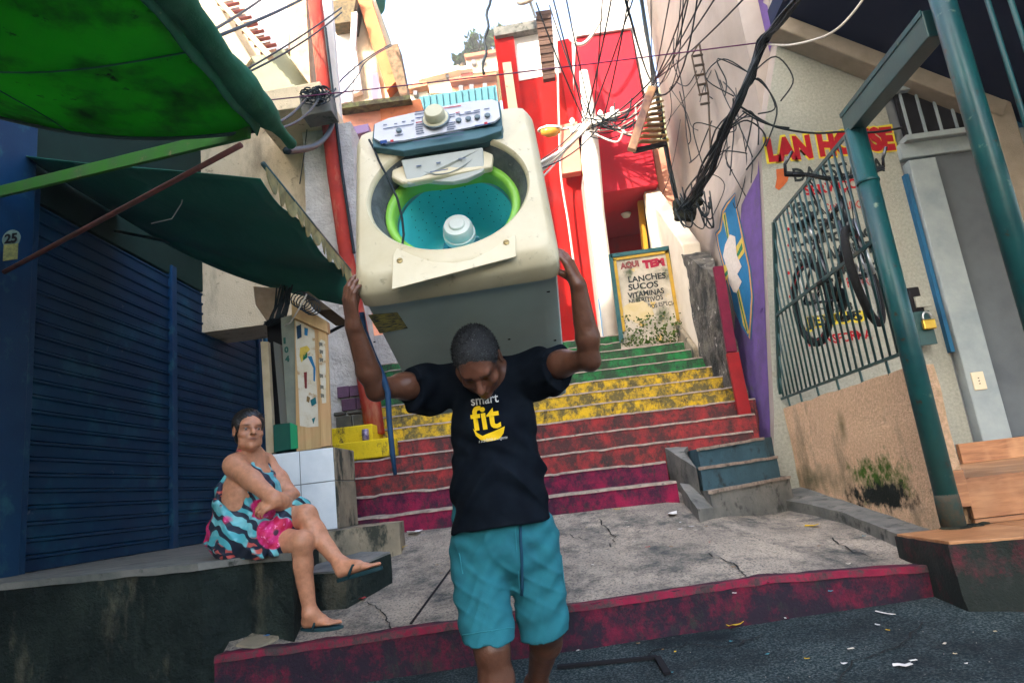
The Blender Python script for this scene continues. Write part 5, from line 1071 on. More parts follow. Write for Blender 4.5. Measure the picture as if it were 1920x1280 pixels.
wpart('agitator_cap', MB().lathe([(.053, -.25), (.060, -.247), (.060, -.225), (.055, -.222), (.055, -.195), (.048, -.180), (.030, -.177), (.029, -.171), (.026, -.168), (.0, -.168)], 36, (0, CYo, 0)), capm, smooth=True).modifiers.new('e', 'EDGE_SPLIT').split_angle = math.radians(35)
# cabinet
mb = MB(); mb.loft([sq(HW - .012, .012, D - .01, -.112, e=30), sq(HW - .012, .012, D - .01, -1.0, e=30)], False, True); o = wpart('cabinet', mb, cabm, smooth=True); o.modifiers.new('e', 'EDGE_SPLIT').split_angle = math.radians(38)
for sx in (-1, 1):
    for sy_ in (.07, .63): wpart('foot', MB().lathe([(.03, -1.03), (.03, -1.0), (.0, -1.0)], 16, (sx * .27, sy_, 0)), G['black'])
# flat plate with screws at the front of the opening
a, b, c, d = WL(735, 548), WL(970, 484), WL(955, 430), WL(742, 490)
pl = [WL(736, 545), WL(968, 484), WL(968, 444), WL(950, 452), WL(918, 474), WL(885, 490), WL(850, 496), WL(810, 494), WL(775, 482), WL(745, 468), WL(738, 482)]
mb = MB(); mb.prism([p + Vector((0, 0, .003)) for p in pl], (0, 0, .006)); wpart('front_plate', mb, cream_w, bev=.002)
for (x, y) in ((751, 492), (950, 458)):
    p = WL(x, y); sc_ = wpart('screw', MB().lathe([(.010, .008), (.010, .012), (.006, .014), (0, .014)], 16, p), pm('brassy_screw', (.35, .27, .12), rough=.4, metal=.7, bump=0)); wpart('screw_slot', MB().box((p.x - .007, p.y - .001, .0142), (p.x + .007, p.y + .001, .0148)), G['dark'], sc_)
# control console
cons = pm('slate_teal_plastic', (.07, .155, .185), (.06, .13, .16), 8, rough=.4, bump=.03, obj=True)
facm = pm('lilac_white_fascia', (.60, .62, .68), (.55, .56, .62), 14, rough=.45, bump=.02, obj=True, dirt=(.34, .36, .42), dscale=20, dr=(.66, .74))
zc = .055
o4 = [WL(697, 262, .03), WL(706, 290, .0), WL(944, 262, .0), WL(941, 232, .03), WL(937, 190, zc), WL(925, 186, zc), WL(880, 190, zc), WL(830, 199, zc), WL(780, 210, zc), WL(730, 221, zc), WL(700, 232, zc)]
base_ = [Vector((p.x, p.y, -.03)) for p in o4]
mb = MB(); n = len(o4); mb.add(base_ + o4, [tuple(range(n - 1, -1, -1)), tuple(range(n, 2 * n))] + [(i, (i + 1) % n, n + (i + 1) % n, n + i) for i in range(n)]); co = wpart('console', mb, cons, bev=.006)
zf = zc + .004; fc = [(702, 262), (716, 270), (760, 266), (830, 252), (895, 239), (928, 231), (938, 222), (934, 194), (922, 190), (880, 194), (830, 203), (780, 214), (730, 225), (704, 236)]
# the fascia leans from the console crest down to its lower edge
def FZ(px, py, lift=0.0):
    p = WL(px, py, 0); y_hi, y_lo = WL(820, 200, 0).y, WL(820, 262, 0).y; t = max(0, min(1, (p.y - y_lo) / (y_hi - y_lo))); z = .034 + (zc - .030) * t + lift; return WL(px, py, z)
fp = [FZ(x, y, .0) for x, y in fc]; mb = MB(); mb.prism(fp, (0, 0, .008)); fa = wpart('fascia', mb, facm, co)
LIFT = .0095
def fbox(nm, x, y, w_, h_, mat, rot=-.155, lift=LIFT):
    c_, s_ = math.cos(rot), math.sin(rot); pts = [FZ(x + a * c_ - b * s_, y + a * s_ + b * c_, lift) for a, b in ((-w_ / 2, h_ / 2), (w_ / 2, h_ / 2), (w_ / 2, -h_ / 2), (-w_ / 2, -h_ / 2))]
    mb = MB(); mb.add(pts, [(0, 1, 2, 3)]); wpart(nm, mb, mat, co)
pk, pr_, pb = flat('print_grey', (.10, .13, .20)), flat('print_red', (.45, .05, .06)), flat('print_blue', (.03, .07, .22))
random.seed(3)
for i in range(6): fbox('print', 742 + random.uniform(-3, 3) + i * .0, 0, 1, 1, pk) if False else None
for (x, y, w_, m_) in ((722, 234, 7, pk), (742, 232, 6, pk), (757, 228, 7, pk), (774, 226, 6, pk), (747, 237, 58, pk), (748, 253, 16, pk), (789, 213, 24, pk), (790, 220, 22, pb), (845, 201, 40, pr_), (800, 207, 44, pk), (808, 260, 70, pk), (850, 249, 40, pk), (787, 229, 15, pr_), (786, 234, 14, pk), (786, 238, 15, pk), (786, 242, 14, pk), (787, 246, 14, pk), (788, 250, 15, pk),
                       (845, 215, 16, pk), (846, 219, 14, pk), (846, 230, 16, pk), (845, 234, 15, pk), (846, 238, 17, pk), (845, 242, 14, pk), (858, 211, 8, pr_), (859, 214, 8, pk), (877, 210, 12, pk), (894, 207, 12, pk), (913, 204, 10, pk), (880, 213, 40, pk), (735, 268, 26, pk), (905, 234, 30, pb), (840, 256, 60, pk)):
    fbox('print', x, y, w_, 1.6, m_)
fbox('print', 719, 266, 13, 6, pb); fbox('print', 735, 264, 6, 4, pr_); fbox('print', 911, 231, 6, 4, pr_)
kc = FZ(817, 222, .012); kn = wpart('knob', MB().lathe([(.046, 0), (.046, .004), (.037, .006), (.036, .030), (.031, .037), (.0, .038)], 36, kc), pm('cream_knob', (.55, .53, .38), (.5, .47, .33), 12, rough=.4, bump=.02), co, smooth=True); kn.modifiers.new('e', 'EDGE_SPLIT').split_angle = math.radians(35)
wpart('knob_ring', MB().lathe([(.046, -.002), (.050, 0), (.046, .003), (.04, .003)], 36, kc), pm('grey_ring', (.25, .32, .37), rough=.4, bump=0), co, smooth=True)
for (x, y) in ((748, 245), (860, 226), (878, 223), (895, 220), (914, 217)):
    wpart('button', MB().lathe([(.0105, 0), (.0105, .004), (.008, .006), (.0, .006)], 20, FZ(x, y, .010)), pm('grey_button', (.14, .19, .22), rough=.4, bump=0), co)
# dark band below the console and the dispenser cover
mb = MB(); q = [WL(704, 288, .0), WL(760, 296, .0), WL(900, 272, .0), WL(942, 258, .0), WL(944, 240, .02), WL(700, 270, .02)]
mb.prism([Vector((p.x, p.y, .002)) for p in q], (0, 0, .03)); wpart('lower_band', mb, cons, bev=.004)
disp = pm('pale_grey_plastic', (.44, .47, .44), (.40, .43, .40), 10, rough=.4, bump=.02, obj=True)
q = [WL(752, 300, .0), WL(905, 276, .0), WL(908, 318, -.03), WL(902, 322, -.03), WL(875, 336, -.04), WL(850, 340, -.04), WL(825, 340, -.04), WL(800, 338, -.04), WL(764, 345, -.03)]
mb = MB(); mb.add([p + Vector((0, 0, -.02)) for p in q] + q, [tuple(range(8, -1, -1)), tuple(range(9, 18))] + [(i, (i + 1) % 9, 9 + (i + 1) % 9, 9 + i) for i in range(9)]); dp = wpart('dispenser_cover', mb, disp, bev=.004)
ar = [WL(760 + i * 14.2, 303 + 31 * math.sin(math.pi * i / 10) - i * 1.9 + 2, -.012 - .012 * math.sin(math.pi * i / 10)) for i in range(11)]
wpart('smile_groove', MB().tube(ar, .0022, 6), pm('groove_grey', (.30, .33, .32), rough=.5, bump=0), dp)
for (x, y, w_) in ((785, 312, 10), (822, 306, 8), (866, 298, 14), (823, 321, 34)):
    p = [WL(x - w_ / 2, y + w_ * .08, -.006), WL(x + w_ / 2, y - w_ * .08, -.006), WL(x + w_ / 2, y - w_ * .08 - 2, -.006), WL(x - w_ / 2, y + w_ * .08 - 2, -.006)]; mb = MB(); mb.add(p, [(0, 1, 2, 3)]); wpart('print', mb, pk, dp)
q = [WL(735, 320, -.03), WL(760, 302, -.012), WL(905, 276, -.012), WL(925, 290, -.03), WL(925, 330, -.07), WL(760, 360, -.07), WL(738, 345, -.06)]
mb = MB(); mb.prism([Vector((p.x, p.y, -.055)) for p in q], (0, 0, .03)); wpart('dispenser_body', mb, cream_w, bev=.008)
# sticker, cables
def FR(px, py):                                          # point on the cabinet front panel
    d = ray(px, py); p0 = WO + wy * .010; t = (p0 - CAM).dot(wy) / d.dot(wy); p = CAM + d * t - WO; return Vector((p.dot(wx), .0095, p.dot(wz)))
stk_m = NT('warning_sticker'); f_ = stk_m.noise(stk_m.P(True, (30, 1, 260)), 1.0, 2); stk_m.l(stk_m.mix(stk_m.ramp(f_, .47, .53), (.42, .36, .08), (.06, .075, .06)), stk_m.b.inputs['Base Color'])
mb = MB(); mb.add([FR(690, 590), FR(745, 585), FR(765, 615), FR(712, 625)], [(0, 1, 2, 3)]); wpart('warning_sticker', mb, stk_m.m)
for (x, y, w_) in ((1025, 546, 6), (952, 635, 5), (1038, 637, 5), (700, 640, 4)): mb = MB(); mb.add([FR(x, y), FR(x + w_, y - 1), FR(x + w_, y + 2), FR(x, y + 2)], [(0, 1, 2, 3)]); wpart('chip', mb, G['dark'])
pts = [WL(692, 262, .03), WL(703, 283, .02), WL(712, 305, .012), WL(728, 335, .0), WL(745, 372, -.03), WL(754, 410, -.05), WL(757, 440, -.06), WL(753, 468, -.05), WL(748, 482, -.02)]
wpart('power_cord', MB().tube(pts, .0042, 8), G['cable'], smooth=True)
pts = [WL(735, 362, -.10), WL(727, 385, -.09), WL(722, 420, -.09), WL(728, 450, -.1)]
wpart('inner_cord', MB().tube(pts, .004, 6), G['cable'], smooth=True)
hz = pm('navy_strap', (.012, .045, .10), (.01, .03, .07), 20, rough=.6, bump=.2)
wpts = [aY(678, 585, 2.22), aY(684, 620, 2.24), aY(700, 665, 2.22), aY(717, 705, 2.19), aY(727, 735, 2.16), aY(730, 790, 2.15), aY(736, 850, 2.15), aY(741, 890, 2.16)]
imat = WM.inverted(); o = wpart('hanging_strap', MB().tube([imat @ p for p in wpts], [.009, .009, .010, .012, .010, .009, .009, .006], 8), hz, smooth=True)
# ================================================================== PEOPLE
def skin_mat(name, rough=.45, bump=.25, bs=90):
    k = NT(name); at = k.n('ShaderNodeAttribute'); at.attribute_name = 'Col'
    P = k.P(); f = k.noise(P, 35, 5); c = k.mix(k.ramp(f, .3, .75), at.outputs['Color'], k.mix(.35, at.outputs['Color'], (.0, .0, .0)))
    k.l(c, k.b.inputs['Base Color']); k.b.inputs['Roughness'].default_value = rough; k.b.inputs['Subsurface Weight'].default_value = .12
    k.b.inputs['Subsurface Radius'].default_value = (.012, .005, .003); k.b.inputs['Subsurface Scale'].default_value = .6; k.b.inputs['Specular IOR Level'].default_value = .45
    k.bump(k.noise(P, bs, 5, .6), bump, .003); return k.m
def frame(up, fwd):
    u = Vector(up).normalized(); f = Vector(fwd); f = (f - u * f.dot(u)).normalized(); r = f.cross(u); return Matrix((r, f, u)).transposed()
def head_sdf(S, c, R, k=1.0, nose=1.0, jowl=0.0):
    P = lambda x, y, z: Vector(c) + R @ Vector((x * k, y * k, z * k)); r = lambda *a: tuple(q * k for q in a)
    S.ell(P(0, -.012, .035), r(.074, .094, .080), R, .02)
    S.ell(P(0, .030, -.045), r(.057, .062, .074), R, .03)
    S.ell(P(0, .058, .020), r(.052, .034, .034), R, .02)                    # brow
    S.cone(P(-.036, .078, .022), P(.036, .078, .022), .012 * k, .012 * k, .015)
    for s in (-1, 1):
        S.ell(P(s * .034, .083, -.002), r(.019, .014, .012), R, .010, sub=True)       # sockets
        S.ell(P(s * .033, .072, -.003), r(.015, .013, .0125), R, .004)      # lids / eyeballs
        S.ell(P(s * .044, .056, -.030), r(.022, .026, .018), R, .018)       # cheeks
        S.ell(P(s * .077, -.008, -.006), r(.009, .019, .032), R, .006); S.ell(P(s * .083, -.004, -.003), r(.006, .012, .020), R, .003, sub=True)
        if jowl: S.ell(P(s * .040, .040, -.075), r(.024, .026, .026), R, .02)
    S.cone(P(0, .088, .008), P(0, .110 * (1 + .02 * nose), -.026), .008 * k, .0125 * k * nose, .008)
    for s in (-1, 1): S.ell(P(s * .012, .101, -.031), r(.0085, .010, .007), R, .006)
    S.ell(P(0, .090, -.052), r(.020, .010, .007), R, .008); S.ell(P(0, .089, -.063), r(.019, .010, .007), R, .007)
    S.cone(P(-.020, .101, -.0575), P(.020, .101, -.0575), .0018 * k, .0018 * k, .003, sub=True)
    S.ell(P(0, .072, -.095), r(.022, .022, .018), R, .02)
    return P
def hand_sdf(S, w_, d, n, th, curl=(.3, .5, .4), spread=.10, k=1.0, tdir=None):
    """w_ wrist, d along the palm, n out of the back of the hand, th = +1/-1 thumb side"""
    d = Vector(d).normalized(); n = Vector(n); n = (n - d * n.dot(d)).normalized(); s = d.cross(n) * th
    fin = []
    for i, (off, L) in enumerate(((.031, .070), (.011, .078), (-.010, .072), (-.029, .056))):
        kn = Vector(w_) + d * (.088 - .006 * abs(i - 1)) * k + s * off * k; S.cone(Vector(w_) + s * off * .55 * k, kn, .016 * k, .0115 * k, .014)
        fd = (d + s * (off * spread / .03)).normalized(); p = kn; a = 0; rr = .0098 * k; pts = [kn]
        for j, f in enumerate((.45, .30, .25)):
            a += curl[j]; dd = fd * math.cos(a) - n * math.sin(a); q = p + dd * L * f * k; S.cone(p, q, rr, rr * .9, .004); rr *= .9; p = q; pts.append(p)
        fin.append(pts)
    t0 = Vector(w_) + d * .022 * k + s * .026 * k; td = Vector(tdir).normalized() if tdir else (d * .62 + s * .72 - n * .35).normalized()
    t1 = t0 + td * .042 * k; t2 = t1 + (td * .8 + d * .5 - n * .2).normalized() * .032 * k; t3 = t2 + (td * .45 + d * .8 - n * .25).normalized() * .025 * k
    S.cone(Vector(w_) + d * .01 * k, t1, .017 * k, .0125 * k, .012); S.cone(t1, t2, .0125 * k, .0105 * k, .004); S.cone(t2, t3, .0105 * k, .0085 * k, .004)
    return fin
def foot_sdf(S, ank, heel, toe, k=1.0):
    """toes point from heel to toe; sole lies on that line"""
    heel, toe = Vector(heel), Vector(toe); d = (toe - heel); L = d.length; d.normalize(); up = Vector((0, 0, 1)); up = (up - d * up.dot(d)).normalized(); s = d.cross(up)
    S.cone(ank, heel + d * .03 + up * .035, .036 * k, .034 * k, .03); S.ell(heel + d * .03 + up * .028, (.032 * k,) * 3, None, .02)
    S.cone(ank, heel + d * L * .55 + up * .038, .034 * k, .026 * k, .03, flat=(s, 1.25)); S.cone(heel + d * .03 + up * .022, heel + d * L * .72 + up * .020, .026 * k, .021 * k, .02, flat=(s, 1.6))
    for i, off in enumerate((-.030, -.012, .003, .017, .030)):
        S.cone(heel + d * L * .72 + s * off * k + up * .016, heel + d * (L * (1.0 - .045 * i)) + s * off * 1.05 * k + up * .012, .0125 * k, (.0115 if i == 0 else .0085) * k, .006)
V = Vector
# ------------------------------------------------------------------ the man
def ellC(V_, c, r): return np.sqrt((((V_ - np.array(c, np.float32)) / np.array(r, np.float32)) ** 2).sum(1))
man_skin = skin_mat('dark_brown_skin', .36, .5)
MBASE = aY(950, 1000, 2.45); MBASE.z = roadz(0, 2.4)
MAN = Thing('person', 'barefaced man in black T-shirt and teal shorts hauling a washing machine', 'person', tuple(MBASE))
MAN.e['label'] = 'man in black T-shirt and teal shorts carrying a washing machine on his back'
pel = aY(945, 1015, 2.52); chest = aY(925, 800, 2.44); neckb = aY(905, 705, 2.40)
shL, shR = aY(806, 722, 2.40), aY(1012, 692, 2.40)
elL, elR = aY(706, 728, 2.20), aY(1104, 672, 2.20)
wrL, wrR = aY(663, 612, 2.07), aY(1084, 534, 2.10)
hipL, hipR = aY(895, 1040, 2.52), aY(998, 1022, 2.52)
knL, knR = aY(922, 1215, 2.37), aY(1032, 1165, 2.52)
anL, anR = V((aY(945, 1385, 2.38).x, 2.38, roadz(0, 2.3) + .085)), V((aY(1010, 1320, 2.86).x, 2.86, roadz(0, 2.85) + .11))
S = SDF((-.80, 1.90, -.20), (.42, 3.05, 1.80), .0058)
S.chain([pel, chest, neckb], [.12, .10, .075], .05, flat=((1, 0, 0), 1.22))
hc = aY(896, 676, 2.235); tilt = .10
hup = V((-.13, -.88, .46)).normalized(); hfw = V((-.02, -.47, -.88))
HR = frame(hup, hfw)
S.cone(neckb + V((0, 0, -.01)), hc + V((0, .05, -.01)), .062, .055, .04)
S.cone(shL, neckb, .060, .048, .04); S.cone(shR, neckb, .060, .048, .04)
for a, b, c, sd in ((shL, elL, wrL, -1), (shR, elR, wrR, 1)):
    m_ = a.lerp(b, .45); S.chain([a, m_, b], [.056, .043, .033], .03)
    mf = b.lerp(c, .28) + (V((sd * .006, -.004, 0))); S.chain([b, mf, c], [.033, .038, .0235], .02); S.ell(b + V((sd * .006, .012, -.012)), (.031, .031, .030), None, .02)
    S.cone(b.lerp(c, .5), c, .029, .022, .02, flat=((0, 1, 0), 1.15)); S.ell(a.lerp(b, .5) + V((0, -.012, .012)), (.05, .036, .034), None, .02)
    f0 = V((-sd * .012, -.034, 0)); S.chain([b.lerp(c, .12) + f0 * .9, b.lerp(c, .35) + f0 * 1.12 + V((.006, 0, 0)), b.lerp(c, .6) + f0 * .88 - V((.004, 0, 0)), b.lerp(c, .85) + f0 * .66], [.004, .005, .0045, .004], .004); S.chain([b.lerp(c, .3) + f0 + V((.014, .004, 0)), b.lerp(c, .55) + f0 * .86 + V((.008, 0, 0)), b.lerp(c, .75) + f0 * .8 - V((.002, 0, 0))], [.004, .0045, .004], .004)
# hands on the machine's edges
hand_sdf(S, wrL, aY(650, 535, 2.02) - wrL, V((-.80, -.60, .0)), -1, curl=(.25, .45, .4), spread=.08, k=1.08, tdir=V((.55, -.45, .75)))
hand_sdf(S, wrR + V((-.0, -.0, .0)), V((-.28, -.12, 1)), V((.9, -.45, .25)), 1, curl=(.25, .55, .5), spread=.16, k=1.02, tdir=V((-.85, -.35, .25)))
for h_, k_, a_ in ((hipL, knL, anL), (hipR, knR, anR)):
    S.chain([h_, k_], [.085, .054], .05); S.chain([k_, k_.lerp(a_, .32) + V((0, .02, 0)), a_], [.056, .056, .036], .03)
for a_ in (anL, anR):
    zz = roadz(0, a_.y) + .012; foot_sdf(S, a_, V((a_.x, a_.y + .05, zz)), V((a_.x + .01, a_.y - .21, zz - .015)))
PH = head_sdf(S, hc, HR, 1.0, 1.18)
# forehead creases, elbow bones, veins
def crease(X, Y, Z):
    q = np.stack([X - hc.x, Y - hc.y, Z - hc.z], -1) @ np.array(HR, np.float32); x, y, z = q[..., 0], q[..., 1], q[..., 2]
    w_ = np.exp(-((z - .045) / .022) ** 2) * (y > .03) * np.exp(-(x / .05) ** 2); return w_ * .0014 * np.sin((z + .006 * np.cos(x * 55)) * 2 * np.pi / .0125)
S.warp(crease)
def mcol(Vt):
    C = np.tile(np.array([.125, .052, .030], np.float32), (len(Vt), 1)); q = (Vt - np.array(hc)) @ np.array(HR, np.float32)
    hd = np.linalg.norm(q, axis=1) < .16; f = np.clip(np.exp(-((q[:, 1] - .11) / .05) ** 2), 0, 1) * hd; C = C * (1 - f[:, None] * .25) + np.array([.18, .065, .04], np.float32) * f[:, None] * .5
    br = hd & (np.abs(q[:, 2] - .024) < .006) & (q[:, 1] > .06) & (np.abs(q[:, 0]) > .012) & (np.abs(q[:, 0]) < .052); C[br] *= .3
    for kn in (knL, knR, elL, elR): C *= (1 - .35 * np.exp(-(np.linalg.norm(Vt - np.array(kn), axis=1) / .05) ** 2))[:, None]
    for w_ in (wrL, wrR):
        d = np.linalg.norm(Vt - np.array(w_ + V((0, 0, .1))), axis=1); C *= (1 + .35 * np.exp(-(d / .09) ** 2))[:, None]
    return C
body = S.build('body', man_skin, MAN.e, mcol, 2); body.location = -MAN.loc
# hair
S = SDF(hc - V((.15, .15, .15)), hc + V((.15, .15, .15)), .0035)
S.ell(PH(0, -.014, .036), (.0785, .0985, .0845), HR, .01); S.ell(PH(0, -.05, -.02), (.071, .055, .065), HR, .02)
Rw = HR @ V((0, 1, 0)); Uw = HR @ V((0, 0, 1))
def hairline(S_, planes, amp, taper):
    def fn(X, Y, Z):
        out = np.full(X.shape, -1.0, np.float32); wob = amp * (np.sin(X * 130 + Y * 60) * np.sin(Z * 150 + X * 40) + .7 * np.sin(X * 330 + Z * 90) * np.sin(Z * 370 + Y * 280))
        for p, n_ in planes:
            n_ = Vector(n_).normalized(); out = np.maximum(out, (X - p.x) * n_.x + (Y - p.y) * n_.y + (Z - p.z) * n_.z)
        return out + wob
    sl, g = S_.win(S_.lo, [S_.lo[i] + S_.h * S_.n[i] for i in range(3)]); d = fn(*g)
    S_.f[sl] = np.maximum(S_.f[sl] + taper * np.maximum(0, d + .028), d)
hairline(S, [(PH(0, .062, .056), Rw * .95 - Uw * .30), (PH(0, .03, .0), Rw * .75 - Uw * .65), (PH(0, -.05, -.055), -Uw)], .004, .16)
S.warp(lambda X, Y, Z: .0010 * np.sin(X * 900) * np.sin(Y * 1000 + Z * 400) * np.cos(Z * 950))
kh = NT('salt_and_pepper_hair'); P_ = kh.P(); q_ = kh.noise(P_, 420, 3, .7); ft = kh.n('ShaderNodeNewGeometry')
sep = kh.n('ShaderNodeVectorMath', operation='DOT_PRODUCT'); kh.l(ft.outputs['Position'], sep.inputs[0]); sep.inputs[1].default_value = tuple(Rw)
mr = kh.n('ShaderNodeMapRange'); kh.l(sep.outputs['Value'], mr.inputs[0]); base_d = hc.dot(Rw); mr.inputs['From Min'].default_value = base_d - .03; mr.inputs['From Max'].default_value = base_d + .09; mr.inputs['To Min'].default_value = .66; mr.inputs['To Max'].default_value = .44
ma = kh.n('ShaderNodeMath', operation='GREATER_THAN'); kh.l(q_, ma.inputs[0]); kh.l(mr.outputs[0], ma.inputs[1])
kh.l(kh.mix(ma.outputs[0], (.006, .008, .010), (.035, .04, .045)), kh.b.inputs['Base Color']); kh.b.inputs['Roughness'].default_value = .75; kh.bump(kh.noise(P_, 300, 3), .9, .004)
o = S.build('hair', kh.m, MAN.e, None, 1); o.location = -MAN.loc
random.seed(8); dk, gy = MB(), MB(); hv = [(v.co.copy(), v.normal.copy()) for v in o.data.vertices]
for (c, n_) in random.sample(hv, min(len(hv), 5200)):
    if (c - hc).dot(HR @ V((0, 1, 0))) > .085 or (c - PH(0, -.01, .03)).dot(n_) < 0: continue
    fr = (c - hc).dot(Rw); t = (n_ + V((random.gauss(0, .5), random.gauss(0, .5), random.gauss(0, .5)))).normalized(); s_ = t.orthogonal().normalized() * .0009; L = random.uniform(.004, .009)
    (gy if random.random() < .04 + max(0, fr) * 3.5 else dk).add([c - s_, c + s_, c + t * L], [(0, 1, 2)])
for m_, nm, col in ((dk, 'dark_stubble', (.010, .011, .012)), (gy, 'grey_stubble', (.16, .16, .165))): q = m_.build(nm, pm(nm, col, rough=.7, bump=0), o); q['kind'] = 'stuff'
# T-shirt
S = SDF((-.66, 2.05, .55), (.30, 2.85, 1.40), .005)
hemc = aY(942, 985, 2.50)
S.chain([hemc + V((0, .0, -.06)), aY(935, 900, 2.47), chest, neckb + V((0, .02, -.02))], [.154, .130, .118, .090], .04, flat=((1, 0, 0), 1.22))
S.cone(neckb + V((0, .035, -.015)), shL, .078, .074, .04); S.cone(neckb + V((0, .035, -.015)), shR, .078, .074, .04)
for a, b in ((shL, elL), (shR, elR)):
    e_ = a.lerp(b, .70); S.cone(a, e_, .070, .072, .035); S.cone(a + V((0, .02, -.05)), a.lerp(b, .35) + V((0, .0, -.03)), .06, .054, .03)
for a, b in ((shL, elL), (shR, elR)):
    p = a.lerp(b, .40); d_ = (b - a).normalized(); s_ = 1 if b.x > a.x else -1; S.cut(p, d_, lo=(p.x - .15 if s_ > 0 else -.66, 2.0, p.z - .2), hi=(.30 if s_ > 0 else p.x + .15, 2.9, p.z + .2))
S.cone(neckb + V((0, -.01, .0)), hc + V((0, .02, .02)), .060, .066, .01, sub=True)
S.cut(hemc, V((.03, 0, -1)))
def ridge(v): return (1 - np.abs(np.sin(v))) ** 2.2
def folds(X, Y, Z):
    f = .0050 * np.sin((Z + .55 * np.abs(X + .20) - .3 * X) * 58 + 6 * np.sin(X * 7)) * np.exp(-((Z - .80) / .16) ** 2)
    f += .0045 * np.sin((X * .8 + Z * .5) * 70 + 3 * np.sin(Z * 20)) * np.exp(-((Z - 1.02) / .10) ** 2)
    f += .005 * np.sin((X * 1.0 - Z * .9) * 62 + 2 * np.sin(Y * 30)) * np.clip((np.abs(X + .20) - .13) / .12, 0, 1)
    f += .003 * np.sin(X * 33 + Z * 21) * np.sin(Z * 27 - X * 14)
    f -= .010 * ridge((Z + .8 * np.abs(X + .20)) * 19 + 1.5 * np.sin(X * 9)) * np.exp(-((Z - .84) / .15) ** 2)
    f -= .009 * ridge((Z - .7 * X) * 23 + np.sin(X * 15)) * np.clip((np.abs(X + .20) - .10) / .12, 0, 1) * np.clip((Z - .9) / .1, 0, 1)
    return f
S.warp(folds)
shirt_m = pm('black_cotton', (.003, .005, .009), (.006, .010, .016), 14, (.35, .7), .9, bump=.35, bscale=300, bdist=.002, dirt=(.015, .02, .028), dscale=26, dr=(.70, .8), spec=.06)
shirt = S.build('t_shirt', shirt_m, MAN.e, None, 2); shirt.location = -MAN.loc; SHIRT = bvh_of(shirt)
# print on the shirt
def shirt_text(txt, l, r, h, mat, bold=0.0, shear=0.0):
    me = text_mesh(txt, 1.0, bold, shear=shear); bm = bmesh.new(); bm.from_mesh(me); xs = [v.co.x for v in bm.verts]; ys = [v.co.y for v in bm.verts]; x0, x1, y0, y1 = min(xs), max(xs), min(ys), max(ys)
    for _ in range(2): bmesh.ops.subdivide_edges(bm, edges=[e for e in bm.edges if e.calc_length() > .25], cuts=1)
    bmesh.ops.triangulate(bm, faces=bm.faces)
    L, Rr = V((l[0], l[1], 0)), V((r[0], r[1], 0)); ux = (Rr - L); uy = V((ux.y, -ux.x, 0)).normalized() * -1
    if uy.y > 0: uy = -uy
    for v in bm.verts:
        q = L + ux * ((v.co.x - x0) / (x1 - x0)) + uy * h * ((v.co.y - y0) / (y1 - y0)); p = cast(SHIRT, q.x, q.y, .0035)
        v.co = p if p else V((0, 2.4, .8))
    me2 = bpy.data.meshes.new('shirt_print'); bm.to_mesh(me2); bm.free(); me2.materials.append(mat); o = bpy.data.objects.new('shirt_print', me2); COL.objects.link(o); o.parent = shirt
PWh, PYe = pm('white_ink', (.62, .62, .60), rough=.7, bump=0), pm('yellow_ink', (.80, .52, .01), rough=.7, bump=0)
shirt_text('smart', (885, 761), (935, 754), 15, PWh, .012); shirt_text('fit', (887, 809), (940, 801), 46, PYe, .022); shirt_text('a academia inteligente', (899, 831), (952, 823), 8, PWh, .0, .3)
arc = [(887, 803), (895, 811), (905, 817), (916, 820), (927, 819), (937, 813), (946, 799), (944, 811), (938, 820), (928, 825), (914, 827), (902, 824), (893, 816)]
decal('shirt_print', arc, SHIRT, PYe, shirt, .0035, 6)
# shorts
S = SDF((-.55, 2.10, .10), (.25, 2.90, .85), .005)
S.chain([hipL.lerp(hipR, .5) + V((0, .0, .17)), hipL.lerp(hipR, .5) + V((0, 0, .02))], [.143, .146], .03, flat=((1, 0, 0), 1.24))
hmL, hmR = aY(918, 1204, 2.37), aY(1022, 1186, 2.53)
for h_, k_ in ((hipL, hmL), (hipR, hmR)):
    S.cone(h_ + V((0, 0, .02)), k_ + V((0, 0, -.06)), .097, .090, .03)
S.cut(hmL, V((-.05, 0, -1)), hi=(aY(968, 1180, 2.45).x, 2.95, .7)); S.cut(hmR, V((.06, .15, -1)), lo=(aY(968, 1180, 2.45).x, 2.0, 0))
def sfold(X, Y, Z):
    f = .0050 * np.sin((X * 1.1 + Z * .8) * 48 + 2.5 * np.sin(Z * 19)) * np.exp(-((Z - .55) / .14) ** 2) + .0035 * np.sin((X * .7 - Z * 1.1) * 66 + 2 * np.sin(X * 23))
    f += .004 * np.sin((Z - .6 * np.abs(X + .19)) * 75) * np.exp(-((X + .19) / .09) ** 2) * np.exp(-((Z - .62) / .08) ** 2)
    f -= .007 * ridge((Z * .9 + X * 1.0) * 27 + 1.8 * np.sin(Z * 14)) * np.exp(-((Z - .52) / .16) ** 2) + .005 * ridge((Z * 1.0 - X * 1.3) * 38 + 1.6 * np.sin(X * 31)) * np.exp(-((Z - .42) / .10) ** 2)
    return f
S.warp(sfold)
shorts = S.build('shorts', pm('teal_cotton', (.018, .145, .18), (.014, .115, .145), 10, (.35, .7), .9, bump=.4, bscale=260, bdist=.002, spec=.2, dirt=(.014, .095, .13), dscale=6, dr=(.54, .75)), MAN.e, None, 2); shorts.location = -MAN.loc; SHORT = bvh_of(shorts)
hm_ = pm('teal_stitching', (.025, .17, .21), rough=.9, bump=.2)
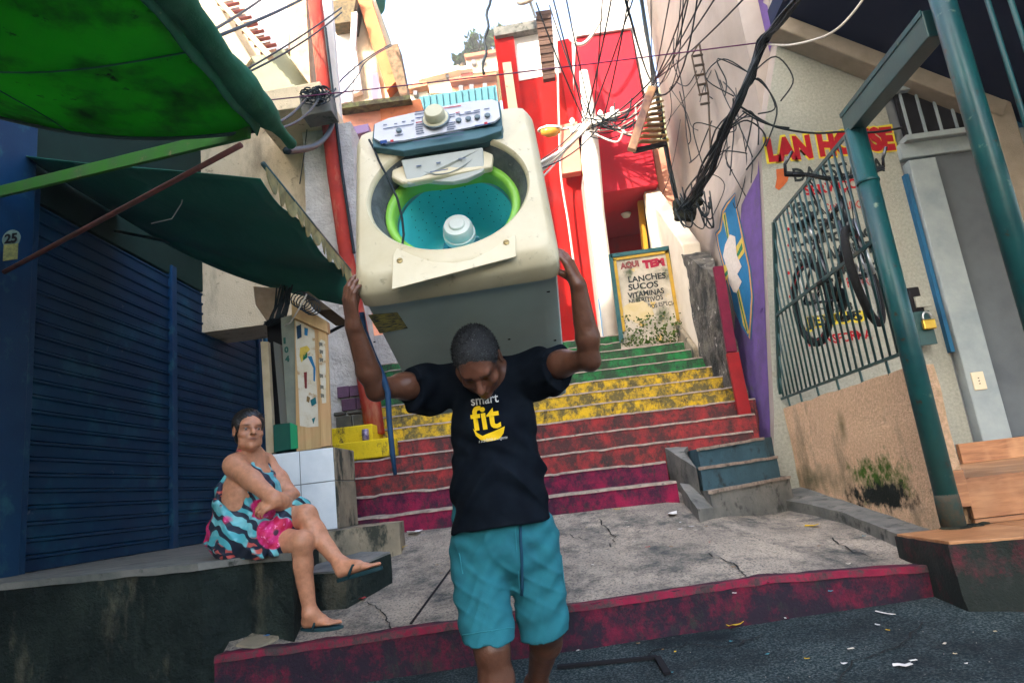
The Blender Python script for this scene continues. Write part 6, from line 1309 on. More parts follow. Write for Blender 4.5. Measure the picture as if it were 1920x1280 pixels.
for (ln, nm) in (([(867 + 6 * i, 1190 - i * .9) for i in range(17)], 'hem_seam'), ([(966, 990), (968, 1030), (972, 1075), (975, 1110)], 'fly_seam'), ([(852, 1000), (862, 1040), (868, 1075)], 'pocket_seam'), ([(1045, 985), (1052, 1040), (1058, 1100)], 'side_seam')):
    pts = [p for p in (cast(SHORT, x, y, .001) for x, y in ln) if p]
    if len(pts) > 1: o = MB().tube(pts, .0022, 5).build(nm, hm_, shorts)
pts = [p for p in (cast(SHORT, x, y, .004) for x, y in ((975, 985), (976, 1010), (977, 1040), (978, 1070), (980, 1100), (979, 1115))) if p]
if len(pts) > 1: MB().tube(pts, .0055, 6).build('drawstring', pm('navy_cord', (.012, .05, .09), rough=.9, bump=.3), shorts, smooth=True)
# ring on the right hand finger, plain band at the left wrist
# ------------------------------------------------------------------ the woman
wom_skin = skin_mat('tan_skin', .45, .3)
WBASE = aL(600, 1180)
WOM = Thing('person', 'woman in a bright floral dress sitting cross-legged on the ledge', 'person', tuple(WBASE))
wh = aY(455, 995, 3.95); wsN, wsF = aY(440, 872, 3.70), aY(496, 868, 3.98)
wneck = aY(470, 852, 3.84); whd = aY(466, 806, 3.76)
wbust = aY(468, 920, 3.84); wbel = aY(465, 970, 3.86)
kU, aU = aY(574, 966, 3.66), aY(640, 1058, 3.58); kD, aD = aY(566, 1016, 3.56), aY(582, 1150, 3.62)
hU, hD = aY(455, 1005, 3.98), aY(448, 1012, 3.80)
S = SDF((-2.45, 3.25, .12), (-.85, 4.35, 1.62), .0058)
S.chain([wh, wbel, wbust, wneck + V((0, 0, -.05))], [.152, .150, .135, .085], .06, flat=(wsF - wsN, 1.2))
S.cone(wsN, wneck, .058, .055, .04); S.cone(wsF, wneck, .058, .055, .04)
S.cone(wneck + V((-.01, 0, -.02)), whd + V((-.01, .02, -.03)), .060, .056, .03)
eN, wN = aY(514, 936, 3.56), aY(552, 950, 3.72); S.chain([wsN, wsN.lerp(eN, .45), eN], [.060, .052, .040], .03); S.chain([eN, eN.lerp(wN, .3), wN], [.045, .046, .028], .02)
hand_sdf(S, wN, (wN - eN) + V((.0, .0, -.06)), V((.1, -.2, 1)), -1, (.3, .5, .4), .06, .9)
eF, wF = aY(548, 930, 3.92), aY(520, 940, 3.56); S.chain([wsF, wsF.lerp(eF, .5), eF], [.060, .054, .042], .03); S.chain([eF, eF.lerp(wF, .4), wF], [.042, .040, .027], .02)
hand_sdf(S, wF, V((-.80, -.42, -.30)), V((.05, -.75, .65)), 1, (.45, .7, .6), .10, .92)
S.chain([hU, hU.lerp(kU, .55), kU], [.108, .082, .058], .04); S.chain([kU, kU.lerp(aU, .3) + V((-.012, .01, -.012)), aU], [.055, .054, .033], .03)
S.chain([hD, hD.lerp(kD, .55), kD], [.108, .082, .058], .02); S.chain([kD, kD.lerp(aD, .3) + V((-.018, .01, 0)), aD], [.055, .054, .033], .03)
heD = aL(568, 1180); toD = aL(634, 1176); heD.z += .012; toD.z += .012
heU = aY(635, 1083, 3.56); toU = aY(707, 1062, 3.50)
foot_sdf(S, aD, heD, toD, .92); foot_sdf(S, aU, heU, toU, .92)
wup = V((.04, .0, 1)); wfw = V((.62, -.78, -.06)); WR = frame(wup, wfw)
WP_ = head_sdf(S, whd, WR, 1.02, 1.05, 1)
def wcol(Vt):
    C = np.tile(np.array([.58, .27, .155], np.float32), (len(Vt), 1)); q = ((Vt - np.array(whd)) / 1.02) @ np.array(WR, np.float32); hd = np.linalg.norm(q, axis=1) < .16
    def g(c, r, t, w_=1.0):
        f = np.exp(-(((q - np.array(c, np.float32)) / np.array(r, np.float32)) ** 2).sum(1)) * w_ * hd; C[:] = C * (1 - f[:, None]) + np.array(t, np.float32) * f[:, None]
    g((0, .09, -.0575), (.021, .03, .008), (.26, .075, .06), .9); g((0, .1, -.0575), (.022, .02, .0022), (.05, .015, .015), .9)
    for s in (-1, 1):
        g((s * .034, .08, -.002), (.022, .03, .013), (.24, .10, .065), .65); g((s * .034, .085, .019), (.020, .03, .0042), (.025, .014, .010), .95)
        g((s * .034, .085, .0035), (.017, .02, .0026), (.02, .012, .01), .9); g((s * .012, .11, -.034), (.006, .012, .004), (.08, .03, .02), .8)
        g((s * .030, .09, -.040), (.005, .03, .016), (.25, .11, .07), .6); g((s * .045, .06, -.025), (.018, .03, .014), (.46, .19, .12), .5)
    for kn in (kU, kD): C *= (1 - .2 * np.exp(-(np.linalg.norm(Vt - np.array(kn), axis=1) / .05) ** 2))[:, None]
    return C
o = S.build('body', wom_skin, WOM.e, wcol, 2); o.location = -WOM.loc; WBOD = bvh_of(o)
eyem = pm('eye_white', (.28, .24, .21), rough=.2, bump=0, spec=.6); irm = pm('dark_iris', (.018, .010, .008), rough=.15, bump=0, spec=.7)
for s in (-1, 1):
    c = WP_(s * .033, .0735, -.004); fw_ = WR @ V((s * .12, 1, .0))
    mb = MB(); mb.lathe([(.0002, .0120), (.004, .0115), (.0065, .0100), (.0070, .008), (.006, .004)], 16, c, fw_); mb2 = MB(); mb2.lathe([(.0002, .0138), (.0035, .0135), (.0048, .0125), (.0048, .011)], 14, c, fw_)
    e1 = WOM.part('eye', mb, eyem, smooth=True); i1 = mb2.build('iris', irm, e1, smooth=True)
S = SDF(whd - V((.18, .18, .17)), whd + V((.18, .18, .19)), .004)
S.ell(WP_(0, -.018, .036), (.086, .104, .092), WR, .01); S.ell(WP_(0, -.06, -.03), (.066, .052, .066), WR, .03); S.ell(WP_(0, -.118, -.045), (.032, .034, .032), WR, .015)
for s in (-1, 1): S.ell(WP_(s * .066, -.002, .030), (.022, .050, .046), WR, .015)
F_, U_ = WR @ V((0, 1, 0)), WR @ V((0, 0, 1)); hairline(S, [(WP_(0, .036, .0), F_ * .80 - U_ * .60)], .002, .14)
for s in (-1, 1): S.ell(WP_(s * .083, -.004, -.008), (.016, .028, .038), WR, .006, sub=True)
S.warp(lambda X, Y, Z: .0030 * np.abs(np.sin((Z + .8 * X) * 190 + 5 * np.sin(Y * 30))) + .0012 * np.sin((Z + .8 * X) * 520))
o = S.build('hair', pm('black_pulled_hair', (.008, .008, .009), (.02, .018, .016), 90, (.45, .7), .42, bump=.6, bscale=200, bdist=.003, spec=.5), WOM.e, None, 1); o.location = -WOM.loc
random.seed(6); mb = MB(); hb_ = bvh_of(o); bun = WP_(0, -.10, -.03)
for i in range(420):
    a = random.uniform(-1.45, 1.45); st = WP_(.078 * math.sin(a), .055 * math.cos(a) + .0 , .035 + .075 * math.cos(a) ** .8 if math.cos(a) > 0 else .03); en = bun + V((random.gauss(0, .012), random.gauss(0, .012), random.gauss(0, .012))); pts = []
    for k in range(9):
        t = k / 8; p = st.lerp(en, t) + (WR @ V((0, 0, 1))) * .05 * math.sin(math.pi * t) + (WR @ V((math.sin(a), 0, 0))) * .03 * math.sin(math.pi * t); q = hb_.find_nearest(p)
        pts.append(q[0] + q[1] * random.uniform(.0004, .0028) if q[0] else p)
    mb.tube(pts, [.0009] * 8 + [.0004], 3)
for i in range(26):
    a = random.uniform(-1.2, 1.2); q = hb_.find_nearest(WP_(.08 * math.sin(a), .05, .09)); c = q[0]; mb.tube([c, c + q[1] * .008 + V((random.gauss(0, .008), 0, .004)), c + q[1] * .012 + V((random.gauss(0, .02), random.gauss(0, .01), -.01))], .0005, 3)
q = mb.build('hair_strands', pm('dark_hair_strand', (.014, .012, .011), (.05, .045, .04), 60, (.5, .75), .38, bump=0, spec=.5), o); q['kind'] = 'stuff'
# dress
S = SDF((-2.45, 3.30, .45), (-1.15, 4.40, 1.48), .0055)
S.chain([wh + V((0, 0, -.0)), wbel, wbust, wneck + V((.0, 0, -.10))], [.178, .170, .155, .09], .06, flat=(wsF - wsN, 1.2))
uN = wsN.lerp(wneck, .45); uF = wsF.lerp(wneck, .35)
S.cone(uN + V((0, 0, .035)), wbust + (wsN - wneck) * .45, .040, .09, .04); S.cone(uF + V((0, 0, .035)), wbust + (wsF - wneck) * .40, .035, .09, .04)
S.chain([hU, hU.lerp(kU, .55), hU.lerp(kU, .95)], [.150, .122, .098], .05); S.chain([hD, hD.lerp(kD, .90)], [.152, .122], .05); S.cone(wh + V((-.02, .0, -.05)), wh.lerp(kU, .45) + V((0, .02, -.04)), .145, .115, .06)
S.cut(kU.lerp(hU, .07), (kU - hU).normalized() + V((0, 0, -.1)), lo=(kU.x - .55, 3.2, .3), hi=(-1.1, 4.5, 1.12))
S.cut(V((0, 0, .600)), (0, 0, -1)); dn = (wsF - wsN).cross(V((0, 0, 1))).normalized()
if dn.y > 0: dn = -dn
S.cone(wsN + (wsN - wneck) * .25 + V((0, 0, .03)), wsN + (wsN - wneck) * .2 + V((.01, -.0, -.15)), .072, .080, .02, sub=True)
S.cone(wneck + V((0, 0, .08)), wneck + dn * .10 + V((0, 0, -.055)), .070, .062, .015, sub=True)
def dfold(X, Y, Z):
    f = .007 * np.sin((X * .9 + Z * .55 + Y * .4) * 46 + 3 * np.sin(Z * 13)) * np.clip((1.12 - Z) / .2, 0, 1) + .004 * np.sin((X - Z * 1.2) * 60 + 2 * np.sin(X * 17 + Y * 9)); f -= .010 * ridge((X * .8 + Z * .7 + Y * .5) * 26 + 1.5 * np.sin(Z * 11)) * np.clip((1.1 - Z) / .2, 0, 1); return f
S.warp(dfold)
kd = NT('floral_print'); P = kd.P(False, (1, 1, 1)); dist = kd.n('ShaderNodeTexNoise'); dist.inputs['Scale'].default_value = 5; kd.l(P, dist.inputs['Vector'])
va = kd.n('ShaderNodeVectorMath', operation='MULTIPLY_ADD'); kd.l(dist.outputs['Color'], va.inputs[0]); va.inputs[1].default_value = (.16, .16, .16); kd.l(P, va.inputs[2])
wv = kd.n('ShaderNodeTexWave'); wv.wave_type = 'BANDS'; wv.bands_direction = 'DIAGONAL'; wv.inputs['Scale'].default_value = 6.2; wv.inputs['Distortion'].default_value = 2.2; wv.inputs['Detail'].default_value = 1; kd.l(va.outputs[0], wv.inputs['Vector'])
leaf = kd.ramp(wv.outputs['Fac'], .66, .70); sal = kd.ramp(kd.noise(P, 6.5, 1, .4), .54, .57)
wv2 = kd.n('ShaderNodeTexWave'); wv2.bands_direction = 'Z'; wv2.inputs['Scale'].default_value = 9; wv2.inputs['Distortion'].default_value = 5; kd.l(va.outputs[0], wv2.inputs['Vector'])
tur = kd.mix(kd.ramp(kd.noise(P, 12, 2), .45, .6), (.07, .40, .48), (.20, .56, .62)); c = kd.mix(sal, tur, kd.mix(kd.ramp(wv2.outputs['Fac'], .35, .5), (.015, .02, .05), (.52, .10, .09))); c = kd.mix(leaf, c, (.010, .02, .045))
vo = kd.n('ShaderNodeTexVoronoi'); vo.inputs['Scale'].default_value = 4.6; vo.inputs['Randomness'].default_value = .9; kd.l(va.outputs[0], vo.inputs['Vector'])
fl = kd.mix(kd.ramp(kd.noise(P, 22, 3), .4, .6), (.50, .006, .06), (.66, .03, .22)); fl = kd.mix(kd.ramp(kd.noise(P, 34, 2), .6, .66), fl, (.75, .22, .42))
c = kd.mix(kd.ramp(vo.outputs['Distance'], .40, .43, (1, 1, 1, 1), (0, 0, 0, 1)), c, fl); c = kd.mix(kd.ramp(vo.outputs['Distance'], .07, .10, (1, 1, 1, 1), (0, 0, 0, 1)), c, (.05, .008, .03))
kd.l(c, kd.b.inputs['Base Color']); kd.b.inputs['Roughness'].default_value = .65; kd.bump(kd.noise(P, 250, 2), .2, .002)
o = S.build('dress', kd.m, WOM.e, None, 2); o.location = -WOM.loc
# flip-flops
rub = pm('dark_teal_rubber', (.012, .045, .055), (.01, .03, .038), 12, rough=.6, bump=.1)
for he, to, pit in ((heD, toD, 0), (heU, toU, 1)):
    d = (to - he); L = d.length; d.normalize(); up = V((0, 0, 1)); up = (up - d * up.dot(d)).normalized(); s = d.cross(up); prof_ = []
    for k in range(28):
        a = 2 * math.pi * k / 28; x = math.cos(a); prof_.append(he + d * (L * .5 + (L * .5 + .022) * x + .008) + s * (.040 + .006 * x) * math.sin(a) - up * .022)
    so = WOM.part('sandal', MB().prism(prof_, up * .020), rub, bev=.004)
    t0 = he + d * L * .80 + s * -.016; mb = MB()
    for sg in (-1, 1): mb.tube([t0 + up * .020, t0 + up * .034 - d * .03 + s * .018 * sg, t0 + up * .040 - d * .07 + s * (.034 * sg + .016), he + d * L * .42 + s * .044 * sg + up * .010, he + d * L * .36 + s * .042 * sg - up * .010], [.005, .0065, .007, .007, .006], 8)
    mb.build('strap', rub, so, smooth=True)
# ================================================================== BICYCLE
BX = 2.27; Cr, Cf = V((BX, 5.42, 2.0)), V((BX - .02, 4.46, 1.93))
BK = Thing('bicycle', 'black and red mountain bike hanging behind the teal grille', 'bicycle', (BX, 4.95, 1.55))
tyre, rimm, fr_m, redm = pm('tyre_rubber', (.012, .013, .014), (.02, .02, .02), 60, rough=.8, bump=.8, bscale=200), pm('dark_rim', (.03, .035, .04), rough=.35, metal=.5, bump=0), pm('bike_black_paint', (.012, .014, .018), (.02, .025, .03), 6, rough=.25, bump=0, spec=.6), pm('bike_red', (.50, .012, .03), rough=.35, bump=0)
def wheel(c, ax, r=.335):
    ax = Vector(ax).normalized(); x = ax.cross(V((0, 0, 1))).normalized(); y = ax.cross(x); ring = lambda rr, n=44: [c + (x * math.cos(2 * math.pi * k / n) + y * math.sin(2 * math.pi * k / n)) * rr for k in range(n)]
    wv_ = BK.part('wheel', MB().tube(ring(r - .035), .013, 8, closed=True), rimm, smooth=True)
    MB().tube(ring(r), .027, 10, closed=True).build('tyre', tyre, wv_, smooth=True)
    mb = MB(); mb.tube(ring(r - .024)[4:13], .0145, 8); mb.tube(ring(r - .024)[26:35], .0145, 8); mb.build('red_stripe', redm, wv_, smooth=True)
    mb = MB()
    for k in range(28):
        a = 2 * math.pi * k / 28; b = a + (.5 if k % 2 else -.5); s_ = 1 if k % 4 < 2 else -1; mb.tube([c + ax * .025 * s_ + (x * math.cos(b) + y * math.sin(b)) * .022, c + (x * math.cos(a) + y * math.sin(a)) * (r - .04)], .0013, 4)
    mb.build('spokes', G['steel'], wv_); MB().lathe([(.012, -.05), (.024, -.03), (.018, 0), (.024, .03), (.012, .05)], 14, c, ax).build('hub', rimm, wv_, smooth=True)
    MB().lathe([(.03, .032), (.08, .033), (.08, .035), (.03, .036)], 20, c, ax).build('brake_disc', G['steel'], wv_)
wheel(Cr, (1, .0, .0)); wheel(Cf, (.80, -.60, .05))
BB = V((BX, 4.98, 1.90)); ST_ = V((BX, 5.10, 2.42)); HT, HB_ = V((BX - .01, 4.56, 2.50)), V((BX - .01, 4.53, 2.36))
for (nm, a, b, r) in (('down_tube', BB, HB_, .024), ('seat_tube', BB, ST_, .019), ('top_tube', ST_, HT, .020), ('head_tube', HB_ - V((0, 0, .02)), HT + V((0, 0, .05)), .024)):
    BK.part(nm, MB().tube([a, b], r, 12), fr_m, smooth=True)
for s in (-1, 1):
    BK.part('chain_stay', MB().tube([BB + V((.02 * s, 0, 0)), Cr + V((.06 * s, 0, 0))], .010, 8), fr_m, smooth=True); BK.part('seat_stay', MB().tube([ST_ + V((.015 * s, 0, -.04)), Cr + V((.06 * s, 0, 0))], .009, 8), fr_m, smooth=True)
    BK.part('fork_leg', MB().tube([HB_ + V((.05 * s, 0, 0)), HB_.lerp(Cf, .5) + V((.055 * s, 0, 0)), Cf + V((.055 * s, -.03 * s, 0))], [.017, .019, .013], 10), fr_m if s < 0 else G['steel'], smooth=True)
    p = BB + V((.06 * s, .12 * s, -.12 * s)); BK.part('crank_arm', MB().tube([BB + V((.05 * s, 0, 0)), p], .010, 8), rimm, smooth=True); BK.part('pedal', MB().box(p + V((.0 if s > 0 else -.09, -.045, -.012)), p + V((.09 if s > 0 else .0, .045, .012))), G['black'], bev=.003)
BK.part('chainring', MB().lathe([(.03, .045), (.088, .046), (.088, .049), (.03, .05)], 28, BB, (1, 0, 0)), rimm); BK.part('cassette', MB().lathe([(.02, .03), (.055, .031), (.04, .045), (.025, .055)], 24, Cr, (1, 0, 0)), G['steel'])
mb = MB(); mb.tube([Cr + V((.045, 0, .05)), BB + V((.047, 0, .085))], .004, 5); mb.tube([Cr + V((.045, 0, -.05)), BB + V((.047, 0, -.085))], .004, 5); BK.part('chain', mb, G['black'])
BK.part('seat_post', MB().tube([ST_, ST_ + V((0, .05, .16))], .014, 10), G['steel'], smooth=True)
mb = MB(); sc0 = ST_ + V((0, .05, .18)); mb.loft([[sc0 + V((w_ * math.cos(k * math.pi / 8), y_, .028 * math.sin(k * math.pi / 8) + z_)) for k in range(16)] for y_, w_, z_ in ((-.14, .015, 0), (-.08, .028, .01), (.03, .06, .012), (.11, .075, .02), (.14, .05, .015))], True, True); BK.part('saddle', mb, G['black'], smooth=True)
hb = [V((1.82, 4.30, 2.665)), V((2.0, 4.36, 2.66)), V((2.14, 4.42, 2.64)), V((2.26, 4.47, 2.645)), V((2.42, 4.52, 2.68)), V((2.58, 4.50, 2.70))]
BK.part('handlebar', MB().tube(hb, .015, 10), fr_m, smooth=True); BK.part('stem', MB().tube([HT + V((0, 0, .06)), V((2.2, 4.45, 2.645))], .018, 10), fr_m, smooth=True)
for a, b in ((hb[0], hb[1]), (hb[5], hb[4])):
    BK.part('grip', MB().tube([a, a.lerp(b, .65)], .019, 10), G['black'], smooth=True)
    BK.part('bar_end', MB().tube([a, a + V((.0, -.02, .06)), a + V((.05 if a is hb[0] else .02, -.06, .13))], .011, 8), fr_m, smooth=True)
    q = a.lerp(b, .8); BK.part('brake_lever', MB().tube([q, q + V((0, -.05, -.02)), q.lerp(a, .8) + V((0, -.06, -.03))], .006, 6), rimm, smooth=True)
mb = MB()
for s in (-1, 1): mb.tube([hb[2] + V((.1 * s, 0, .0)), hb[2] + V((.06 * s, -.08, .05)), HT + V((.03 * s, -.10, -.02)), HB_ + V((.03 * s, -.03, -.05)), Cf + V((.06, 0, .1))], .004, 5)
BK.part('brake_cables', mb, G['cable'])
BK.part('reflector', MB().box(Cr + V((-.05, -.05, .10)), Cr + V((.05, -.04, .125))), redm, bev=.003)
BK.part('hanging_strap', MB().tube([V((RX + .02, 4.75, 2.78)), V((RX + .08, 4.75, 2.66)), V((BX, 4.75, 2.445)), V((RX + .04, 4.76, 2.6)), V((RX + .01, 4.76, 2.78))], .007, 6), G['black'])
# ================================================================== KIOSK ON THE TILED PILLAR
KY = 4.92
KS = Thing('wooden_kiosk', 'narrow pale wooden kiosk plastered with torn posters on the tiled pillar', 'kiosk', tuple(aY(580, 845, KY)))
pquad(KS, 'front_board', [(552, 590), (612, 622), (620, 836), (556, 846)], KY, .04, G['wood_y'])
pquad(KS, 'right_post', [(596, 612), (613, 622), (621, 835), (601, 838)], KY - .03, .03, G['wood_y'], .003)
pquad(KS, 'header_board', [(546, 562), (613, 602), (614, 624), (547, 594)], KY - .05, .07, G['wood_y'], .004)
pquad(KS, 'roof_plank', [(566, 548), (578, 546), (622, 580), (590, 582)], KY - .15, .5, pm('dark_plank', (.09, .065, .04), (.05, .035, .02), 9, rough=.9, bump=.5), .004)
gg = pm('grey_green_board', (.22, .24, .19), (.16, .18, .15), 7, rough=.85, bump=.3)
pquad(KS, 'side_panel', [(526, 596), (552, 588), (557, 800), (538, 798)], KY + .02, .04, gg, .004); pquad(KS, 'inner_panel', [(512, 640), (526, 646), (540, 798), (526, 800)], KY + .12, .04, pm('grey_board', (.16, .17, .16), rough=.9, bump=.3), .003)
pquad(KS, 'dark_gap', [(500, 600), (530, 600), (540, 850), (512, 850)], KY + .25, .04, G['dark'])
pquad(KS, 'green_box', [(512, 796), (543, 792), (545, 842), (513, 848)], KY - .02, .3, pm('dark_green_paint', (.012, .085, .06), (.01, .07, .05), 8, rough=.7, bump=.2), .004); pquad(KS, 'green_side', [(543, 792), (556, 797), (558, 840), (545, 842)], KY - .015, .25, pm('bright_green_paint', (.02, .28, .12), rough=.7, bump=.2), .003)
pquad(KS, 'corner_strip', [(488, 640), (502, 640), (514, 848), (500, 852)], KY + .05, .05, pm('pale_strip', (.52, .43, .29), (.42, .34, .22), 9, rough=.9, bump=.3), .003)
KSB = bvh_of([o for o in KS.e.children if o.name.startswith('front_board')][0]); fb = [o for o in KS.e.children if o.name.startswith('front_board')][0]
wp = pm('torn_poster_paper', (.62, .58, .48), (.55, .48, .34), 8, (.4, .65), .9, bump=.4, dirt=(.40, .27, .15), dscale=16, dr=(.58, .66), dirt2=(.05, .055, .05), d2scale=40, d2r=(.68, .72))
rag = lambda pts, s=1.2: [(x + random.uniform(-s, s), y + random.uniform(-s, s)) for x, y in pts]
random.seed(2)
decal('poster', rag([(553, 600), (570, 607), (589, 618), (592, 700), (596, 760), (597, 800), (578, 801), (562, 797), (558, 720), (555, 650)]), KSB, wp, KS.e, .002, 10)
for pts, m_ in (([(556, 612), (565, 608), (566, 632), (558, 636)], flat('poster_navy', (.02, .05, .09))), ([(571, 614), (578, 616), (577, 630), (571, 628)], INK_B), ([(563, 652), (576, 648), (582, 655), (574, 664), (566, 680), (562, 668)], CYw), ([(567, 662), (576, 660), (577, 670), (569, 676)], CGn), ([(577, 668), (585, 668), (592, 690), (591, 715), (588, 714), (588, 690), (580, 674)], INK_B),
                ([(570, 698), (576, 697), (576, 728), (572, 728)], flat('poster_maroon', (.18, .03, .03))), ([(582, 750), (592, 744), (594, 756), (585, 762)], flat('poster_teal', (.02, .14, .16))), ([(576, 742), (582, 745), (580, 755), (575, 752)], flat('poster_brown', (.2, .13, .05))), ([(585, 785), (592, 782), (588, 795)], flat('poster_teal', (0, 0, 0)))):
    decal('poster_mark', pts, KSB, m_, KS.e, .005, 10)
RPB = bvh_of([o for o in KS.e.children if o.name.startswith('right_post')][0])
for i, (x, y) in enumerate(((601, 646), (602, 660), (602, 675), (602, 705), (603, 726), (604, 742))): decal('stencil_mark', [(x - 3, y - 5), (x + 4, y - 3), (x + 4, y + 4), (x + 1, y + 2), (x - 2, y + 4)], RPB, flat('stencil_grey', (.16, .15, .12)), KS.e, .003, 10)
decal('poster', [(594, 632), (610, 640), (612, 755), (604, 756), (600, 700)], RPB, wp, KS.e, .002, 10)
a, b = aY(538, 630, KY + .02), aY(543, 684, KY + .02); 
for i, ch in enumerate('104'):
    p = aY(532 + i * 1.6, 645 + i * 17, KY + .02); o = text_on('numeral', ch, .06, flat('stencil_green', (.02, .09, .07)), p, (1, 0, 0), (0, 0, 1), KS.e, bold=.003, fitw=.018 if ch == '1' else .034, fith=.05, off=.004); o.location = -KS.loc
# light meter and cable coils by the kiosk
MT = Thing('electric_meter', 'pale cracked meter housing with cable coils beside the kiosk', 'meter', tuple(aY(500, 600, 5.2)))
pquad(MT, 'housing', [(474, 536), (528, 540), (522, 584), (515, 596), (498, 600), (478, 570)], 5.3, .18, pm('stained_pale_housing', (.56, .44, .36), (.42, .32, .24), 12, rough=.9, bump=.5), .01); pquad(MT, 'lower_block', [(500, 606), (530, 602), (528, 630), (518, 646), (502, 640)], 5.28, .2, pm('stained_pale_block', (.45, .36, .27), (.22, .18, .12), 16, (.4, .6), .9, bump=.8), .01)
mb = MB(); random.seed(9)
for i in range(18):
    x0 = random.uniform(520, 546); mb.tube([aY(x0 + random.uniform(-2, 6), 538 + random.uniform(-4, 6), 5.0 + .1 * random.random()), aY(x0 - 4, 570, 4.95), aY(x0 - random.uniform(8, 18), 596, 4.95), aY(500 - random.uniform(-10, 6), 606 + random.uniform(-4, 6), 5.1)], .007, 5)
for i in range(6): c = aY(560 + i * 5, 556 + i * 3, 4.7); mb.tube([c + V((.06 * math.cos(a * .6), 0, .05 * math.sin(a * .6) - .004 * a)) for a in range(12)], .005, 5)
o = MT.part('cable_coil', mb, G['cable']); o['kind'] = 'stuff'; MT.part('pale_wire', MB().tube([aY(575, 552, 4.65), aY(560, 580, 4.7), aY(545, 604, 4.8), aY(535, 610, 4.9)], .006, 6), G['cablew'])
# ================================================================== CABLES
def sag(a, b, s, n=14): return [a.lerp(b, i / n) + V((0, 0, -s * 4 * (i / n) * (1 - i / n))) for i in range(n + 1)]
def spl(p, n=6):
    out = []
    for i in range(len(p) - 1):
        a, b, c, d = p[max(i - 1, 0)], p[i], p[i + 1], p[min(i + 2, len(p) - 1)]
        for k in range(n):
            t = k / n; out.append(.5 * ((2 * b) + (c - a) * t + (2 * a - 5 * b + 4 * c - d) * t * t + (3 * b - a - 3 * c + d) * t ** 3))
    return out + [p[-1]]
def cable(lab, pts, r, mat=None, nm='overhead_cable', group=None):
    pts = spl(pts, 4) if len(pts) < 12 else pts; o = MB().tube(pts, r, 6).build(nm, mat or G['cable'], smooth=True); c = pts[0]
    for v in o.data.vertices: v.co -= c
    o.location = c; tag(o, lab, 'cable', group); return o
cable('upper of two thick black cables crossing the top left roof tiles', sag(aY(355, 82, 3.6), aY(505, -12, 6.5), .02), .012)
cable('lower of two thick black cables crossing the top left roof tiles', sag(aY(362, 85, 3.6), aY(590, -14, 6.5), .03), .013)
cable('upper of the thin cable pair above the balcony slab', sag(aY(430, 148, 4.2), aY(640, 15, 6.4), .03), .008)
cable('lower of the thin cable pair above the balcony slab', sag(aY(434, 150, 4.2), aY(640, 24, 6.4), .06), .008)
cable('thin purple cable strung straight across the alley', sag(aY(465, 192, 6.2), aY(1442, 78, 6.1), .02, 20), .007, pm('purple_cable', (.09, .02, .07), rough=.6, bump=0))
cable('wavy black cable rising from the junction block to the orange house', [aY(600, 190, 6.3), aY(622, 176, 7), aY(640, 150, 8), aY(662, 130, 9), aY(685, 112, 10), aY(708, 97, 11), aY(732, 84, 12)], .013)
cable('second wavy cable hanging below the first toward the orange house', [aY(602, 194, 6.3), aY(640, 176, 7), aY(655, 162, 8), aY(672, 140, 9), aY(684, 118, 10), aY(712, 98, 11), aY(735, 86, 12)], .011)
cable('fat black hose looping from the green awning to the red pipe', [aY(537, 283, 4.2), aY(560, 281, 4.8), aY(590, 274, 5.6), aY(610, 258, 6.2), aY(622, 236, 6.6), aY(625, 205, 6.8)], .028)
cable('cable slanting from the junction block down to the awning roll', sag(aY(575, 184, 6.3), aY(505, 238, 4.0), .04), .013)
cable('cable sagging from the junction block to behind the awning roll', sag(aY(600, 182, 6.3), aY(512, 243, 4.0), .08), .011)
cable('thin wire dropping down the cream wall left of the red pipe', [aY(582, 200, 6.9), aY(576, 240, 6.95), aY(570, 290, 6.95), aY(562, 345, 6.95)], .006)
cable('twisted dark cable hanging in front of the hillside houses', [aY(918 + 3 * math.sin(i * 1.3) - i * .8, -10 + i * 10, 9.0) for i in range(16)], .022)
cable('white cable drooping in a U at the top of the red house', [aY(1052, 20, 9.3), aY(1058, 50, 9.3), aY(1070, 74, 9.3), aY(1086, 84, 9.3), aY(1100, 78, 9.3), aY(1114, 60, 9.3), aY(1130, 30, 9.3), aY(1142, -10, 9.3)], .026, G['cablew'])
cable('pale cable curving across the navy soffit', [aY(1438, 83, 5.6), aY(1480, 85, 5.3), aY(1530, 74, 5.0), aY(1565, 58, 4.8), aY(1595, 30, 4.7), aY(1625, -10, 4.6)], .010, G['cablew'])
cable('black cable from the wall knot along the top of the LAN HOUSE title', [aY(1388, 200, 5.9), aY(1440, 232, 5.95), aY(1480, 244, 5.95), aY(1530, 250, 5.95), aY(1585, 247, 5.9), aY(1640, 248, 5.8), aY(1690, 240, 5.9)], .011)
cable('looser black cable looping under the wall knot', [aY(1392, 208, 5.9), aY(1420, 225, 5.9), aY(1450, 236, 5.95), aY(1480, 240, 5.95)], .009)
cable('long white wire hanging down the red wall', [aY(1040, 20, 11.0), aY(1045, 120, 11.1), aY(1048, 220, 11.2), aY(1052, 330, 11.3), aY(1066, 420, 11.4), aY(1082, 540, 11.4)], .020, G['cablew'])
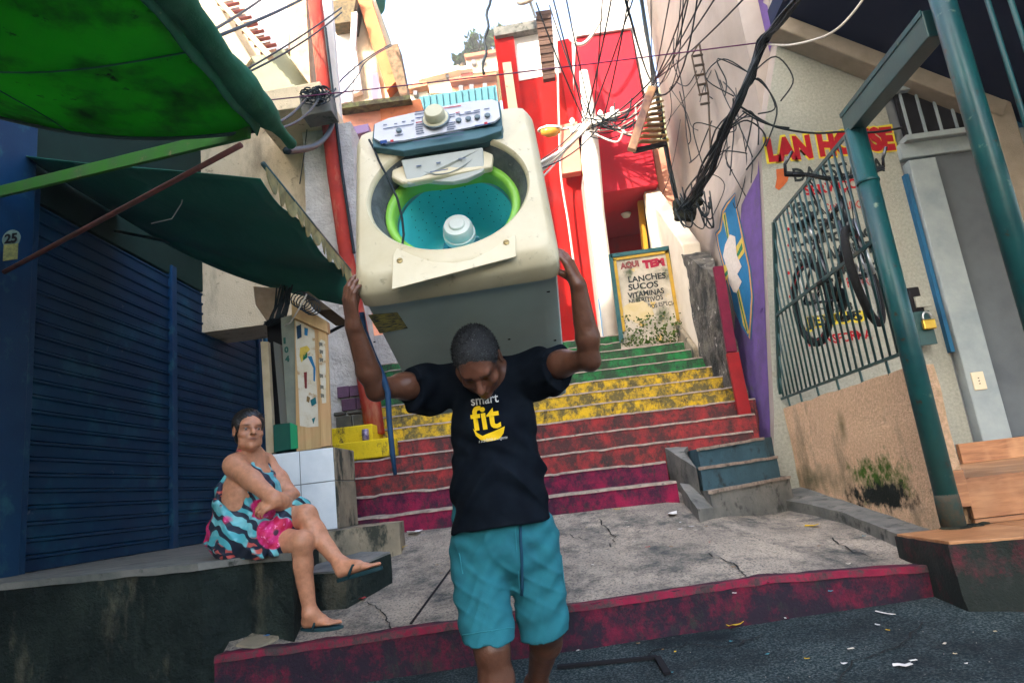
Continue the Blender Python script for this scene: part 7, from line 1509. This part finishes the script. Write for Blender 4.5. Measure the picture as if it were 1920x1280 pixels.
# cables fanning out from the pole
random.seed(21); pc = aY(1110, 235, 9.5)
FN = Thing('cable_fan', 'tangle of black cables fanning out from the power pole', 'cables', tuple(pc))
for (x, y, Y, s) in ((1005, 5, 8.0, .1), (1035, -10, 8.0, .05), (1060, -10, 7.5, .05), (1130, -10, 7, .05), (1148, -10, 7.5, .05), (1180, -10, 7, .08), (1190, -10, 7.2, .02), (1222, 150, 9.0, .08), (1224, 158, 9.0, .14), (1226, 166, 9.0, .2), (1228, 172, 9.0, .26), (1226, 178, 9.0, .3), (960, 330, 7, .1), (1000, 320, 7, .12), (1030, 10, 9, .15)):
    j = pc + V((random.uniform(-.15, .15), random.uniform(-.1, 0), random.uniform(-.12, .12))); FN.part('cable', MB().tube(sag(j, aY(x, y, Y), s), random.uniform(.008, .014), 5), G['cable'], smooth=True)
for i in range(6): j = pc + V((random.uniform(-.1, .1), -.05, random.uniform(-.05, .1))); FN.part('pale_cable', MB().tube(sag(j, aY(1008 + random.uniform(-6, 10), 305 + i * 6, 7.4), .05), random.uniform(.010, .018), 5), G['cablew'], smooth=True)
for i in range(7):
    j = pc + V((random.uniform(-.2, .3), -.12, random.uniform(-.25, .1))); FN.part('cable_loop', MB().tube(spl([j, j + V((random.uniform(.1, .4), -.05, random.uniform(-.3, 0))), j + V((random.uniform(.3, .8), -.02, random.uniform(-.1, .3)))]), random.uniform(.010, .016), 5), random.choice([G['cable'], G['cablew']]), smooth=True)
# thick bundle along the corner house
CB = Thing('cable_bundle', 'thick bundle of black cables sagging down the corner house wall', 'cables', tuple(aY(1390, 200, 5.8)))
random.seed(31); path = [(1512, -20, 4.7), (1462, 40, 5.3), (1428, 82, 5.7), (1408, 140, 5.85), (1386, 192, 5.95), (1360, 246, 6.3), (1330, 312, 6.9), (1302, 362, 7.6), (1280, 398, 8.1)]
for i in range(26):
    j = [random.gauss(0, 5) for _ in path]; jj = [random.gauss(0, 5) for _ in path]; w_ = random.uniform(0, .12)
    pts = [aY(x + j[k] * (1.3 if k > 4 else .8), y + jj[k] * .7, Yv - w_) for k, (x, y, Yv) in enumerate(path)]
    fine = spl(pts, 4); CB.part('cable', MB().tube(fine, random.uniform(.006, .014), 5), G['cable'], smooth=True)
for i in range(12):
    k = random.randint(3, 7); x, y, Yv = path[k]; a = aY(x + random.uniform(-10, 10), y, Yv - .1); s_ = random.choice([-1, 1])
    CB.part('loose_end', MB().tube(spl([a, a + V((s_ * random.uniform(.1, .3), -.04, random.uniform(.05, .2))), a + V((s_ * random.uniform(.15, .5), -.03, random.uniform(-.2, .1))), a + V((s_ * random.uniform(.1, .4), -.02, random.uniform(-.5, -.15)))]), random.uniform(.005, .009), 5), G['cable'], smooth=True)
CB2 = Thing('cable_bundle', 'vertical run of black cables down the far edge of the white wall', 'cables', tuple(aY(1268, 400, 9.6)))
for i in range(9):
    pts = [aY(x + random.gauss(0, 2), y, 9.7 - .1 * random.random()) for x, y in ((1200, -20), (1212, 60), (1224, 140), (1236, 200), (1250, 280), (1260, 340), (1272, 400))]; CB2.part('cable', MB().tube(pts, random.uniform(.010, .018), 5), G['cable'], smooth=True)
for (x, y, Y) in ((1320, -10, 6.5), (1290, -10, 6.5), (1345, -10, 6.2), (1402, -10, 5.6)):
    CB2.part('cable', MB().tube(sag(aY(1228, 150, 9.6), aY(x, y, Y), .05), .010, 5), G['cable'], smooth=True)
CB2.part('yellow_tie', MB().tube([aY(1249, 262, 9.5), aY(1253, 264, 9.5)], .03, 8), CYw)
WC = Thing('wall_cables', 'loose black wires criss-crossing the white house wall', 'cables', tuple(aY(1340, 150, 7.0)))
random.seed(41)
for i in range(20):
    x0, y0 = random.uniform(1235, 1420), random.uniform(-20, 260); x1, y1 = x0 + random.gauss(-20, 45), y0 + random.uniform(60, 200); x1 = min(max(x1, 1235), 1425); y1 = min(y1, 380)
    Ya = 9.4 - (x0 - 1230) / 200 * 3.4; Yb = 9.4 - (x1 - 1230) / 200 * 3.4; a, b = aY(x0, y0, Ya), aY(x1, y1, Yb); m1 = a.lerp(b, .33) + V((random.gauss(0, .05), 0, random.gauss(-.12, .05))); m2 = a.lerp(b, .66) + V((random.gauss(0, .05), 0, random.gauss(-.16, .06)))
    WC.part('wire', MB().tube(spl([a, m1, m2, b]), random.uniform(.004, .009), 5), G['cable'], smooth=True)
for i in range(8):
    x0 = random.uniform(1150, 1340); WC.part('wire', MB().tube(sag(aY(x0, -15, 6.5), aY(1222 + random.uniform(-6, 10), 150 + random.uniform(-10, 25), 9.3), random.uniform(-.1, .5)), random.uniform(.006, .011), 5), G['cable'], smooth=True)
for i in range(10):
    WC.part('wire', MB().tube(sag(aY(1232, 150 + i * 3, 9.3), aY(random.uniform(1085, 1135), 215 + random.uniform(0, 40), 9.5), random.uniform(.05, .4)), random.uniform(.006, .012), 5), random.choice([G['cable'], G['cable'], G['cablew']]), smooth=True)
for i in range(16):
    a = aY(1262 + random.uniform(0, 50), 372 + random.uniform(-10, 25), 7.9); w_ = random.uniform(.06, .22); CB2.part('cable_loop', MB().tube(spl([a, a + V((w_ * .3, -.03, -random.uniform(.1, .25))), a + V((w_ * .8, -.03, -random.uniform(.1, .3))), a + V((w_, 0, random.uniform(-.05, .15)))]), random.uniform(.006, .011), 5), G['cable'], smooth=True)
# ladder-like bracket on the wall
LB = Thing('wall_bracket', 'rusty ladder-shaped cable bracket on the white wall', 'bracket', tuple(aY(1320, 170, 7.6)))
lb_m = pm('rusty_bracket', (.05, .045, .04), (.09, .06, .04), 20, rough=.8, bump=.4)
LB.part('rail', MB().tube([aY(1311, 82, 7.6), aY(1318, 120, 7.6), aY(1328, 175, 7.6), aY(1332, 280, 7.6)], .012, 6), lb_m); LB.part('rail', MB().tube([aY(1309, 84, 7.6), aY(1297, 105, 7.6), aY(1304, 140, 7.6), aY(1312, 175, 7.6)], .010, 6), lb_m)
for i in range(6): LB.part('rung', MB().tube([aY(1299 + i * 3, 106 + i * 18, 7.55), aY(1317 + i * 2.6, 103 + i * 18, 7.6)], .016, 6), lb_m)
MS = Thing('mould_lump', 'dark clump of knotted cables and mortar at the wall edge', 'clump', tuple(aY(1280, 400, 8.0)))
S = SDF(aY(1275, 395, 8.0) - V((.45, .3, .4)), aY(1275, 395, 8.0) + V((.45, .3, .4)), .02)
for (x, y, r) in ((1272, 385, .10), (1290, 392, .13), (1305, 378, .11), (1278, 405, .11), (1312, 360, .08), (1296, 405, .09)): S.ell(aY(x, y, 8.0), (r * .85, r * .7, r * .75), None, .05)
S.warp(lambda X, Y, Z: .02 * np.sin(X * 31 + Z * 17) * np.sin(Z * 29 + Y * 20)); o = S.build('lump', mossk, MS.e, None, 1); o.location = -MS.loc
# ================================================================== LITTER
random.seed(77)
lit_cols = [(.55, .5, .42), (.5, .33, .03), (.6, .58, .55), (.35, .05, .05), (.05, .2, .25), (.45, .38, .25), (.6, .6, .6), (.25, .16, .08)]
def scrap(lab, px_, py_, L, W, mat, surf):
    p = aL(px_, py_) if surf == 'L' else aZ(px_, py_, roadz(0, 3.0))
    if surf != 'L': p.z = roadz(p.x, p.y)
    a = random.uniform(0, 3.14); d = V((math.cos(a), math.sin(a), 0)); s = V((-d.y, d.x, 0)); pts = []
    for i in range(4):
        for j in range(3): pts.append(d * L * (i / 3 - .5) * random.uniform(.8, 1.1) + s * W * (j / 2 - .5) * random.uniform(.7, 1.2) + V((0, 0, .012 + random.uniform(0, .35) * W * (.3 + .5 * (i in (0, 3))))))
    o = MB().add(pts, [(i * 3 + j, i * 3 + j + 1, (i + 1) * 3 + j + 1, (i + 1) * 3 + j) for i in range(3) for j in range(2)]).build('litter', mat); o.location = p
    md = o.modifiers.new('s', 'SOLIDIFY'); md.thickness = .002; tag(o, lab, 'litter', 'litter on the ground'); return o
mats_l = [pm('litter_%d' % i, c, rough=.8, bump=.2) for i, c in enumerate(lit_cols)]
scrap('yellow leaf lying on the landing near the sidewalk kerb', 1524, 988, .09, .05, mats_l[1], 'L'); scrap('crumpled clear plastic at the stair foot beside the slab', 776, 1002, .12, .09, mats_l[6], 'L')
scrap('yellow and white wrapper at the corner of the sandy slab', 748, 1030, .10, .06, mats_l[1], 'L'); scrap('white wrapper near the foot of the purple step', 1262, 966, .09, .06, mats_l[2], 'L')
scrap('small yellow wrapper at the foot of the crimson step', 1158, 957, .05, .03, mats_l[1], 'L'); scrap('brown leaf on the road below the crimson kerb', 1383, 1200, .09, .05, mats_l[1], 'R')
scrap('white drinking straw on the road at right', 1665, 1177, .11, .012, mats_l[2], 'R'); scrap('white paper scrap on the road at bottom right', 1692, 1250, .07, .035, mats_l[2], 'R'); scrap('teal plastic scrap on the road near the kerb', 1665, 1155, .05, .03, mats_l[4], 'R')
scrap('blue bottle cap strip on the landing below the ledge', 505, 1193, .06, .02, pm('litter_blue', (.02, .16, .4), rough=.5, bump=0), 'L'); scrap('small red scrap beside the wedge-shaped step', 680, 1125, .05, .03, mats_l[3], 'L'); scrap('red-brown stub on the landing centre', 1215, 1028, .03, .012, mats_l[3], 'L')
for i in range(26): scrap('tiny pale paper scrap scattered on the sloping landing', random.uniform(800, 1650), random.uniform(975, 1120), random.uniform(.012, .035), random.uniform(.008, .018), random.choice(mats_l), 'L')
for i in range(22): scrap('tiny pale paper scrap scattered on the asphalt road', random.uniform(1060, 1900), random.uniform(1185, 1276), random.uniform(.010, .030), random.uniform(.006, .014), random.choice(mats_l), 'R')
mb = MB()
for i in range(260):
    if random.random() < .6: p = aL(random.uniform(780, 1700), random.uniform(960, 1150))
    else: p = aZ(random.uniform(1000, 1900), random.uniform(1160, 1278), -.06); p.z = roadz(p.x, p.y)
    if p.y < 3.78 and p.z > .05: continue
    if p.y > 5.2 or p.x > 1.5 and p.z > .1 or p.y > 3.3 and p.z < .05: continue
    r = random.uniform(.0012, .004); q = p + V((0, 0, .008)); mb.add([q + V((r, 0, 0)), q + V((-.4 * r, .8 * r, 0)), q + V((-.6 * r, -.7 * r, 0)), q + V((0, 0, r))], [(0, 1, 3), (1, 2, 3), (2, 0, 3), (2, 1, 0)])
o = mb.build('grit', pm('pale_grit', (.26, .24, .21), rough=.9, bump=0, rand=.3)); o['kind'] = 'stuff'
CU_ = Thing('drink_can', 'small purple drink can on the yellow block', 'can', tuple(aY(686, 828, 6.58)))
c = aY(686, 826, 6.56); c.z = 1.602 if False else c.z; CU_.part('can', MB().lathe([(.028, 0), (.034, .008), (.034, .105), (.028, .115), (.0, .115)], 20, c), pm('purple_can', (.10, .07, .20), (.4, .35, .4), 30, rough=.35, bump=0, metal=.4), smooth=True)
# ================================================================== AIR
hm = bpy.data.materials.new('warm_haze'); hm.use_nodes = True; t_ = hm.node_tree
for n_ in list(t_.nodes):
    if n_.type != 'OUTPUT_MATERIAL': t_.nodes.remove(n_)
pv = t_.nodes.new('ShaderNodeVolumePrincipled'); pv.inputs['Color'].default_value = (.95, .93, .90, 1); pv.inputs['Density'].default_value = .0020; pv.inputs['Anisotropy'].default_value = .2
t_.links.new(pv.outputs[0], [n_ for n_ in t_.nodes if n_.type == 'OUTPUT_MATERIAL'][0].inputs['Volume'])
hz_ = MB().box((-62, -17, -4.5), (62, 72, 60)).build('haze', hm); hz_['kind'] = 'stuff'
